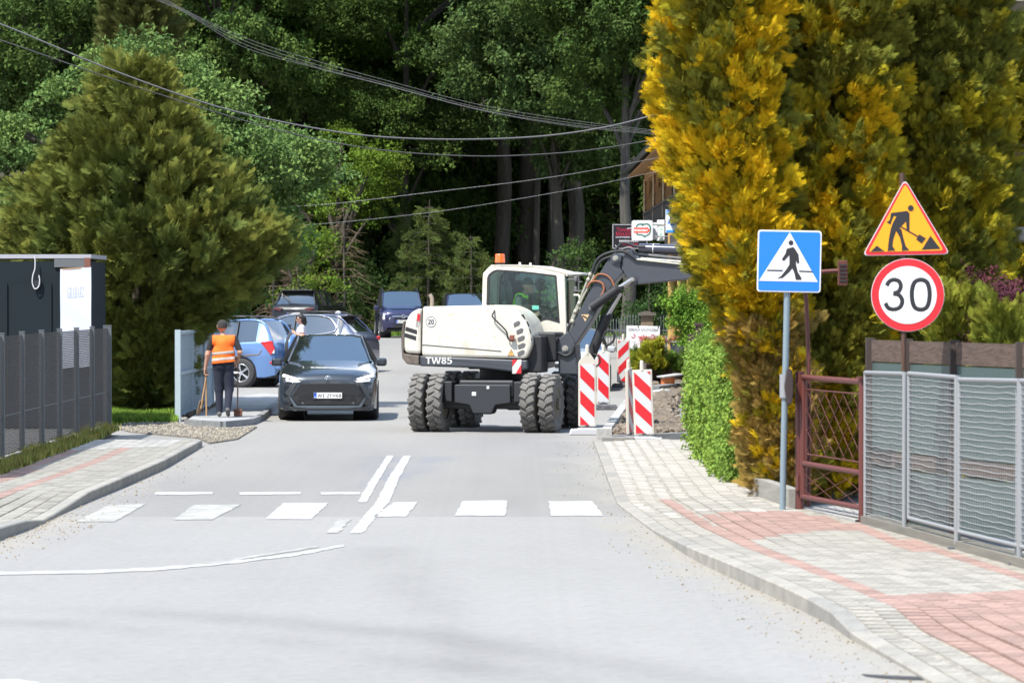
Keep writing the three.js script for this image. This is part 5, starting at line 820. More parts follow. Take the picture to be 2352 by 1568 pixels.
// a hand: palm at p, pointing along dir, thumb towards side; curl bends the fingers
function handBones(p, dir, side, curl = 0.5, s = 1) {
  const d = dir.clone().normalize(), sd = side.clone().addScaledVector(d, -side.dot(d)).normalize(), n = d.clone().cross(sd), out = [], P = (a, b, c) => p.clone().addScaledVector(d, a * s).addScaledVector(sd, b * s).addScaledVector(n, c * s);
  const B = (u, v, r, q) => out.push([u.x, u.y, u.z, r * s, v.x, v.y, v.z, q * s]);
  for (const w of [-0.028, -0.009, 0.010, 0.028]) B(P(-0.01, w * 0.7, 0), P(0.075, w, 0), 0.016, 0.012);
  [[0.029, 0.062], [0.010, 0.072], [-0.009, 0.067], [-0.027, 0.05]].forEach(([w, L]) => { const k = P(0.08, w, 0), m = P(0.08 + L * 0.55 * Math.cos(curl), w, L * 0.55 * Math.sin(curl)), e = P(0.08 + L * 0.55 * Math.cos(curl) + L * 0.5 * Math.cos(curl * 2.2), w, L * 0.55 * Math.sin(curl) + L * 0.5 * Math.sin(curl * 2.2)); B(k, m, 0.010, 0.009); B(m, e, 0.009, 0.008); });
  const t0 = P(0.015, 0.034, 0.004), t1 = P(0.05, 0.058, 0.016), t2 = P(0.072, 0.05, 0.034); B(t0, t1, 0.013, 0.011); B(t1, t2, 0.011, 0.009);
  return out;
}
function headBones(x, y, z, f) {                                       // f: unit vector the face looks along
  const s = V(f.z, 0, -f.x), P = (a, b, c) => [x + f.x * a + s.x * b, y + c, z + f.z * a + s.z * b];
  return [[...P(-0.015, 0, 0.03), 0.088, ...P(0.01, 0, 0.0), 0.082], [...P(0.02, 0, -0.03), 0.07, ...P(0.045, 0, -0.075), 0.045], [...P(0.085, 0, 0.005), 0.010, ...P(0.105, 0, -0.03), 0.014], [...P(0.07, -0.03, 0.03), 0.018, ...P(0.07, 0.03, 0.03), 0.018], [...P(0.075, -0.018, -0.062), 0.012, ...P(0.075, 0.018, -0.062), 0.012],
    [...P(-0.005, 0.083, 0.015), 0.014, ...P(-0.005, 0.085, -0.02), 0.012], [...P(-0.005, -0.083, 0.015), 0.014, ...P(-0.005, -0.085, -0.02), 0.012]];
}
const grow = (bones, d) => bones.map((b) => b.map((v, i) => i === 3 || i === 7 ? v + d : v));
// --- worker walking away with a shovel and a rake handle
{
  const base = onLevel(513, 957, 0.1), t = thing('person', 'worker in an orange vest and dark trousers walking away with tools', 'person', [base.x, 0.1, base.z], 0);
  const fw = V(-0.05, 0, -1).normalize();
  const torso = [[-0.10, 0.98, 0, 0.125, 0.10, 0.98, 0, 0.125], [0, 1.0, 0, 0.14, 0.0, 1.30, -0.03, 0.135], [-0.12, 1.36, -0.05, 0.09, 0.12, 1.36, -0.05, 0.09], [-0.07, 1.15, -0.02, 0.12, 0.07, 1.15, -0.02, 0.12], [-0.17, 1.40, -0.06, 0.06, 0.16, 1.40, -0.06, 0.06], [0, 1.42, -0.06, 0.075, -0.02, 1.50, -0.09, 0.058]];
  const armL = [[-0.205, 1.40, -0.06, 0.058, -0.29, 1.12, -0.02, 0.045], [-0.29, 1.12, -0.02, 0.043, -0.335, 0.86, -0.06, 0.03]], armR = [[0.195, 1.40, -0.06, 0.058, 0.30, 1.17, 0.02, 0.046], [0.30, 1.17, 0.02, 0.044, 0.235, 0.99, -0.17, 0.03]];
  const legs = [[-0.085, 0.93, 0, 0.095, -0.085, 0.50, -0.03, 0.068], [-0.085, 0.50, -0.03, 0.064, -0.075, 0.09, 0.0, 0.045], [0.085, 0.93, 0, 0.095, 0.10, 0.50, -0.02, 0.068], [0.10, 0.50, -0.02, 0.064, 0.085, 0.13, 0.14, 0.045]];
  const feet = [[-0.075, 0.05, 0.04, 0.045, -0.085, 0.035, -0.16, 0.035], [0.085, 0.13, 0.17, 0.043, 0.085, 0.04, 0.02, 0.036]];
  const head = headBones(-0.035, 1.625, -0.10, fw), hL = V(-0.337, 0.85, -0.06), hR = V(0.23, 0.985, -0.18);
  put('body', merge([sdfGeo([...grow(torso, -0.012), ...armL, ...armR, ...grow(legs, -0.012), ...grow(feet, -0.01), ...head], { res: 112, half: 0.92, c: [0, 0.86, 0], k: 0.02 }), sdfGeo(handBones(hL, V(-0.05, -1, -0.05), V(0.2, 0, -1), 0.9), { res: 56, half: 0.16, c: [-0.34, 0.78, -0.06], k: 0.008 }), sdfGeo(handBones(hR, V(-0.5, -0.7, -0.4), V(-0.3, 0, -1), 0.9), { res: 56, half: 0.16, c: [0.2, 0.93, -0.2], k: 0.008 })]), M_SKIN, t);
  put('shirt', sdfGeo(grow([...torso.slice(0, 5), ...armL.slice(0, 1), ...armR.slice(0, 1)], 0.006), { res: 90, half: 0.5, c: [0, 1.25, 0], k: 0.03, clip: (x, y) => Math.max(Math.abs(x) > 0.2 ? 1.20 - y : 0.94 - y, y - 1.485) }), mat(0.014, 0.014, 0.016, { roughness: 0.9 }), t);
  put('trousers', sdfGeo(grow([...legs, [-0.07, 0.93, 0, 0.115, 0.07, 0.93, 0, 0.115]], 0.012), { res: 96, half: 0.62, c: [0, 0.52, 0], k: 0.03, clip: (x, y) => Math.max(y - 1.0, 0.07 - y) }), mat(0.014, 0.017, 0.032, { roughness: 0.9 }), t);
  put('shoe', sdfGeo(feet.slice(0, 1), { res: 48, half: 0.2, c: [-0.08, 0.05, -0.06], k: 0.01, clip: (x, y) => 0.002 - y }), mat(0.10, 0.10, 0.10, { roughness: 0.9 }), t);
  put('shoe', sdfGeo(feet.slice(1), { res: 48, half: 0.2, c: [0.085, 0.09, 0.09], k: 0.01, clip: (x, y) => 0.002 - y }), mat(0.10, 0.10, 0.10, { roughness: 0.9 }), t);
  const vestB = grow(torso.slice(0, 5), 0.022), slant = (x) => 0.10 * x;
  const vest = put('vest', sdfGeo(vestB, { res: 100, half: 0.45, c: [0, 1.22, 0], k: 0.03, clip: (x, y) => Math.max(0.975 + slant(x) - y, y - 1.475, Math.abs(x) - 0.205) }), new THREE.MeshStandardMaterial({ color: col(0.88, 0.135, 0.008), roughness: 0.8 }), t);
  for (const h of [1.045, 1.155]) put('reflective_band', sdfGeo(grow(vestB, 0.005), { res: 100, half: 0.45, c: [0, 1.22, 0], k: 0.03, clip: (x, y) => Math.max(Math.abs(y - h - slant(x)) - 0.024, Math.abs(x) - 0.207) }), mat(0.36, 0.34, 0.31, { roughness: 0.5 }), vest);
  put('hair', sdfGeo([[-0.03, 1.66, -0.08, 0.09, -0.03, 1.625, -0.072, 0.088]], { res: 48, half: 0.16, c: [-0.03, 1.65, -0.09], k: 0.01, clip: (x, y, z) => 1.60 - y }), mat(0.035, 0.032, 0.03, { roughness: 1 }), t);
  // tools in his hands stay things of their own
  const wood = mat(0.33, 0.20, 0.10, { roughness: 0.8 });
  const sh = thing('shovel', 'wooden handled shovel carried upright by the orange vest worker', 'shovel', [base.x - 0.33, 0.1, base.z - 0.06]);
  put('handle', merge([bar([0.02, 0.02, 0.05], [0.0, 0.95, -0.03], 0.017, 8)]), wood, sh); put('blade', extr(roundPoly([[-0.1, 0], [0.1, 0], [0.085, -0.26], [0, -0.3], [-0.085, -0.26]], 0.04), 0.012, 0.003).rotateX(0.3).rotateY(1.2).translate(-0.06, 0.30, 0.02), mat(0.25, 0.17, 0.11, { roughness: 0.8 }), sh);
  put('second_shaft', bar([-0.08, 0.15, 0.08], [0.01, 0.72, 0.0], 0.016, 8), wood, sh);
  const rk = thing('broom', 'brown broom with a thin handle held at the worker\'s elbow', 'broom', [base.x + 0.22, 0.1, base.z - 0.15]);
  put('handle', merge([bar([0.02, 0.12, 0.0], [0.03, 0.95, 0.02], 0.013, 8), bar([-0.35, 1.06, 0.24], [0.42, 1.12, 0.1], 0.013, 8), bar([-0.35, 1.06, 0.24], [-0.26, 1.12, 0.24], 0.012, 6), bar([0.42, 1.12, 0.1], [0.46, 1.2, 0.1], 0.012, 6)]), mat(0.16, 0.11, 0.08, { roughness: 0.7 }), rk);
  put('brush', merge([rbox(0.16, 0.05, 0.10, 0.015, 0.03, 0.11, 0), rbox(0.15, 0.08, 0.085, 0.01, 0.03, 0.045, 0)]), mat(0.16, 0.07, 0.045, { roughness: 1 }), rk);
}
// --- woman in a striped shirt beside the open car door
{
  const z = -97.6, x = (693 - CX) / FOCAL * 97.6, t = thing('person', 'woman in striped shirt and sunglasses standing by the open car door', 'person', [x, groundY(0, z), z], 0);
  const f = V(-1, 0, 0.15).normalize();
  const torso = [[0, 0.98, -0.09, 0.115, 0, 0.98, 0.09, 0.115], [0, 1.0, 0, 0.12, -0.01, 1.28, 0, 0.115], [0, 1.36, -0.11, 0.07, 0, 1.36, 0.11, 0.07], [0, 1.40, 0, 0.06, -0.015, 1.47, 0, 0.05], [-0.05, 1.24, -0.06, 0.075, -0.05, 1.24, 0.06, 0.075]];
  const arms = [[0.0, 1.36, 0.16, 0.05, 0.05, 1.12, 0.20, 0.042], [0.05, 1.12, 0.20, 0.040, -0.16, 1.20, 0.16, 0.028], [0.0, 1.36, -0.16, 0.05, -0.03, 1.12, -0.19, 0.042], [-0.03, 1.12, -0.19, 0.040, -0.22, 1.22, -0.08, 0.028]];
  const legs = [[0, 0.93, 0.08, 0.09, 0, 0.5, 0.08, 0.06], [0, 0.5, 0.08, 0.058, 0.02, 0.08, 0.08, 0.04], [0, 0.93, -0.08, 0.09, 0.03, 0.5, -0.08, 0.06], [0.03, 0.5, -0.08, 0.058, 0.05, 0.08, -0.08, 0.04]], feet = [[0.02, 0.04, 0.08, 0.04, -0.16, 0.03, 0.09, 0.03], [0.05, 0.04, -0.08, 0.04, -0.13, 0.03, -0.08, 0.03]];
  put('body', merge([sdfGeo([...grow(torso, -0.01), ...arms, ...grow(legs, -0.01), ...feet, ...headBones(-0.04, 1.585, 0, f)], { res: 108, half: 0.9, c: [0, 0.84, 0], k: 0.02 }), sdfGeo(handBones(V(-0.17, 1.205, 0.16), V(-0.9, 0.3, -0.3), V(0, 1, 0), 0.9), { res: 52, half: 0.15, c: [-0.23, 1.23, 0.13], k: 0.008 }), sdfGeo(handBones(V(-0.23, 1.225, -0.08), V(-0.9, 0.3, 0.2), V(0, 1, 0), 0.9), { res: 52, half: 0.15, c: [-0.29, 1.25, -0.06], k: 0.008 })]), mat(0.46, 0.26, 0.18, { roughness: 0.6 }), t);
  const sg = sdfGeo(grow([...torso.slice(0, 3), torso[4], arms[0], arms[2]], 0.012), { res: 96, half: 0.42, c: [0, 1.18, 0], k: 0.03, clip: (a, y, c) => Math.max(0.93 - y, y - 1.445, Math.abs(c) > 0.14 ? 1.235 - y : -1) }), cc = new Float32Array(sg.attributes.position.count * 3);
  for (let i = 0; i < sg.attributes.position.count; i++) { const s = Math.sin(sg.attributes.position.getY(i) * 2 * Math.PI / 0.042) > 0.35; cc.set(s ? [0.28, 0.28, 0.46] : [0.78, 0.76, 0.80], i * 3); }
  sg.setAttribute('color', new THREE.BufferAttribute(cc, 3)); put('shirt', sg, new THREE.MeshStandardMaterial({ vertexColors: true, roughness: 0.9 }), t);
  put('trousers', sdfGeo(grow([...legs, [0, 0.93, -0.06, 0.1, 0, 0.93, 0.06, 0.1]], 0.012), { res: 80, half: 0.6, c: [0, 0.5, 0], k: 0.03, clip: (a, y) => Math.max(y - 0.99, 0.06 - y) }), mat(0.02, 0.02, 0.026, { roughness: 0.9 }), t);
  put('hair', sdfGeo([[-0.02, 1.625, 0, 0.098, 0.01, 1.60, 0, 0.095], [0.05, 1.58, 0, 0.07, 0.075, 1.50, 0, 0.055], [0.07, 1.5, 0, 0.05, 0.07, 1.40, 0, 0.03]], { res: 56, half: 0.2, c: [0, 1.56, 0], k: 0.03, clip: (a, y, c) => Math.max(-(a + 0.075) - Math.max(0, (y - 1.63)) * 1.5, 1.42 - y) }), mat(0.012, 0.010, 0.009, { roughness: 0.6 }), t);
  put('sunglasses', merge([rbox(0.02, 0.035, 0.15, 0.01, -0.125, 1.595, 0.015), box(0.12, 0.01, 0.006, -0.07, 1.60, 0.088), box(0.12, 0.01, 0.006, -0.07, 1.60, -0.085)]), M_BLACK, t);
}
// --- excavator driver
{
  const t = thing('person', 'driver in a green cap and yellow-green vest sitting in the excavator cab', 'person', [EX_POS.x, 0, EX_POS.z], EX_TURN), zc = -0.55, [hx, hy] = exz(872, 350), [sx, sy] = exz(822, 430), f = V(1, 0, 0.1).normalize();
  const hipY = sy - 0.48, hipX = sx - 0.06;
  const torso = [[hipX, hipY, zc - 0.09, 0.12, hipX, hipY, zc + 0.09, 0.12], [hipX, hipY + 0.05, zc, 0.13, sx - 0.01, sy - 0.1, zc, 0.12], [sx, sy - 0.02, zc - 0.13, 0.075, sx, sy - 0.02, zc + 0.13, 0.075], [sx + 0.02, sy + 0.02, zc, 0.06, hx - 0.04, hy - 0.09, zc, 0.055]];
  const arms = [-1, 1].flatMap((q) => [[sx, sy - 0.02, zc + q * 0.19, 0.055, sx + 0.02, sy - 0.28, zc + q * 0.25, 0.045], [sx + 0.02, sy - 0.28, zc + q * 0.25, 0.043, sx + 0.25, sy - 0.30, zc + q * 0.22, 0.032]]);
  const legs = [-1, 1].flatMap((q) => [[hipX, hipY - 0.02, zc + q * 0.1, 0.09, hipX + 0.42, hipY + 0.02, zc + q * 0.13, 0.07], [hipX + 0.42, hipY + 0.02, zc + q * 0.13, 0.065, hipX + 0.5, hipY - 0.36, zc + q * 0.13, 0.045]]);
  const c0 = [hipX + 0.2, hipY + 0.25, zc];
  put('body', merge([sdfGeo([...grow(torso, -0.01), ...arms, ...grow(legs, -0.012), ...headBones(hx, hy, zc, f)], { res: 108, half: 0.72, c: c0, k: 0.02 }), ...[-1, 1].map((q) => sdfGeo(handBones(V(sx + 0.26, sy - 0.30, zc + q * 0.22), V(1, -0.1, -q * 0.1), V(0, 0.3, -q), 0.9), { res: 48, half: 0.15, c: [sx + 0.32, sy - 0.30, zc + q * 0.2], k: 0.008 }))]), mat(0.36, 0.20, 0.15, { roughness: 0.6 }), t);
  put('shirt', sdfGeo(grow([...torso.slice(0, 3), ...arms.filter((_, i) => i % 2 === 0)], 0.008), { res: 80, half: 0.5, c: [sx, sy - 0.25, zc], k: 0.03 }), mat(0.07, 0.085, 0.08, { roughness: 0.95 }), t);
  put('vest', sdfGeo(grow(torso.slice(0, 3), 0.02), { res: 90, half: 0.45, c: [sx, sy - 0.25, zc], k: 0.03, clip: (x, y, z) => Math.max(hipY - y, Math.abs(z - zc) - 0.19, 0.035 - Math.hypot(x - sx - 0.06, (y - sy + 0.12) * 0.6) * 0.5) }), new THREE.MeshStandardMaterial({ color: col(0.30, 0.80, 0.02), roughness: 0.8 }), t);
  put('trousers', sdfGeo(grow(legs, 0.01), { res: 64, half: 0.5, c: [hipX + 0.25, hipY - 0.1, zc], k: 0.03 }), mat(0.02, 0.022, 0.03, { roughness: 0.9 }), t);
  put('cap', merge([sdfGeo([[hx - 0.01, hy + 0.055, zc, 0.096, hx, hy + 0.05, zc, 0.094]], { res: 48, half: 0.16, c: [hx, hy + 0.08, zc], k: 0.01, clip: (x, y) => hy + 0.03 - y }), extr(roundPoly([[-0.075, 0], [0.075, 0], [0.06, 0.1], [-0.06, 0.1]], 0.04), 0.012, 0.003).rotateX(Math.PI / 2 - 0.15).rotateY(-Math.PI / 2).scale(-1, 1, 1).translate(hx + 0.07, hy + 0.045, zc)]), mat(0.025, 0.05, 0.035, { roughness: 0.9 }), t);
}
// ---------------------------------------------------------------- signs, barriers, fences, works
const M_MESH = mat(0.29, 0.30, 0.30, { roughness: 0.6 }), M_GALV = mat(0.27, 0.28, 0.285, { roughness: 0.5, metalness: 0.3 }), M_WHITE = mat(0.60, 0.61, 0.62, { roughness: 0.35 }), M_INK = mat(0.015, 0.015, 0.017, { roughness: 0.5 }), M_SIGNRED = mat(0.55, 0.012, 0.02, { roughness: 0.35 }), M_RUST = mat(0.11, 0.055, 0.035, { roughness: 0.8, map: soilTex });
// --- crossing sign on a bent grey post
{
  const b = onLevel(1798, 1172, 0.1), s = FOCAL / -b.z, P = (zx, zy) => [(zx - 329) * 0.592 / s, (374 - zy) * 0.592 / s], H = atDepth(1811, 600, b.z).y;
  const t = thing('crossing_sign', 'blue square pedestrian crossing sign with white triangle on a grey post', 'road sign', [b.x, 0.1, b.z]);
  put('post', tube([[0, 0, 0], [0.012, 0.7, 0], [0.03, 1.5, 0], [0.055, H - 0.1 + 0.25, 0]], 0.032, 12, 20), mat(0.20, 0.26, 0.29, { roughness: 0.5, metalness: 0.3 }), t);
  const sg = sub('sign_plate', t, [0.062, H - 0.1, 0.05]); sg.rotation.set(0, -0.06, -0.02);
  const q = (l) => l.map(([a, c]) => P(a, c));
  put('white_border', extr(roundPoly([[-0.325, -0.315], [0.325, -0.315], [0.325, 0.315], [-0.325, 0.315]], 0.035), 0.012, 0.002), M_WHITE, sg);
  put('blue_field', extr(roundPoly([[-0.31, -0.30], [0.31, -0.30], [0.31, 0.30], [-0.31, 0.30]], 0.025), 0.004).translate(0, 0, 0.008), mat(0.006, 0.16, 0.58, { roughness: 0.35 }), sg);
  put('white_triangle', extr([[0.0, 0.295], [-0.305, -0.205], [0.295, -0.205]], 0.004).translate(0, 0, 0.011), M_WHITE, sg);
  const ped = [q([[318, 326], [344, 318], [358, 345], [355, 388], [330, 390], [329, 350], [308, 374], [300, 367], [314, 344]]), q([[346, 320], [364, 346], [368, 380], [360, 382], [351, 352]]), q([[330, 386], [350, 389], [330, 415], [305, 438], [285, 441], [300, 430], [318, 406]]), q([[336, 388], [355, 384], [363, 415], [378, 438], [376, 444], [356, 445], [350, 420]]), ngon(0.024, 18, ...P(334, 302))];
  put('walking_figure', merge(ped.map((l, i) => extr(l, 0.003).translate(0, 0, 0.0145 + i * 0.0004))), M_INK, sg);
  put('ground_line', merge([extr(q([[246, 408], [306, 408], [304, 413], [243, 413]]), 0.003).translate(0, 0, 0.0144), extr(q([[366, 409], [419, 410], [421, 415], [369, 414]]), 0.003).translate(0, 0, 0.0144)]), M_INK, sg);
  put('clamp', merge([box(0.12, 0.03, 0.05, 0, 0.18, -0.03), box(0.12, 0.03, 0.05, 0, -0.18, -0.03)]), M_GALV, sg);
  // round mirror or plate seen from its edge, lower on the post
  const d = thing('round_plate', 'dark round plate seen edge-on, strapped to the grey signpost', 'plate', [b.x, 0.1, b.z]);
  put('disc', extr(roundPoly([[0, 0.19], [0.045, 0.17], [0.06, 0.05], [0.06, -0.06], [0.045, -0.18], [0, -0.19], [-0.03, 0]], 0.03), 0.30, 0.01).translate(0.04, 1.27, -0.02), mat(0.035, 0.022, 0.022, { roughness: 0.7 }), d);
  put('strap', cyl(0.05, 0.05, 0.24, 0.018, 1.27, 0, 0, 0, 0, 14), M_GALV, d);
}
// --- road works and speed limit signs on a rusty post
{
  const b = onLevel(2080, 1218, 0.12), s = FOCAL / -b.z, k = 0.8597 / 2.177 / s, P = (zx, zy) => [(zx - 463) * k, (zy0 - zy) * k], zy0 = 690, yRef = atDepth(2078, (340 + zy0 / 2.177) * 0.8597, b.z).y - 0.12;
  const t = thing('road_works_sign', 'yellow triangular road works sign above a round 30 speed limit sign', 'road sign', [b.x, 0.12, b.z]);
  put('post', merge([bar([0, -0.05, 0], [-0.03, yRef + P(0, 265)[1], -0.03], 0.024, 10), ...[0.9, 1.25].map((y) => bar([-0.005, y, 0], [-0.006, y + 0.03, 0], 0.03, 10))]), M_RUST, t);
  const sg = sub('triangle_plate', t, [0, yRef, 0.01]);
  const q = (l) => l.map(([a, c]) => P(a, c)), tri = (m) => roundPoly(q([[458, 300 + m * 2.0], [210 + m * 1.8, 748 - m], [722 - m * 1.8, 738 - m]]), 0.06);
  put('rim', extr(tri(0), 0.012, 0.002), mat(0.55, 0.5, 0.5), sg); put('red_border', extr(tri(4), 0.004).translate(0, 0, 0.008), M_SIGNRED, sg);
  put('yellow_field', extr(roundPoly(q([[459, 328], [245, 726], [683, 716]]), 0.035), 0.004).translate(0, 0, 0.0115), mat(0.80, 0.31, 0.004, { roughness: 0.35 }), sg);
  const man = [q([[376, 498], [470, 486], [484, 500], [484, 600], [468, 606], [464, 548], [432, 580], [424, 594], [400, 602], [376, 590], [385, 560], [408, 518], [392, 516], [380, 545], [374, 566], [350, 552], [362, 545], [370, 536]]), q([[376, 585], [408, 598], [390, 650], [385, 690], [402, 716], [357, 719], [364, 650]]), q([[402, 594], [436, 590], [448, 640], [462, 690], [483, 714], [440, 717], [440, 690], [428, 640]]), q([[424, 576], [428, 570], [548, 640], [544, 647]]), q([[540, 622], [579, 645], [555, 675], [523, 652]]), ngon(17 * k, 18, ...P(491, 470))];
  put('digging_figure', merge(man.map((l, i) => extr(l, 0.003).translate(0, 0, 0.0145 + i * 0.0004))), M_INK, sg);
  put('heap', extr(q([[606, 630], [665, 707], [555, 712]]), 0.003).translate(0, 0, 0.0145), M_INK, sg); put('heap', extr(q([[294, 688], [338, 720], [258, 723]]), 0.003).translate(0, 0, 0.0145), M_INK, sg);
  const r = 213 * k, c = P(475, 975), sp = sub('speed_plate', t, [c[0], yRef + c[1], 0.01]);
  put('rim', cyl(r, r, 0.012, 0, 0, 0, Math.PI / 2, 0, 0, 48), mat(0.55, 0.5, 0.5), sp); put('red_ring', cyl(r * 0.985, r * 0.985, 0.004, 0, 0, 0.008, Math.PI / 2, 0, 0, 48), M_SIGNRED, sp); put('white_disc', cyl(r * 0.79, r * 0.79, 0.004, 0, 0, 0.0115, Math.PI / 2, 0, 0, 48), M_WHITE, sp);
  const Q = (zx, zy) => V((zx - 475) * k, (975 - zy) * k, 0), flat = (g) => { g.scale(1, 1, 0.12); return g.translate(0, 0, 0.014); };
  put('digit', flat(tube([[352, 920], [368, 895], [395, 886], [424, 896], [434, 925], [420, 955], [390, 966], [422, 974], [442, 1005], [432, 1042], [398, 1058], [362, 1050], [344, 1022]].map(([a, e]) => Q(a, e)), 12 * k, 8, 60)), M_INK, sp);
  put('digit', flat(tube([[550, 886], [585, 900], [602, 970], [585, 1045], [550, 1060], [515, 1045], [498, 970], [515, 900]].map(([a, e]) => Q(a, e)), 12.5 * k, 8, 60, true)), M_INK, sp);
}
// --- striped traffic boards
function stripes(w, h, n, dirn, margin) {                              // red slanted bands clipped to the board
  const out = [], x0 = -w / 2 + margin, x1 = w / 2 - margin, y0 = margin, y1 = h - margin, band = (y1 - y0) / n, W = x1 - x0;
  for (let i = -2; i < n + 2; i += 2) { const a = y1 - i * band * 0.98; let poly = dirn > 0 ? [[x0, a], [x1, a - W * 1.0], [x1, a - W - band], [x0, a - band]] : [[x1, a], [x0, a - W], [x0, a - W - band], [x1, a - band]];
    for (const [lim, sg] of [[y1, 1], [y0, -1]]) { const o = []; for (let k = 0; k < poly.length; k++) { const p = poly[k], q = poly[(k + 1) % poly.length], ip = sg * (p[1] - lim) <= 0, iq = sg * (q[1] - lim) <= 0; if (ip) o.push(p); if (ip !== iq) { const t = (lim - p[1]) / (q[1] - p[1]); o.push([lerp(p[0], q[0], t), lim]); } } poly = o; if (poly.length < 3) break; }
    if (poly.length >= 3) out.push(poly); }
  return out;
}
const M_BOARD = mat(0.52, 0.53, 0.53, { roughness: 0.45 }), M_BOARDEDGE = mat(0.50, 0.465, 0.39, { roughness: 0.6 }), M_FOOT = mat(0.17, 0.17, 0.18, { roughness: 0.85, map: soilTex }), M_FOOTL = mat(0.42, 0.42, 0.43, { roughness: 0.85 });
function board(label, px, py, o) {
  const b = onLevel(px, py, 0), s = FOCAL / -b.z, w = o.w / s, h = o.h / s, t = thing('traffic_board', label, 'barrier', [b.x, o.y ?? 0, b.z], o.turn ?? 0, 'striped traffic boards round the dug pavement');
  const up = sub('board', t, [0, 0.13, 0]); up.rotation.set(0, 0, o.tilt ?? 0);
  put('frame', o.peak ? extr(roundPoly([[-w / 2, 0], [w / 2, 0], [w / 2, h], [w * 0.12, h + 0.16], [-w * 0.12, h + 0.16], [-w / 2, h]], 0.03), 0.05, 0.01) : extr(roundPoly([[-w / 2, 0], [w / 2, 0], [w / 2, h], [-w / 2, h]], 0.015), 0.05, 0.01), M_BOARDEDGE, up);
  for (const f of [1, -1]) { put('face', box(w - 0.05, h - 0.05, 0.006, 0, h / 2, f * 0.026), M_BOARD, up); for (const l of stripes(w, h, o.n ?? 4.6, o.dir ?? 1, 0.03)) put('red_stripe', extr(l, 0.004).translate(0, 0, f * 0.0305), M_SIGNRED, up); }
  put('lamp_pin', merge([cyl(0.03, 0.035, 0.13, 0, h + (o.peak ? 0.2 : 0.05), 0), cyl(0.02, 0.03, 0.03, 0, h + (o.peak ? 0.28 : 0.13), 0)]), M_BOARDEDGE, up);
  put('foot_bracket', merge([bar([-w * 0.4, 0.02, 0], [0.05, -0.06, 0], 0.014, 5), bar([w * 0.4, 0.02, 0], [-0.05, -0.06, 0], 0.014, 5), box(0.07, 0.12, 0.05, 0, -0.03, 0)]), M_FOOT, up);
  const ft = put('foot', extr(roundPoly([[-0.30, 0], [0.30, 0], [0.27, 0.09], [0.1, 0.11], [-0.1, 0.11], [-0.27, 0.09]], 0.02), 0.42, 0.02), o.light ? M_FOOTL : M_FOOT, t);
  put('foot_grip', merge([rbox(0.09, 0.02, 0.1, 0.008, -0.2, 0.1, 0.1), rbox(0.09, 0.02, 0.1, 0.008, 0.2, 0.1, 0.1)]), M_FOOT, ft);
  return t;
}
board('red and white board with a peaked top beside the excavator wheel', 1349, 998, { w: 41, h: 148, peak: true, light: true, dir: 1 });
board('red and white board right behind the peaked one', 1386, 941, { w: 31, h: 118, dir: 1, n: 4 });
board('red and white board striped the other way, before the garden planter', 1432, 890, { w: 29.5, h: 98, dir: -1, n: 5 });
board('red and white board turned almost edge-on at the corner of the new kerb', 1447, 1014, { w: 46, h: 150, dir: 1, turn: 1.33, tilt: 0.10 });
board('red and white board leaning slightly at the corner of the new kerb', 1480, 1018, { w: 46, h: 150, dir: 1, turn: -0.06, tilt: 0.035, light: true });

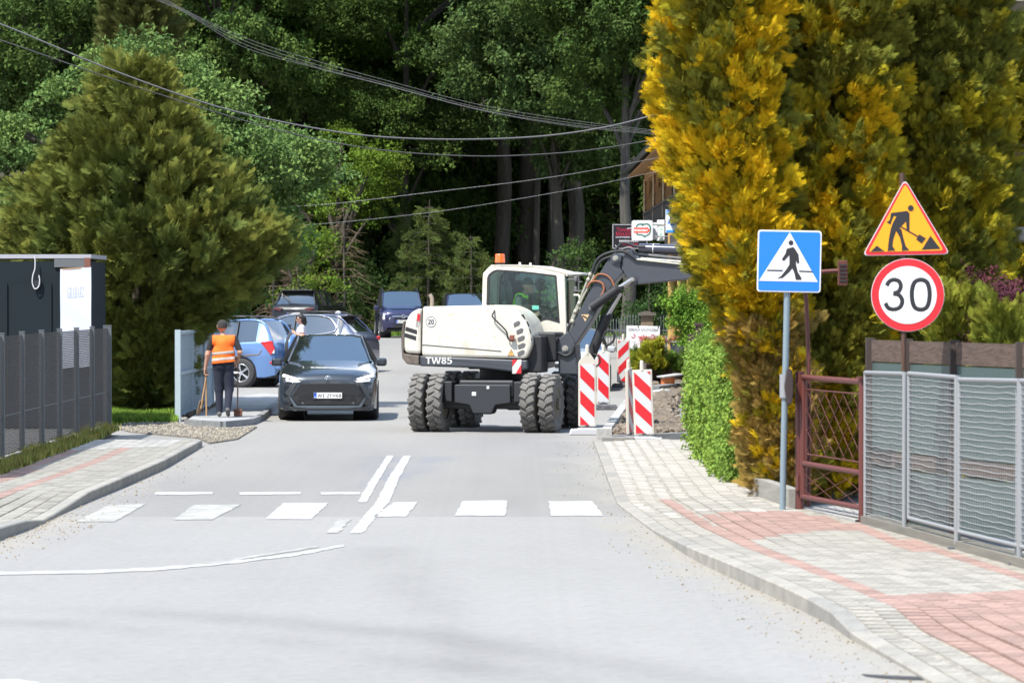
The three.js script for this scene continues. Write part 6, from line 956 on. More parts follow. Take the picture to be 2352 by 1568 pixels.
// --- dug strip: soil, new kerb stones, gully pots
{
  const soilM = new THREE.MeshStandardMaterial({ color: col(0.30, 0.235, 0.17), map: soilTex, roughness: 1, bumpMap: soilTex, bumpScale: 0.05 });
  const xAtL = (z) => { for (let i = 0; i + 1 < digKerb.length; i++) if (z <= digKerb[i].z && z >= digKerb[i + 1].z) return lerp(digKerb[i].x, digKerb[i + 1].x, (digKerb[i].z - z) / (digKerb[i].z - digKerb[i + 1].z)); return digKerb.at(-1).x; };
  const nz = 90, nx = 16, pos = [], uv = [], idx = [];
  for (let j = 0; j <= nz; j++) for (let i = 0; i <= nx; i++) { const z = lerp(-59.9, -95.5, Math.pow(j / nz, 1.2)), x = lerp(xAtL(z) + 0.1, z > -70 ? 3.05 : lerp(3.05, 5.2, smooth(-70, -92, z)), i / nx), e = Math.min(i, nx - i, j) / 3; const h = 0.03 + (0.14 * fbm(x * 2.2, z * 0.9, 3) + 0.10 * fbm(x * 6, z * 4, 8) + 0.08) * clamp(e, 0, 1) + 0.28 * Math.exp(-((x - 3.1) ** 2 + ((z + 73) * 0.35) ** 2) * 2.2); pos.push(x, h + 0.005, z); uv.push(x, z); if (i < nx && j < nz) { const a = j * (nx + 1) + i; idx.push(a, a + 1, a + nx + 1, a + 1, a + nx + 2, a + nx + 1); } }
  const g = new THREE.BufferGeometry(); g.setAttribute('position', new THREE.Float32BufferAttribute(pos, 3)); g.setAttribute('uv', new THREE.Float32BufferAttribute(uv, 2)); g.setIndex(idx); g.computeVertexNormals();
  tag(put('dug_soil', g, soilM), 'dug brown soil between the new kerb and the gardens', 'soil', null, 'structure');
  const r = rng(77), stones = new THREE.InstancedMesh(new THREE.DodecahedronGeometry(1, 0), new THREE.MeshStandardMaterial({ roughness: 1, map: soilTex }), 2600), m4 = new THREE.Matrix4(), qq = new THREE.Quaternion();
  for (let i = 0; i < 2600; i++) { const z = -60 - 34 * Math.pow(r(), 1.6), x = lerp(xAtL(z) + 0.15, z > -70 ? 3.0 : 3.4, r()), s = 0.015 + 0.055 * Math.pow(r(), 3); qq.setFromEuler(new THREE.Euler(r() * 6, r() * 6, r() * 6)); stones.setMatrixAt(i, m4.compose(V(x, 0.07 + 0.14 * fbm(x * 2.2, z * 0.9, 3) + 0.28 * Math.exp(-((x - 3.1) ** 2 + ((z + 73) * 0.35) ** 2) * 2.2), z), qq, V(s * 1.5, s, s * 1.2))); const k = 0.8 + 0.6 * r(); stones.setColorAt(i, col(0.27 * k, 0.22 * k, 0.165 * k)); }
  stones.name = 'rubble'; scene.add(stones); tag(stones, 'clods and broken stones lying on the dug soil', 'rubble', null, 'stuff');
  // kerb stones laid along the strip
  const kw = [concrete(0.42, 0.41, 0.385), concrete(0.37, 0.365, 0.345)], kr = thing('new_kerb', 'new pale kerb stones set along the dug soil', 'kerb', [0, 0, 0]); kr.userData.kind = 'structure';
  let acc = [...digKerb]; for (let i = 0; i + 1 < acc.length; i++) { const a = acc[i], b = acc[i + 1], L = a.distanceTo(b), n = Math.round(L); for (let k = 0; k < n; k++) { const p = a.clone().lerp(b, (k + 0.01) / n), q = a.clone().lerp(b, (k + 0.985) / n); p.y = q.y = 0.03; put('kerb_stone', beam(p, q, 0.15, 0.2), kw[(i + k) % 2], kr); } }
  const f0 = onLevel(1386, 1016), f1 = onLevel(1590, 1007); for (let k = 0; k < 2; k++) { const p = f0.clone().lerp(f1, 0.03 + k * 0.49), q = f0.clone().lerp(f1, 0.51 + k * 0.49); p.y = q.y = 0.02; put('kerb_stone', beam(p, q, 0.12, 0.17), kw[k], kr); }
  { const p = onLevel(1388, 1016); put('kerb_stone', rbox(0.24, 0.3, 0.22, 0.01, p.x, 0.08, p.z + 0.1), kw[0], kr); }
  const e0 = onLevel(1592, 1000), e1 = onLevel(1596, 905); put('edge_board', beam(V(e0.x, 0.14, e0.z), V(e1.x - 0.35, 0.14, e1.z + 9), 0.06, 0.32), kw[0], kr);
  // loose kerbs and gully pots
  const lk = thing('loose_kerb', 'long grey kerb stone lying across the dug soil', 'kerb stone', [0, 0, 0]); put('stone', beam(V(...Object.values(atDepth(1500, 902, -84))), V(...Object.values(atDepth(1560, 893, -87))), 0.3, 0.3), concrete(0.2, 0.21, 0.21), lk);
  const orange = mat(0.48, 0.13, 0.03, { roughness: 0.55 });
  for (const [px, py, z, l] of [[1500, 925, -76, 'orange plastic gully pipe with a white cap in the soil'], [1534, 885, -86, 'orange plastic gully pipe behind the loose kerb stone']]) { const p = atDepth(px, py, z), t = thing('gully_pipe', l, 'pipe', [p.x, 0.04, z]); put('pipe', cyl(0.16, 0.16, p.y + 0.15, 0, (p.y + 0.15) / 2, 0, 0, 0, 0, 20), orange, t); put('cap', rbox(0.5, 0.04, 0.4, 0.01, 0.05, p.y + 0.19, 0, 0, 0.4, 0.12), concrete(0.42, 0.42, 0.41), t); }
  const pl = thing('concrete_slab', 'dark concrete slab lying at the kerb corner', 'slab', onLevel(1405, 1020)); put('slab', merge([rbox(0.5, 0.12, 0.35, 0.02, 0.1, 0.06, 0)]), concrete(0.24, 0.23, 0.21), pl); put('slot', box(0.2, 0.02, 0.2, 0.1, 0.12, 0.0), M_FOOT, pl);
}
// --- brown iron gate on rollers at the end of the pavement
{
  const M = new THREE.MeshStandardMaterial({ color: col(0.095, 0.032, 0.026), roughness: 0.6, map: grain }), dk = mat(0.05, 0.025, 0.022, { roughness: 0.7 });
  const a = onLevel(1606, 1000, 0.1), b = onLevel(1632, 1036, 0.1), H = 1.55, t = thing('iron_gate', 'dark red iron gate leaf seen edge-on at the dug soil', 'gate', [a.x, 0.1, a.z]);
  const d = b.clone().sub(a), at = (f, y) => V(d.x * f, y, d.z * f);
  put('gate_post', merge([box(0.11, 1.72, 0.11, 0, 0.86, 0), box(0.15, 0.04, 0.15, 0, 1.74, 0)]), dk, t); put('gate_post', merge([box(0.08, 1.5, 0.08, at(0.25, 0).x, 0.75, at(0.25, 0).z)]), dk, t);
  for (const y of [0.16, 0.62, 1.18, 1.42]) put('rail', beam(at(0.25, y), at(1, y), 0.04, 0.05), M, t);
  for (let k = 0; k <= 9; k++) put('gate_bar', bar(at(0.28 + k * 0.08, 0.16), at(0.28 + k * 0.08, 1.42), 0.022, 6), M, t);
  for (let k = 0; k < 3; k++) put('gate_panel', beam(at(0.3 + k * 0.23, 0.9), at(0.5 + k * 0.23, 0.9), 0.012, 0.5), M, t);
  const bk = thing('waste_post', 'short grey square post at the foot of the iron gate', 'post', onLevel(1597, 1008, 0.02)); put('post', rbox(0.16, 0.5, 0.16, 0.01, 0, 0.25, 0), mat(0.11, 0.11, 0.095, { roughness: 0.8 }), bk); put('post_cap', box(0.17, 0.015, 0.17, 0, 0.505, 0), M_GALV, bk);
  const fr = thing('timber_trellis', 'brown wooden frame standing behind the iron gate', 'frame', [a.x + 0.12, 0.1, a.z - 7]); put('frame_post', merge([box(0.12, 1.5, 0.12, 0.1, 0.75, 0)]), dk, fr); put('frame_post', box(0.12, 1.5, 0.12, 0.75, 0.75, 0), dk, fr); put('frame_rail', box(0.75, 0.1, 0.1, 0.43, 1.46, 0), dk, fr);
}
// --- red brown wicket gate with wire mesh, and the arched pipe over it
{
  const M = new THREE.MeshStandardMaterial({ color: col(0.125, 0.032, 0.024), roughness: 0.5, map: grain }), a = onLevel(1838, 1170, 0.1), b = onLevel(1982, 1200, 0.1), d = b.clone().sub(a), L = d.length(), turn = Math.atan2(-d.z, d.x), s = FOCAL / -a.z, H = (1168 - 852) / s;
  const t = thing('wicket_gate', 'red brown wicket gate of tubes with diamond wire mesh', 'gate', [a.x, 0.1, a.z], turn);
  put('gate_post', merge([bar([0, 0, 0], [0, H, 0], 0.048, 14), cyl(0.052, 0.052, 0.015, 0, H, 0)]), M, t); put('gate_post', merge([bar([L, -0.02, 0], [L, H - 0.02, 0], 0.04, 12), box(0.12, 0.02, 0.1, L, H - 0.01, 0)]), M, t);
  const leaf = sub('gate_leaf', t, [0, 0, 0]), x0 = 0.125, x1 = L - 0.05;
  for (const [y, r] of [[0.14, 0.028], [0.48, 0.028], [H - 0.05, 0.03]]) put('rail', bar([x0, y, 0], [x1, y, 0], r, 10), M, leaf);
  put('stile', bar([x0, 0.12, 0], [x0, H - 0.03, 0], 0.034, 12), M, leaf);
  put('thin_frame', merge([bar([x0 + 0.1, 0.58, 0], [x1, 0.58, 0], 0.008, 6), bar([x0 + 0.1, H - 0.17, 0], [x1, H - 0.17, 0], 0.008, 6), bar([x0 + 0.1, 0.5, 0], [x0 + 0.1, H - 0.17, 0], 0.008, 6)]), M, leaf);
  const wires = []; const wire = (xa, xb, ya, yb, step, sl) => { for (let c = -6; c < 6; c += step) for (const g of [1, -1]) { const p = [], f = (x) => g > 0 ? ya + (x - xa) * sl + c : yb - (x - xa) * sl - c; let q0 = null, q1 = null; for (let k = 0; k <= 200; k++) { const x = lerp(xa, xb, k / 200), y = f(x); if (y >= ya && y <= yb) { q0 ??= [x, y, g * 0.003]; q1 = [x, y, g * 0.003]; } } if (q0 && q1 && Math.abs(q0[0] - q1[0]) > 0.02) wires.push(bar(q0, q1, 0.004, 4)); } };
  wire(x0 + 0.1, x1, 0.58, H - 0.17, 0.20, 0.62); wire(x0, x1, 0.16, 0.46, 0.16, 0.2); const wm = put('wire_mesh', merge(wires), M, leaf); wm.userData.kind = 'stuff';
  for (const y of [0.28, H - 0.2]) put('hinge', merge([box(0.09, 0.16, 0.05, 0.07, y, 0.03), bar([0.055, y - 0.09, 0.03], [0.055, y + 0.09, 0.03], 0.02, 8)]), M, t);
  const hp = (px, py) => { const p = atDepth(px, py, a.z - 0.1); return [p.x, p.y, a.z - 0.1]; };
  const pp = thing('arched_pipe', 'red brown pipe bent over at its top, holding a small rusty box', 'pipe', [0, 0, 0]);
  const foot = hp(1858, 850); put('pipe', tube([[foot[0], 0.1, foot[2]], foot, hp(1853, 700), hp(1851, 650), hp(1860, 632), hp(1880, 625), hp(1930, 621)], 0.022, 10, 50), M, pp);
  const c = hp(1936, 627); put('rusty_box', merge([rbox(0.10, 0.26, 0.05, 0.01, ...c)]), new THREE.MeshStandardMaterial({ color: col(0.16, 0.05, 0.035), map: soilTex, roughness: 0.9 }), pp); put('box_grille', merge(Array.from({ length: 5 }, (_, i) => box(0.07, 0.02, 0.01, c[0], c[1] - 0.08 + i * 0.04, c[2] + 0.028))), M_INK, pp);
}
// --- galvanised mesh panels along the pavement, low concrete plinth
{
  const panel = (label, p0, p1, top0, top1, lift) => {
    const a = onLevel(...p0, 0.1), b = onLevel(...p1, 0.1), d = b.clone().sub(a), L = d.length(), turn = Math.atan2(-d.z, d.x), Ha = (p0[1] - top0) / (FOCAL / -a.z), Hb = (p1[1] - top1) / (FOCAL / -b.z);
    const t = thing('mesh_fence', label, 'fence', [a.x, 0.1, a.z], turn, 'galvanised mesh fence panels'), y0 = lift, top = (x) => lerp(Ha, Hb, x / L);
    put('top_tube', bar([0, Ha, 0], [L, Hb, 0], 0.02, 10), M_GALV, t); put('bottom_tube', bar([0, y0, 0], [L, y0, 0], 0.018, 10), M_GALV, t);
    put('side_tube', bar([0, y0, 0], [0, Ha, 0], 0.018, 10), M_GALV, t); put('side_tube', bar([L, y0 - 0.12, 0], [L, Hb, 0], 0.022, 10), M_GALV, t);
    const rw = rng(p0[0]), hz = [], vt = []; const n = 26;
    for (let i = 1; i < n; i++) { const f = i / n, y = lerp(y0, Ha, f), pts = []; for (let k = 0; k <= 10; k++) pts.push([L * k / 10, lerp(y0, top(L * k / 10), f) + (rw() - 0.5) * 0.012, 0.004 + (rw() - 0.5) * 0.006]); const w = put('wire', tube(pts, 0.0032, 4, 20), M_MESH, t); }
    for (let x = 0.022; x < L; x += 0.055) vt.push(bar([x, y0, -0.003], [x, top(x), -0.003], 0.0022, 3)); const v = put('upright_wires', merge(vt), M_MESH, t); v.userData.kind = 'stuff';
    return { a, d, L, turn };
  };
  panel('mesh fence panel next to the red brown wicket gate', [1988, 1203], [2078, 1229], 855, 858, 0.06);
  panel('middle mesh fence panel behind the rusty signpost', [2088, 1232], [2198, 1263], 857, 866, 0.17);
  panel('mesh fence panel with lower top beside the end post', [2204, 1266], [2342, 1302], 871, 874, 0.17);
  panel('mesh fence panel that runs on past the end post', [2346, 1303], [2560, 1366], 874, 880, 0.17);
  for (const [px, py, top, l] of [[2200, 1262, 862, 'galvanised fence post between the middle and the lower mesh panel'], [2340, 1298, 872, 'galvanised fence post at the end of the lower mesh panel']]) { const b = onLevel(px, py, 0.1), t = thing('fence_post', l, 'post', b, 0, 'galvanised fence posts'), h = (py - top) / (FOCAL / -b.z); put('post', bar([0, -0.05, 0], [0, h, 0], 0.03, 12), M_GALV, t); put('foot_plate', rbox(0.16, 0.03, 0.12, 0.008, 0, 0.015, 0), M_FOOT, t); }
  const pl = thing('fence_plinth', 'weathered low concrete plinth under the mesh panels', 'plinth', [0, 0, 0]), m = [concrete(0.215, 0.20, 0.165), concrete(0.19, 0.18, 0.15)]; 
  const pts = [[1972, 1203], [2100, 1238], [2352, 1309], [2620, 1392]].map(([x, y]) => onLevel(x, y, 0.1)); pts.forEach((p, i) => { if (i) { const a = pts[i - 1].clone(), b = p.clone(); a.y = b.y = 0.1; a.x += 0.12; b.x += 0.12; put('plinth_block', beam(a, b, 0.2, 0.16), m[i % 2], pl); } });
  const th = thing('threshold', 'pale concrete threshold under the wicket gate', 'threshold', [0, 0, 0]); { const c = [[1845, 1170], [1965, 1200], [2010, 1190], [1930, 1160]].map(([x, y]) => onLevel(x, y, 0.1)), g = extr(c.map((p) => [p.x, -p.z]), 0.06).rotateX(-Math.PI / 2).translate(0, 0.095, 0); put('slab', g, concrete(0.36, 0.35, 0.33), th); th.userData.kind = 'structure'; }
  const lp = thing('hedge_plinth', 'low pale concrete wall at the foot of the thuja', 'low wall', [0, 0, 0]); { const a = onLevel(1742, 1138, 0.1), b = onLevel(1826, 1168, 0.1); a.y = b.y = 0.18; put('wall', beam(a, b, 0.12, 0.24), concrete(0.29, 0.275, 0.24), lp); }
}
// --- wooden fence with green panels behind the mesh
{
  const zA = -36.6, zB = -31.6, s0 = FOCAL / -zA, wood = new THREE.MeshStandardMaterial({ color: col(0.135, 0.092, 0.07), map: soilTex, roughness: 0.9 }), dark = mat(0.045, 0.033, 0.028, { roughness: 0.9 }), green = new THREE.MeshPhysicalMaterial({ color: col(0.055, 0.088, 0.082), roughness: 0.35, clearcoat: 0.4, clearcoatRoughness: 0.2 });
  const A = atDepth(2000, 778, zA), B = atDepth(2352, 776, -33.2), t = thing('board_fence', 'wooden fence with green plastic panels behind the galvanised mesh', 'fence', [0, 0, 0]), at = (f, y) => { const p = A.clone().lerp(B, f); p.y = y; return p; }, H = A.y, f1 = 1.7;
  for (const f of [0, 0.265, 0.575, 0.985, 1.35, 1.7]) put('fence_post', beam(at(f, 0), at(f, H + 0.01), 0.09, 0.09), dark, t);
  const cuts = [0, 0.265, 0.575, 0.985, 1.35, 1.7];
  for (let i = 0; i + 1 < cuts.length; i++) { const a = cuts[i] + 0.018, b = cuts[i + 1] - 0.018; put('top_board', beam(at(a, H - 0.115), at(b, H - 0.115), 0.03, 0.21), wood, t); put('green_panel', beam(at(a, H - 0.66), at(b, H - 0.66), 0.012, 0.86), green, t); put('lower_board', beam(at(a, H - 1.17), at(b, H - 1.17), 0.03, 0.13), wood, t); put('lower_panel', beam(at(a, H - 1.52), at(b, H - 1.52), 0.012, 0.5), green, t); }
}
// --- dark mesh fence along the other pavement
{
  const posts = [[-95, 1092], [-45, 1074], [3, 1056], [50, 1040], [95, 1025], [136, 1012], [175, 1000], [211, 990], [246, 979]], M = mat(0.085, 0.095, 0.10, { roughness: 0.6 });
  const t = thing('dark_mesh_fence', 'dark grey fence of fine mesh panels beside the block pavement', 'fence', [0, 0, 0]), P = posts.map(([x, y]) => onLevel(x, y, 0.16)), H = 1.62;
  P.forEach((p, i) => put('fence_post', merge([box(i === 8 ? 0.13 : 0.07, H + 0.02, 0.07, p.x, 0.16 + H / 2, p.z), box(i === 8 ? 0.14 : 0.08, 0.015, 0.08, p.x, 0.16 + H + 0.02, p.z)]), M, t));
  const net = mat(0.045, 0.042, 0.04, { roughness: 0.8 });
  for (let i = 0; i + 1 < P.length; i++) { const a = P[i], b = P[i + 1], g = []; for (let y = 0.22; y < 0.16 + H - 0.02; y += 0.026) { const p = a.clone(), q = b.clone(); p.y = q.y = y; g.push(beam(p, q, 0.004, 0.0125)); } const d = b.clone().sub(a); for (let k = 1; k < 24; k++) { const p = a.clone().addScaledVector(d, k / 24), q = p.clone(); p.y = 0.2; q.y = 0.16 + H - 0.02; g.push(bar(p, q, 0.004, 3)); } const m = put('mesh_panel', merge(g), net, t); m.userData.kind = 'stuff'; put('panel_rail', beam(V(a.x, 0.72, a.z), V(b.x, 0.72, b.z), 0.01, 0.02), M, t); }
  const pl = thing('mesh_fence_plinth', 'pale concrete edging under the dark mesh fence', 'plinth', [0, 0, 0]); for (let i = 0; i + 1 < P.length; i++) { const a = P[i].clone(), b = P[i + 1].clone(); a.y = b.y = 0.09; put('edging_stone', beam(a, b, 0.10, 0.2), concrete(0.33, 0.32, 0.29), pl); }
}
// --- open steel gate leaf by the worker
{
  const a = onLevel(408, 968), b = onLevel(488, 940), d = b.clone().sub(a), L = d.length(), turn = Math.atan2(-d.z, d.x), s = FOCAL / -a.z, H = (968 - 757) / s, M = new THREE.MeshStandardMaterial({ color: col(0.46, 0.56, 0.60), roughness: 0.5, map: grain }), M2 = new THREE.MeshStandardMaterial({ color: col(0.36, 0.44, 0.48), roughness: 0.6, map: grain });
  const t = thing('steel_gate', 'light grey steel gate leaf standing open beside the worker', 'gate', [a.x, 0, a.z], turn);
  put('gate_post', box(0.10, H, 0.10, 0, H / 2, 0), M, t);
  const lf = sub('gate_leaf', t, [0, 0, 0]);
  put('stile', box(0.10, H - 0.1, 0.06, 0.14, H / 2, 0), M, lf); put('stile', box(0.07, H - 0.1, 0.06, L, H / 2, 0), M, lf); for (const x of [L * 0.38, L * 0.72]) put('stile', box(0.07, H - 0.2, 0.05, x, H / 2, 0), M, lf);
  for (const y of [0.1, H * 0.52, H - 0.06]) put('rail', box(L - 0.14, 0.06, 0.05, L / 2 + 0.07, y, 0.003), M, lf);
  put('sheet', box(L - 0.14, H - 0.14, 0.012, L / 2 + 0.07, H / 2, -0.02), M2, lf);
  const gr = thing('gate_rubble', 'brown stones and rubble along the foot of the steel gate', 'rubble', [0, 0, 0]); gr.userData.kind = 'stuff'; const r = rng(12), st = []; for (let i = 0; i < 60; i++) { const p = a.clone().lerp(b, r()), q = new THREE.DodecahedronGeometry(0.025 + 0.05 * r(), 0); q.rotateX(r() * 6); st.push(q.translate(p.x + 0.08 + 0.1 * (r() - 0.3), 0.04 + 0.05 * r(), p.z + 0.05)); } put('stones', merge(st), new THREE.MeshStandardMaterial({ color: col(0.2, 0.15, 0.11), map: soilTex, roughness: 1 }), gr);
}
// --- paved island under the worker, gravel gap, grass, bag of debris
{
  const c = [[428, 977], [470, 980], [511, 982], [575, 976], [598, 966], [637, 934], [655, 915], [600, 912], [500, 925]].map(([x, y]) => onLevel(x, y, 0.0));
  const t = thing('paved_island', 'light concrete pavement corner under the worker', 'pavement', [0, 0, 0]); t.userData.kind = 'structure';
  put('slab', extr(c.map((p) => [p.x, -p.z]), 0.12).rotateX(-Math.PI / 2).translate(0, 0.03, 0), concrete(0.35, 0.35, 0.345), t);
  const kM = [concrete(0.25, 0.255, 0.26), concrete(0.22, 0.225, 0.23)];
  let n = 0; for (let i = 0; i < 6; i++) { const a = c[i], b = c[i + 1], L = a.distanceTo(b), m = Math.max(1, Math.round(L / 0.9)); for (let k = 0; k < m; k++) { const p = a.clone().lerp(b, (k + 0.01) / m), q = a.clone().lerp(b, (k + 0.99) / m); p.y = q.y = 0.035; put('kerb_stone', beam(p, q, 0.1, 0.15), kM[n++ % 2], t); } }
  const gravelM = new THREE.MeshStandardMaterial({ color: col(0.31, 0.28, 0.23), map: soilTex, roughness: 1, bumpMap: soilTex, bumpScale: 0.03 });
  const gp = [[262, 984], [300, 972], [405, 972], [428, 980], [520, 986], [590, 982], [545, 1010], [480, 1020], [455, 1008], [300, 994]].map(([x, y]) => onLevel(x, y, 0));
  tag(put('gravel_patch', extr(gp.map((p) => [p.x, -p.z]), 0.03).rotateX(-Math.PI / 2).translate(0, 0.004, 0), gravelM), 'sandy gravel between the block pavement and the island', 'gravel', null, 'structure');
  const r = rng(5), im = new THREE.InstancedMesh(new THREE.DodecahedronGeometry(1, 0), new THREE.MeshStandardMaterial({ roughness: 1 }), 3400), m4 = new THREE.Matrix4(), qq = new THREE.Quaternion(); let i = 0, guard = 0;
  const edges = [gp, null]; while (i < 2200 && guard++ < 90000) { const x = lerp(-8.2, -3.6, r()), z = lerp(-54, -72, r()); if (!inside(x, z, gp)) continue; const s = 0.005 + 0.02 * Math.pow(r(), 3); qq.setFromEuler(new THREE.Euler(r() * 6, r() * 6, 0)); im.setMatrixAt(i, m4.compose(V(x, 0.025, z), qq, V(s * 1.4, s, s))); const k = 0.7 + 0.5 * r(); im.setColorAt(i++, col(0.27 * k, 0.24 * k, 0.19 * k)); }
  for (const line of [kerbR, kerbL]) for (let q = 0; q < 600; q++) { const k = Math.floor(r() * (line.length - 2)), f = r(), a = line[k], b = line[k + 1], off = (line === kerbR ? -1 : 1) * Math.pow(r(), 2) * 0.6, s = 0.003 + 0.008 * Math.pow(r(), 4); im.setMatrixAt(i, m4.compose(V(lerp(a.x, b.x, f) + off - (line === kerbR ? 0.02 : -0.02), 0.004, lerp(a.z, b.z, f)), qq, V(s * 1.4, s, s))); const kk = 0.6 + 0.7 * r(); im.setColorAt(i++, col(0.29 * kk, 0.24 * kk, 0.17 * kk)); }
  im.count = i; im.name = 'gravel'; scene.add(im); tag(im, 'loose gravel and grit beside the kerbs', 'gravel', null, 'stuff');
  // grass: verge by the steel gate, weeds along the dark fence, strip at the wood edge
  const blade = (() => { const rr = rng(3), out = []; for (let k = 0; k < 9; k++) { const a = rr() * 6.28, x = (rr() - 0.5) * 0.09, z = (rr() - 0.5) * 0.09, h = 0.07 + 0.08 * rr(), dx = Math.cos(a) * 0.04, dz = Math.sin(a) * 0.04, w = 0.006; out.push(x - w * Math.sin(a), 0, z + w * Math.cos(a), x + w * Math.sin(a), 0, z - w * Math.cos(a), x + dx, h, z + dz); } return rawGeo(out); })();
  const areas = [['grass verge beside the steel gate and the thuja', [[244, 975], [300, 971], [403, 970], [410, 940], [330, 938], [240, 945]].map(([x, y]) => onLevel(x, y, 0.02)), 6500, [0.13, 0.23, 0.035], 0.02], ['dry grass and weeds along the dark mesh fence', [...backL.map((p) => V(p.x + 0.05, 0, p.z)), ...[...backL].reverse().map((p) => V(p.x - 0.32, 0, p.z - 0.1))], 2200, [0.20, 0.22, 0.06], 0.09], ['grass strip between the car park and the wood', [V(-30, 0, -149), V(30, 0, -149), V(30, 0, -134.2), V(1, 0, -133.6), V(-4.6, 0, -133.4), V(-4.8, 0, -146), V(-30, 0, -147)], 16000, [0.10, 0.17, 0.03], 0]];
  for (const [label, poly, n2, c0, y0] of areas) { const g = new THREE.InstancedMesh(blade, M_SCALE, n2), xs = poly.map((p) => p.x), zs = poly.map((p) => p.z); let k = 0, gd = 0; while (k < n2 && gd++ < n2 * 60) { const x = lerp(Math.min(...xs), Math.max(...xs), r()), z = lerp(Math.min(...zs), Math.max(...zs), r()); if (!inside(x, z, poly)) continue; const s = 0.7 + 0.9 * r() * (0.6 + fbm(x, z)); qq.setFromAxisAngle(UPV, r() * 6.28); g.setMatrixAt(k, m4.compose(V(x, y0 + groundY(x, z), z), qq, V(s * 1.5, s, s * 1.5))); const f = 0.7 + 0.6 * r(); g.setColorAt(k++, col(c0[0] * f * (0.9 + 0.4 * r()), c0[1] * f, c0[2] * f)); } g.count = k; g.name = numbered('grass'); scene.add(g); tag(g, label, 'grass', null, 'stuff');
    const soil = put('verge_soil', extr(poly.map((p) => [p.x, -p.z]), 0.02).rotateX(-Math.PI / 2).translate(0, y0 + (y0 ? 0 : 0.81) - 0.008, 0), new THREE.MeshStandardMaterial({ color: col(c0[0] * 0.6, c0[1] * 0.55, c0[2] * 0.7), map: soilTex, roughness: 1 })); tag(soil, 'earth under the ' + label, 'ground', null, 'structure'); }
  const bp = onLevel(362, 938, 0.02), bag = thing('debris_bag', 'crumpled pale blue plastic sheet lying on the grass by the gate', 'plastic bag', [bp.x, 0.02, bp.z]); 
  put('sheet', warp(new THREE.SphereGeometry(0.3, 40, 26), (v) => { const n3 = fbm(v.x * 7 + 3, v.y * 7, v.z * 7, 4), k = 1 + 0.55 * n3; v.set(v.x * 1.15 * k, Math.max(0, v.y * 0.62 * k + 0.05), v.z * 0.9 * k); }), mat(0.36, 0.44, 0.50, { roughness: 0.45 }), bag);
  const br = thing('brushwood', 'small heap of brown cuttings behind the plastic sheet', 'brushwood', [bp.x + 0.4, 0.02, bp.z - 0.6]), tw = []; for (let k = 0; k < 60; k++) { const a = V((r() - 0.5) * 0.6, 0.05 + 0.3 * r(), (r() - 0.5) * 0.4); tw.push(bar(a, a.clone().add(V((r() - 0.5) * 0.35, (r() - 0.5) * 0.16, (r() - 0.5) * 0.3)), 0.007, 4)); } put('twigs', merge(tw), mat(0.2, 0.15, 0.07, { roughness: 1 }), br).userData.kind = 'stuff';
}
// --- overhead cables
{
  const M = mat(0.12, 0.12, 0.12, { roughness: 0.6 }), MB = mat(0.035, 0.035, 0.037, { roughness: 0.6 });
  const cab = (label, z, pts, r, m) => { const t = put('overhead_cable', tube(pts.map(([x, y]) => atDepth(x, y, z)), r, 6, 90), m); tag(t, label, 'cable', 'overhead cables'); };
  cab('thick twisted cable sagging lowest over the street from the shed side', -70, [[-120, 15], [0, 55], [250, 158], [500, 245], [700, 290], [850, 312], [1050, 320], [1250, 312], [1400, 290], [1510, 262], [1640, 228]], 0.017, mat(0.08, 0.08, 0.085, { roughness: 0.55 }));
  cab('twisted cable hanging just under the thick one', -70, [[-120, 55], [0, 92], [300, 195], [600, 288], [750, 324], [900, 347], [1050, 357], [1150, 358], [1300, 350], [1400, 338], [1530, 315], [1640, 292]], 0.012, MB);
  [[0, 0], [14, 0], [30, -4], [44, -10]].forEach(([o, e], i) => cab(['topmost thin wire of the bundle above the street', 'second thin wire of the bundle above the street', 'third thin wire of the bundle above the street', 'lowest thin wire of the bundle above the street'][i], -95, [[360 - o, -15], [400 + o * 0.2, 10 + o * 0.25], [560, 86 + o * 0.5], [720, 138 + o * 0.6 + e], [900, 188 + o * 0.5 + e], [1100, 240 + o * 0.5 + e], [1300, 274 + o * 0.45 + e * 0.6], [1510, 300 + o * 0.2], [1680, 318 + o * 0.1]], 0.0055, M));
  cab('thin pale wire rising to the veranda roof', -100, [[640, 476], [760, 468], [1000, 440], [1200, 416], [1350, 393], [1540, 356], [1660, 330]], 0.007, mat(0.2, 0.2, 0.2));
  cab('thin wire below the pale wire at the veranda', -100, [[640, 520], [760, 512], [1000, 486], [1200, 455], [1350, 428], [1480, 400], [1660, 360]], 0.006, mat(0.2, 0.2, 0.2));
  const p = thing('utility_pole', 'wooden utility pole behind the golden thuja carrying the cables', 'pole', [(1700 - CX) / FOCAL * 72, 0, -72]); put('post', bar([0, -0.2, 0], [0, 8, 0], 0.14, 12, 0.1), M_GREYBARK, p); put('crossarm', box(1.2, 0.1, 0.1, 0, 7.2, 0), M_GREYBARK, p);
}
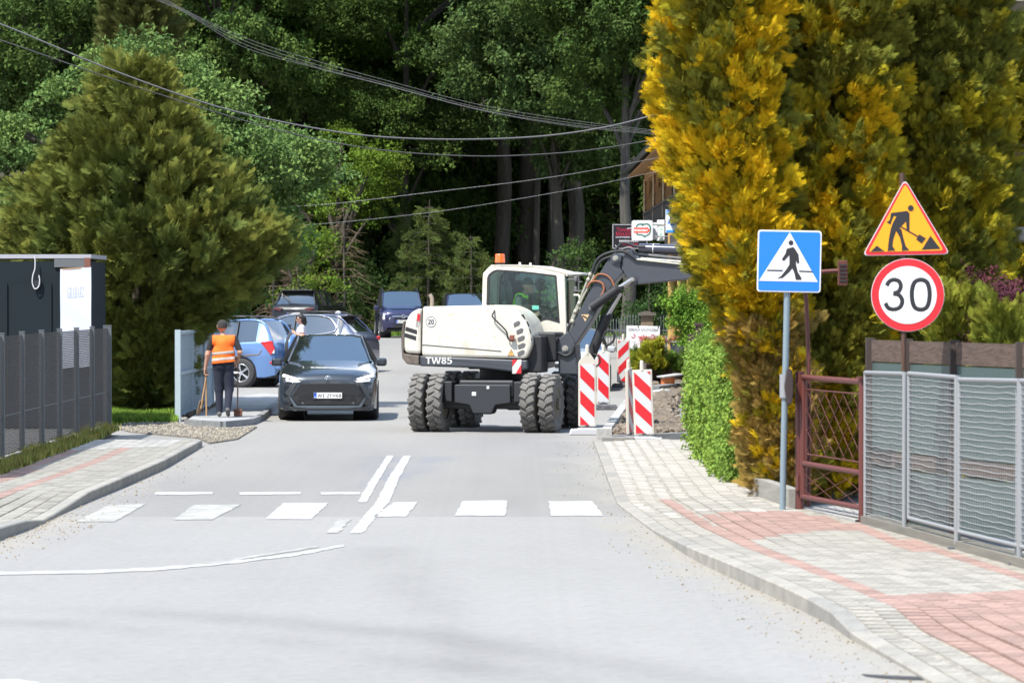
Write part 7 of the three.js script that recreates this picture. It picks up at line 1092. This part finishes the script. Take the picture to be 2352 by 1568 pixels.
// ---------------------------------------------------------------- buildings
// --- dark site cabin behind the mesh fence
{
  const z = -63.5, s = FOCAL / -z, xr = (206 - CX) / s, top = atDepth(100, 584, z).y, W = 5, D = 2.4;
  const wall = new THREE.MeshPhysicalMaterial({ color: col(0.0125, 0.0185, 0.0225), roughness: 0.85, specularIntensity: 0.35 }), t = thing('site_cabin', 'dark blue grey site cabin behind the mesh fence', 'cabin', [xr, 0, z]);
  put('wall', box(W, top - 0.12, D, -W / 2, (top - 0.12) / 2, -D / 2), wall, t);
  const r0 = put('roof_trim', box(W + 0.04, 0.07, D + 0.04, -W / 2, top - 0.035, -D / 2), mat(0.36, 0.36, 0.38, { roughness: 0.5, metalness: 0.3 }), t); put('corner_cap', box(0.10, 0.16, 0.05, -0.04, top - 0.14, 0.03), mat(0.16, 0.06, 0.04), t);
  put('lintel', box(0.56, 0.14, 0.04, -0.33, top - 0.15, 0.015), mat(0.10, 0.105, 0.11), t);
  for (let k = 0; k < 6; k++) put('wall_panel', box(0.72, top - 0.55, 0.03, -1.02 - k * 0.76, (top - 0.55) / 2 + 0.05, 0.012), wall, t);
  put('vent_box', box(0.11, 0.11, 0.08, -0.90, top - 0.50, 0.05), M_INK, t);
  const Q = (zx, zy) => { const p = atDepth(zx / 6.534 * 0.8597, (660 + zy / 6.534) * 0.8597, z + 0.1); return [p.x, p.y, p.z]; };
  tag(put('hanging_cable', tube([[595, 150], [605, 240], [600, 380], [565, 500], [560, 640], [605, 730], [665, 690], [685, 590], [672, 490]].map(([a, b]) => Q(a, b)), 0.011, 6, 50), mat(0.5, 0.5, 0.5)), 'pale cable looping down the front of the site cabin', 'cable');
  const bw = 0.53, bh = 1.7, bn = thing('banner', 'white printed banner hung on the end of the site cabin', 'banner', [xr - 0.24, top - 0.24 - bh / 2, z + 0.06]);
  const tex = canvasTex(200, 648, (c, w, h) => { c.fillStyle = '#c4cad8'; c.fillRect(0, 0, w, h); c.fillStyle = '#8d8f9c'; c.save(); c.translate(w / 2, 195); c.scale(0.42, 1.9); c.font = 'bold 52px serif'; c.textAlign = 'center'; c.fillText('GRABARZ', 0, 0, 260); c.restore(); c.fillStyle = '#c3c8d6'; for (let k = 0; k < 5; k++) { c.fillRect(40 + (k % 2) * 12, 250 + k * 48, 120 - (k % 3) * 14, 9); } c.fillRect(60, 36, 90, 8); });
  const g = new THREE.PlaneGeometry(bw, bh, 16, 30); warp(g, (v) => { v.z = 0.015 * Math.sin(v.y * 6 + v.x * 5); if (v.y < -0.2) v.x *= 1 - 0.10 * smooth(-0.2, -0.5, v.y); v.y += v.x * 0.07; }); put('sheet', g, new THREE.MeshStandardMaterial({ map: tex, roughness: 0.6, side: THREE.DoubleSide }), bn);
  put('lath', box(bw, 0.03, 0.02, 0, bh / 2 + 0.0, -0.02, 0, 0, 0.07), mat(0.3, 0.2, 0.12), bn);
}
// --- house with wooden veranda and yellow columns along the far street side
const VX = 4.6;
{
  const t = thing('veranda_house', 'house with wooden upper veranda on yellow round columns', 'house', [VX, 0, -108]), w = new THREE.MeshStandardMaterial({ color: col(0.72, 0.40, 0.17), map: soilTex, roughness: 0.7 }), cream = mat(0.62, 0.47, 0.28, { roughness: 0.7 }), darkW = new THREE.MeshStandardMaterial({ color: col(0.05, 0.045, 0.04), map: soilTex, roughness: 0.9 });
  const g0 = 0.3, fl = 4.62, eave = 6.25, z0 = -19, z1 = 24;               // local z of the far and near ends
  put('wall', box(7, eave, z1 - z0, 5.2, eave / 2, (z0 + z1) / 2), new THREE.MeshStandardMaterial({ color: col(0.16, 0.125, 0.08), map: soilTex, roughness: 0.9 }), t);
  put('balcony_floor', box(1.9, 0.22, z1 - z0, 0.85, fl - 0.16, (z0 + z1) / 2), darkW, t);
  for (let z = z0 + 0.3; z < z1; z += 0.32) put('baluster', box(0.04, 0.46, 0.22, -0.08, fl + 0.17, z), darkW, t);
  put('balcony_rail', box(0.10, 0.06, z1 - z0, -0.08, fl + 0.43, (z0 + z1) / 2), darkW, t);
  const pz = [-18.6, -10.5, -2.8, 4.8, 12, 20];
  for (const z of pz) { const p = put('veranda_post', merge([box(0.24, eave - fl, 0.30, 0.06, (fl + eave) / 2, z)]), w, t); put('post_edge', merge([box(0.05, eave - fl, 0.06, -0.085, (fl + eave) / 2, z + 0.17)]), cream, p); put('brace', merge([beam([0.05, eave - 0.55, z + 0.1], [0.05, eave - 0.05, z + 0.55], 0.08, 0.08), beam([0.05, eave - 0.55, z - 0.1], [0.05, eave - 0.05, z - 0.55], 0.08, 0.08)]), w, p); }
  put('wall_plate', box(0.24, 0.26, z1 - z0, 0.06, eave + 0.05, (z0 + z1) / 2), w, t);
  put('soffit', extr([[-0.62, eave + 0.12], [0.3, eave + 0.35], [0.3, eave + 0.30], [-0.62, eave + 0.07]], z1 - z0 + 1.2).translate(0, 0, (z0 + z1) / 2), w, t);
  const rf = put('roof', extr([[-0.7, eave + 0.16], [5.2, eave + 3.6], [11, eave + 0.16], [11, eave + 0.3], [5.2, eave + 3.78], [-0.75, eave + 0.32]], z1 - z0 + 1.6).translate(0, 0, (z0 + z1) / 2), mat(0.03, 0.028, 0.03, { roughness: 0.8 }), t);
  put('gutter', bar([-0.76, eave + 0.2, z0 - 0.8], [-0.76, eave + 0.2, z1 + 0.8], 0.07, 10), M_BLACK, rf);
  for (const z of [-18.5, -15]) put('snow_guard', merge([box(0.05, 0.3, 0.05, -0.55, eave + 0.5, z), box(0.3, 0.03, 0.05, -0.5, eave + 0.58, z)]), M_GREYBARK, rf);
  const yel = new THREE.MeshStandardMaterial({ color: col(0.46, 0.29, 0.085), map: concreteTex, roughness: 0.8 });
  for (const z of [1.9, 7.9, 13.4, 18.2]) put('column', merge([cyl(0.125, 0.135, fl - g0 - 0.3, 0.0, (fl + g0) / 2 - 0.15, z, 0, 0, 0, 20), box(0.34, 0.1, 0.34, 0, fl - 0.32, z), box(0.34, 0.12, 0.34, 0, g0 + 0.06, z)]), yel, t);
  put('porch_roof', extr([[-0.45, 3.55], [1.4, 4.2], [1.4, 4.28], [-0.45, 3.65]], 26).translate(0, 0, 10), new THREE.MeshStandardMaterial({ color: col(0.16, 0.145, 0.125), map: soilTex, roughness: 0.9 }), t);
  put('porch_beam', box(0.16, 0.3, 24, 0, 3.85, 10.5), darkW, t);
}
// --- shop signs on the veranda
{
  const z = -107.5, s = FOCAL / -z, sign = (name, label, x0, y0, x1, y1, zz, draw, o = {}) => { const a = atDepth(x0, y0, zz), b = atDepth(x1, y1, zz), w = b.x - a.x, h = a.y - b.y, t = thing(name, label, 'shop sign', [(a.x + b.x) / 2, (a.y + b.y) / 2, zz], o.turn ?? 0); put('panel', extr(roundPoly([[-w / 2, -h / 2], [w / 2, -h / 2], [w / 2, h / 2], [-w / 2, h / 2]], o.r ?? 0.01), 0.1, 0.01), o.m ?? mat(0.6, 0.62, 0.62, { roughness: 0.4 }), t); const [g, m] = decal(w - (o.in ?? 0.03), h - (o.in ?? 0.03), canvasTex(Math.round(256 * Math.max(1, w / h)), Math.round(256 * Math.max(1, h / w)), draw), 0, 0, 0.052); put('print', g, m, t); put('bracket', merge([bar([w / 2 - 0.05, h * 0.3, -0.02], [w / 2 + 0.35, h * 0.3, -0.02], 0.02, 6), bar([w / 2 - 0.05, -h * 0.3, -0.02], [w / 2 + 0.35, -h * 0.3, -0.02], 0.02, 6)]), M_GALV, t); return t; };
  sign('hairdresser_sign', 'black sign with red lettering behind the cash machine sign', 1406, 514, 1488, 572, -109.5, (c, w, h) => { c.fillStyle = '#15131b'; c.fillRect(0, 0, w, h); c.strokeStyle = '#cfcfd2'; c.lineWidth = 5; c.strokeRect(3, 3, w - 6, h - 6); c.fillStyle = '#c2173f'; c.font = '58px sans-serif'; c.fillText('Twoja', 40, 76); c.fillText('Metamorfoza', 30, 122, 330); c.fillStyle = '#e3e3e6'; c.font = 'bold 17px sans-serif'; c.fillText('SALON FRYZJERSKI', 32, 142, 300); c.font = 'bold 27px sans-serif'; c.fillText('DAMSKO-MĘSKI', 66, 184, 240); c.strokeStyle = '#e3e3e6'; c.lineWidth = 6; c.beginPath(); c.moveTo(150, 46); c.quadraticCurveTo(200, 34, 240, 46); c.moveTo(232, 44); c.lineTo(196, 88); c.stroke(); c.beginPath(); c.arc(42, 222, 12, 0.6, 3.6); c.stroke(); c.fillStyle = '#a01430'; c.font = 'bold 26px sans-serif'; for (let k = 0; k < 9; k++) { c.fillRect(92 + k * 20, 200, 13, 16); if (k > 2 && k < 7) c.fillRect(92 + k * 20, 226, 13, 14); } }, { m: M_INK });
  sign('cash_machine_sign', 'white square cash machine sign with green outline and red arrow', 1451, 506, 1500, 553, z, (c, w, h) => { c.fillStyle = '#d5dbe4'; c.fillRect(0, 0, w, h); c.strokeStyle = '#0f5a3d'; c.lineWidth = 18; c.lineCap = 'round'; c.beginPath(); c.moveTo(60, 78); c.quadraticCurveTo(62, 44, 110, 44); c.quadraticCurveTo(140, 46, 150, 46); c.moveTo(136, 62); c.quadraticCurveTo(150, 40, 200, 42); c.quadraticCurveTo(246, 60, 240, 120); c.quadraticCurveTo(236, 172, 206, 190); c.quadraticCurveTo(178, 196, 166, 212); c.quadraticCurveTo(140, 180, 90, 184); c.quadraticCurveTo(66, 182, 62, 166); c.stroke(); c.fillStyle = '#e0432c'; c.beginPath(); c.moveTo(20, 88); c.lineTo(196, 88); c.lineTo(196, 76); c.lineTo(236, 124); c.lineTo(196, 174); c.lineTo(196, 160); c.lineTo(20, 160); c.fill(); c.fillStyle = '#fff'; c.font = 'bold 42px sans-serif'; c.fillText('BANKOMAT', 26, 140, 182); }, { r: 0.08, m: M_WHITE });
  sign('pharmacy_sign', 'narrow white sign with green lettering beside the cash machine sign', 1510, 505, 1528, 553, z - 0.5, (c, w, h) => { c.fillStyle = '#d9e2dc'; c.fillRect(0, 0, w, h); c.fillStyle = '#4fb58c'; c.font = 'bold 30px serif'; c.fillRect(w * 0.3, h * 0.25, w * 0.6, 40); c.fillRect(w * 0.3, h * 0.42, w * 0.6, 36); c.fillRect(w * 0.35, h * 0.66, w * 0.4, 50); }, { turn: -0.3 });
  sign('white_box_sign', 'plain white light box between the two shop signs', 1500, 511, 1511, 550, z - 0.2, (c, w, h) => { c.fillStyle = '#d9dde2'; c.fillRect(0, 0, w, h); });
  sign('insurance_sign', 'blue and white insurance sign beside the golden thuja', 1529, 481, 1572, 535, z + 2, (c, w, h) => { c.fillStyle = '#d3dfea'; c.fillRect(0, 0, w, h); c.fillStyle = '#2f8fd6'; c.fillRect(0, 0, w, h * 0.2); c.fillRect(0, h * 0.9, w, h * 0.1); c.fillStyle = '#dff0fb'; c.font = 'bold 40px sans-serif'; c.fillText('UBEZPIECZENIA', 8, h * 0.14, w * 1.5); c.strokeStyle = '#1b6fd0'; c.lineWidth = 24; c.beginPath(); c.arc(78, h * 0.53, 34, 2.6, 6.6); c.stroke(); c.fillStyle = '#1b6fd0'; c.fillRect(22, h * 0.56, 30, 18); c.fillRect(60, h * 0.62, 50, 20); c.fillStyle = '#3aa9b4'; c.beginPath(); c.arc(160, h * 0.5, 26, 0, 7); c.fill(); }, { m: M_WHITE });
}
// --- iron railing, stone pillar, banner, planter and pots in front of the veranda house
{
  const z = -110, s = FOCAL / -z, iron = mat(0.13, 0.15, 0.16, { roughness: 0.5, metalness: 0.3 }), t = thing('iron_railing', 'grey iron railing with pointed bars behind the music school banner', 'fence', [0, 0.5, z]);
  const X = (px) => (px - CX) / s, y1 = atDepth(1400, 726, z).y - 0.5, y0 = 0.1;
  for (let px = 1352; px <= 1536; px += 6.4) put('railing_bar', merge([bar([X(px), y0, 0], [X(px), y1 - 0.08 + 0.06 * Math.sin((px - 1352) / 13), 0], 0.014, 5), cyl(0, 0.022, 0.09, X(px), y1 - 0.04 + 0.06 * Math.sin((px - 1352) / 13), 0, 0, 0, 0, 6)]), iron, t);
  for (const y of [y0 + 0.1, y1 - 0.42]) put('rail', box(X(1536) - X(1352), 0.05, 0.03, (X(1536) + X(1352)) / 2, y, 0), iron, t);
  const pl = thing('stone_pillar', 'short stone gate pillar with a flat cap in the iron railing', 'pillar', [X(1486), 0.5, z + 0.1]), st = new THREE.MeshStandardMaterial({ color: col(0.24, 0.18, 0.125), map: concreteTex, roughness: 0.9 }), ht = atDepth(1486, 724, z).y - 0.5; 
  for (let k = 0; k < 6; k++) put('stone_course', rbox(0.36 - (k % 2) * 0.01, ht / 6 - 0.012, 0.36, 0.01, 0, ht / 6 * (k + 0.5), 0), st, pl); put('cap', merge([box(0.52, 0.07, 0.52, 0, ht + 0.03, 0), extr([[-0.24, 0], [0.24, 0], [0.05, 0.06], [-0.05, 0.06]], 0.48).translate(0, ht + 0.065, 0)]), new THREE.MeshStandardMaterial({ color: col(0.15, 0.13, 0.11), map: concreteTex, roughness: 0.9 }), pl);
  const a = atDepth(1439, 748, z + 0.3), b = atDepth(1516, 806, z + 0.3), bw = b.x - a.x, bh = a.y - b.y, bn = thing('school_banner', 'white music school banner with red ornament on the railing', 'banner', [(a.x + b.x) / 2, (a.y + b.y) / 2, z + 0.3]);
  const tex = canvasTex(320, 240, (c, w, h) => { c.fillStyle = '#dadbdd'; c.fillRect(0, 0, w, h); c.fillStyle = '#4a4c52'; c.font = 'bold 34px sans-serif'; c.fillText('SZKOŁA MUZYCZNA', 20, 52, 285); c.strokeStyle = '#a3283c'; c.lineWidth = 9; for (let k = -3; k <= 3; k++) { c.beginPath(); c.moveTo(160 + k * 4, 132); c.quadraticCurveTo(160 + k * 10, 110, 160 + k * 18, 84 + Math.abs(k) * 8); c.stroke(); } for (const q of [-1, 1]) { c.beginPath(); c.arc(160 + q * 92, 102, 16, q > 0 ? 3 : -1.6, q > 0 ? 7.6 : 3); c.stroke(); } c.fillStyle = '#84706c'; c.font = '56px serif'; c.fillText('Ter', 60, 196); c.fillStyle = '#444a55'; c.fillRect(80, 214, 140, 8); });
  const g = new THREE.PlaneGeometry(bw, bh, 20, 6); warp(g, (v) => { v.z = 0.02 * Math.sin(v.x * 9); v.y -= v.x * 0.02; }); put('sheet', g, new THREE.MeshStandardMaterial({ map: tex, roughness: 0.7, side: THREE.DoubleSide }), bn); put('tie', merge([-0.45, -0.15, 0.15, 0.45].map((f) => box(0.02, 0.08, 0.3, f * bw, bh / 2 - 0.02, -0.15))), M_INK, bn);
  // planter of upright palisade blocks
  const p0 = onLevel(1447, 862, 0.16), p1 = onLevel(1479, 873, 0.16), p2 = onLevel(1640, 857, 0.16), blockM = [0.85, 1, 1.15].map((k) => new THREE.MeshStandardMaterial({ color: col(0.135 * k, 0.105 * k, 0.098 * k), map: concreteTex, roughness: 0.95 })), pt = thing('planter_bed', 'raised garden bed edged with upright reddish concrete blocks', 'planter', [0, 0, 0]); let n = 0; const H = 0.50;
  for (const [u, v] of [[p0, p1], [p1, p2]]) { const L = u.distanceTo(v), m = Math.round(L / 0.2); for (let k = 0; k < m; k++) { const c = u.clone().lerp(v, (k + 0.5) / m), d = v.clone().sub(u); const o = put('palisade_block', rbox(L / m - 0.008, H + 0.03 * Math.sin(n * 1.7), 0.13, 0.012, 0, 0, 0), blockM[n++ % 3], pt); o.position.set(c.x, 0.16 + H / 2 - 0.08, c.z); o.rotation.y = Math.atan2(-d.z, d.x); } }
  put('earth', extr([p0, p1, p2, V(p2.x, 0, p2.z - 3), V(p0.x, 0, p0.z - 1.6)].map((p) => [p.x, -p.z]), 0.34).rotateX(-Math.PI / 2).translate(0, 0.24, 0), new THREE.MeshStandardMaterial({ color: col(0.1, 0.08, 0.055), map: soilTex, roughness: 1 }), pt);
  const shrub = (label, px, py, zz, H2, rx, c, seed, nn = 420) => columnTree('garden_shrub', label, [atDepth(px, py, zz).x, 0.35, zz], { seed, H: H2, h0: 0.05, n: nn, s: 0.72, pl: 0.22, cat: 'shrub', geo: CL.thujaFine, tr: 0.015, rise: 0.9, c, env: (h) => { const k = Math.sqrt(Math.max(0.03, 1 - h * h)); return { x: 0, z: 0, rx: rx * k, rz: rx * 0.8 * k }; } }, 'shrubs in the raised bed');
  const zz = p1.z - 0.75;
  shrub('yellow green low conifer in the raised bed beside the banner', 1500, 800, zz, 0.72, 0.48, [0.30, 0.31, 0.03], 501);
  shrub('yellow green rounded shrub under the music school banner', 1468, 815, zz - 0.6, 0.45, 0.28, [0.24, 0.27, 0.03], 502, 240);
  shrub('dark green low conifer in the corner of the raised bed', 1456, 822, zz - 1.0, 0.42, 0.26, [0.07, 0.12, 0.025], 503, 240);
  shrub('dark green spreading conifer below the grey flower pot', 1542, 822, zz - 0.1, 0.36, 0.42, [0.08, 0.14, 0.025], 504, 300);
  shrub('mid green spreading conifer next to the iron gate post', 1585, 822, zz - 0.4, 0.36, 0.36, [0.085, 0.145, 0.025], 505, 280);
  const pot = (label, px, zz2, c) => { const q = atDepth(px, 800, zz2), w = 0.33, t2 = thing('flower_pot', label, 'flower pot', [q.x, 0.58, zz2], 0, 'flower pots'); put('pot', new THREE.LatheGeometry([[0, 0], [w * 0.72, 0], [w * 0.98, 0.5], [w * 1.03, 0.5], [w * 1.03, 0.54], [w * 0.9, 0.54], [w * 0.88, 0.46], [0, 0.46]].map(([a2, b2]) => new THREE.Vector2(a2, b2)), 26), mat(0.17, 0.18, 0.185, { roughness: 0.7 }), t2); const r = rng(px), list = []; for (let i = 0; i < 120; i++) list.push({ p: V((r() - 0.5) * w * 1.9, 0.50 + 0.11 * r(), (r() - 0.5) * w * 1.6), d: null, s: 0.30 + 0.2 * r(), c: r() < c ? col(0.5, 0.1 + 0.15 * r(), 0.12) : tint([0.06, 0.09, 0.03], 1, r) }); crown(t2, CL.leafSmall, M_LEAF, list, 'flowers'); return t2; };
  pot('grey flower pot with red flowers before the yellow columns', 1567, p1.z - 1.7, 0.6); pot('grey flower pot with pink flowers in front of the banner', 1500, p1.z - 1.9, 0.75);
  const lm = atDepth(1583, 820, zz + 0.9), la = thing('garden_lamp', 'small round grey garden lamp at the edge of the raised bed', 'lamp', [lm.x, 0.45, zz + 0.55]); put('post', cyl(0.02, 0.02, 0.4, 0, 0.2, 0), M_GALV, la); put('lamp_head', merge([cyl(0.08, 0.09, 0.1, 0, 0.14, 0), cyl(0.1, 0.1, 0.02, 0, 0.2, 0)]), M_GALV, la);
  leafTree('garden_tree', 'small light green tree in front of the yellow columns', [atDepth(1606, 700, -84).x, 0.2, -84], { seed: 510, H: 2.45, R: 0.5, base: 1.0, c: [0.14, 0.25, 0.03], boughs: 14, br: 0.26, dens: 230, geo: CL.leafSmall, ls: 1.25, tr: 0.03 });
}
// --- house with balconies behind the garden trees at the pavement
{
  const z = -44, s = FOCAL / -z, x = (2306 - CX) / s, y = (py) => atDepth(2330, py, z).y, t = thing('balcony_house', 'house with pale balcony slabs and rusty railings behind the thujas', 'house', [x, 0, z]);
  put('wall', box(8, 10, 10, 5.4, 5, -6.2), new THREE.MeshStandardMaterial({ color: col(0.30, 0.27, 0.22), map: concreteTex, roughness: 0.9 }), t);
  for (const [a, b] of [[y(522), y(552)], [y(-28), y(8)]]) put('balcony_slab', box(2.6, a - b, 1.6, 1.3, (a + b) / 2, -0.4), concrete(0.34, 0.32, 0.285), t);
  const rust = mat(0.10, 0.05, 0.04, { roughness: 0.8 }), b0 = y(500), b1 = y(336), rl = sub('railing', t, [0, 0, 0.3]);
  for (const q of [b0, y(356), b1]) put('rail', bar([0.09, q, 0], [2.5, q, 0], 0.016, 6), rust, rl); for (let k = 0; k < 9; k++) { put('railing_bar', bar([0.10 + k * 0.28, b0 - 0.1, 0], [0.10 + k * 0.28, b1, 0], 0.014, 6), rust, rl); put('scroll', tube([[0.12 + k * 0.28, b0, 0], [0.2 + k * 0.28, lerp(b0, b1, 0.3), 0], [0.16 + k * 0.28, lerp(b0, b1, 0.55), 0], [0.24 + k * 0.28, y(356), 0]], 0.012, 5, 12), rust, rl); }
}
renderer.render(scene, camera);
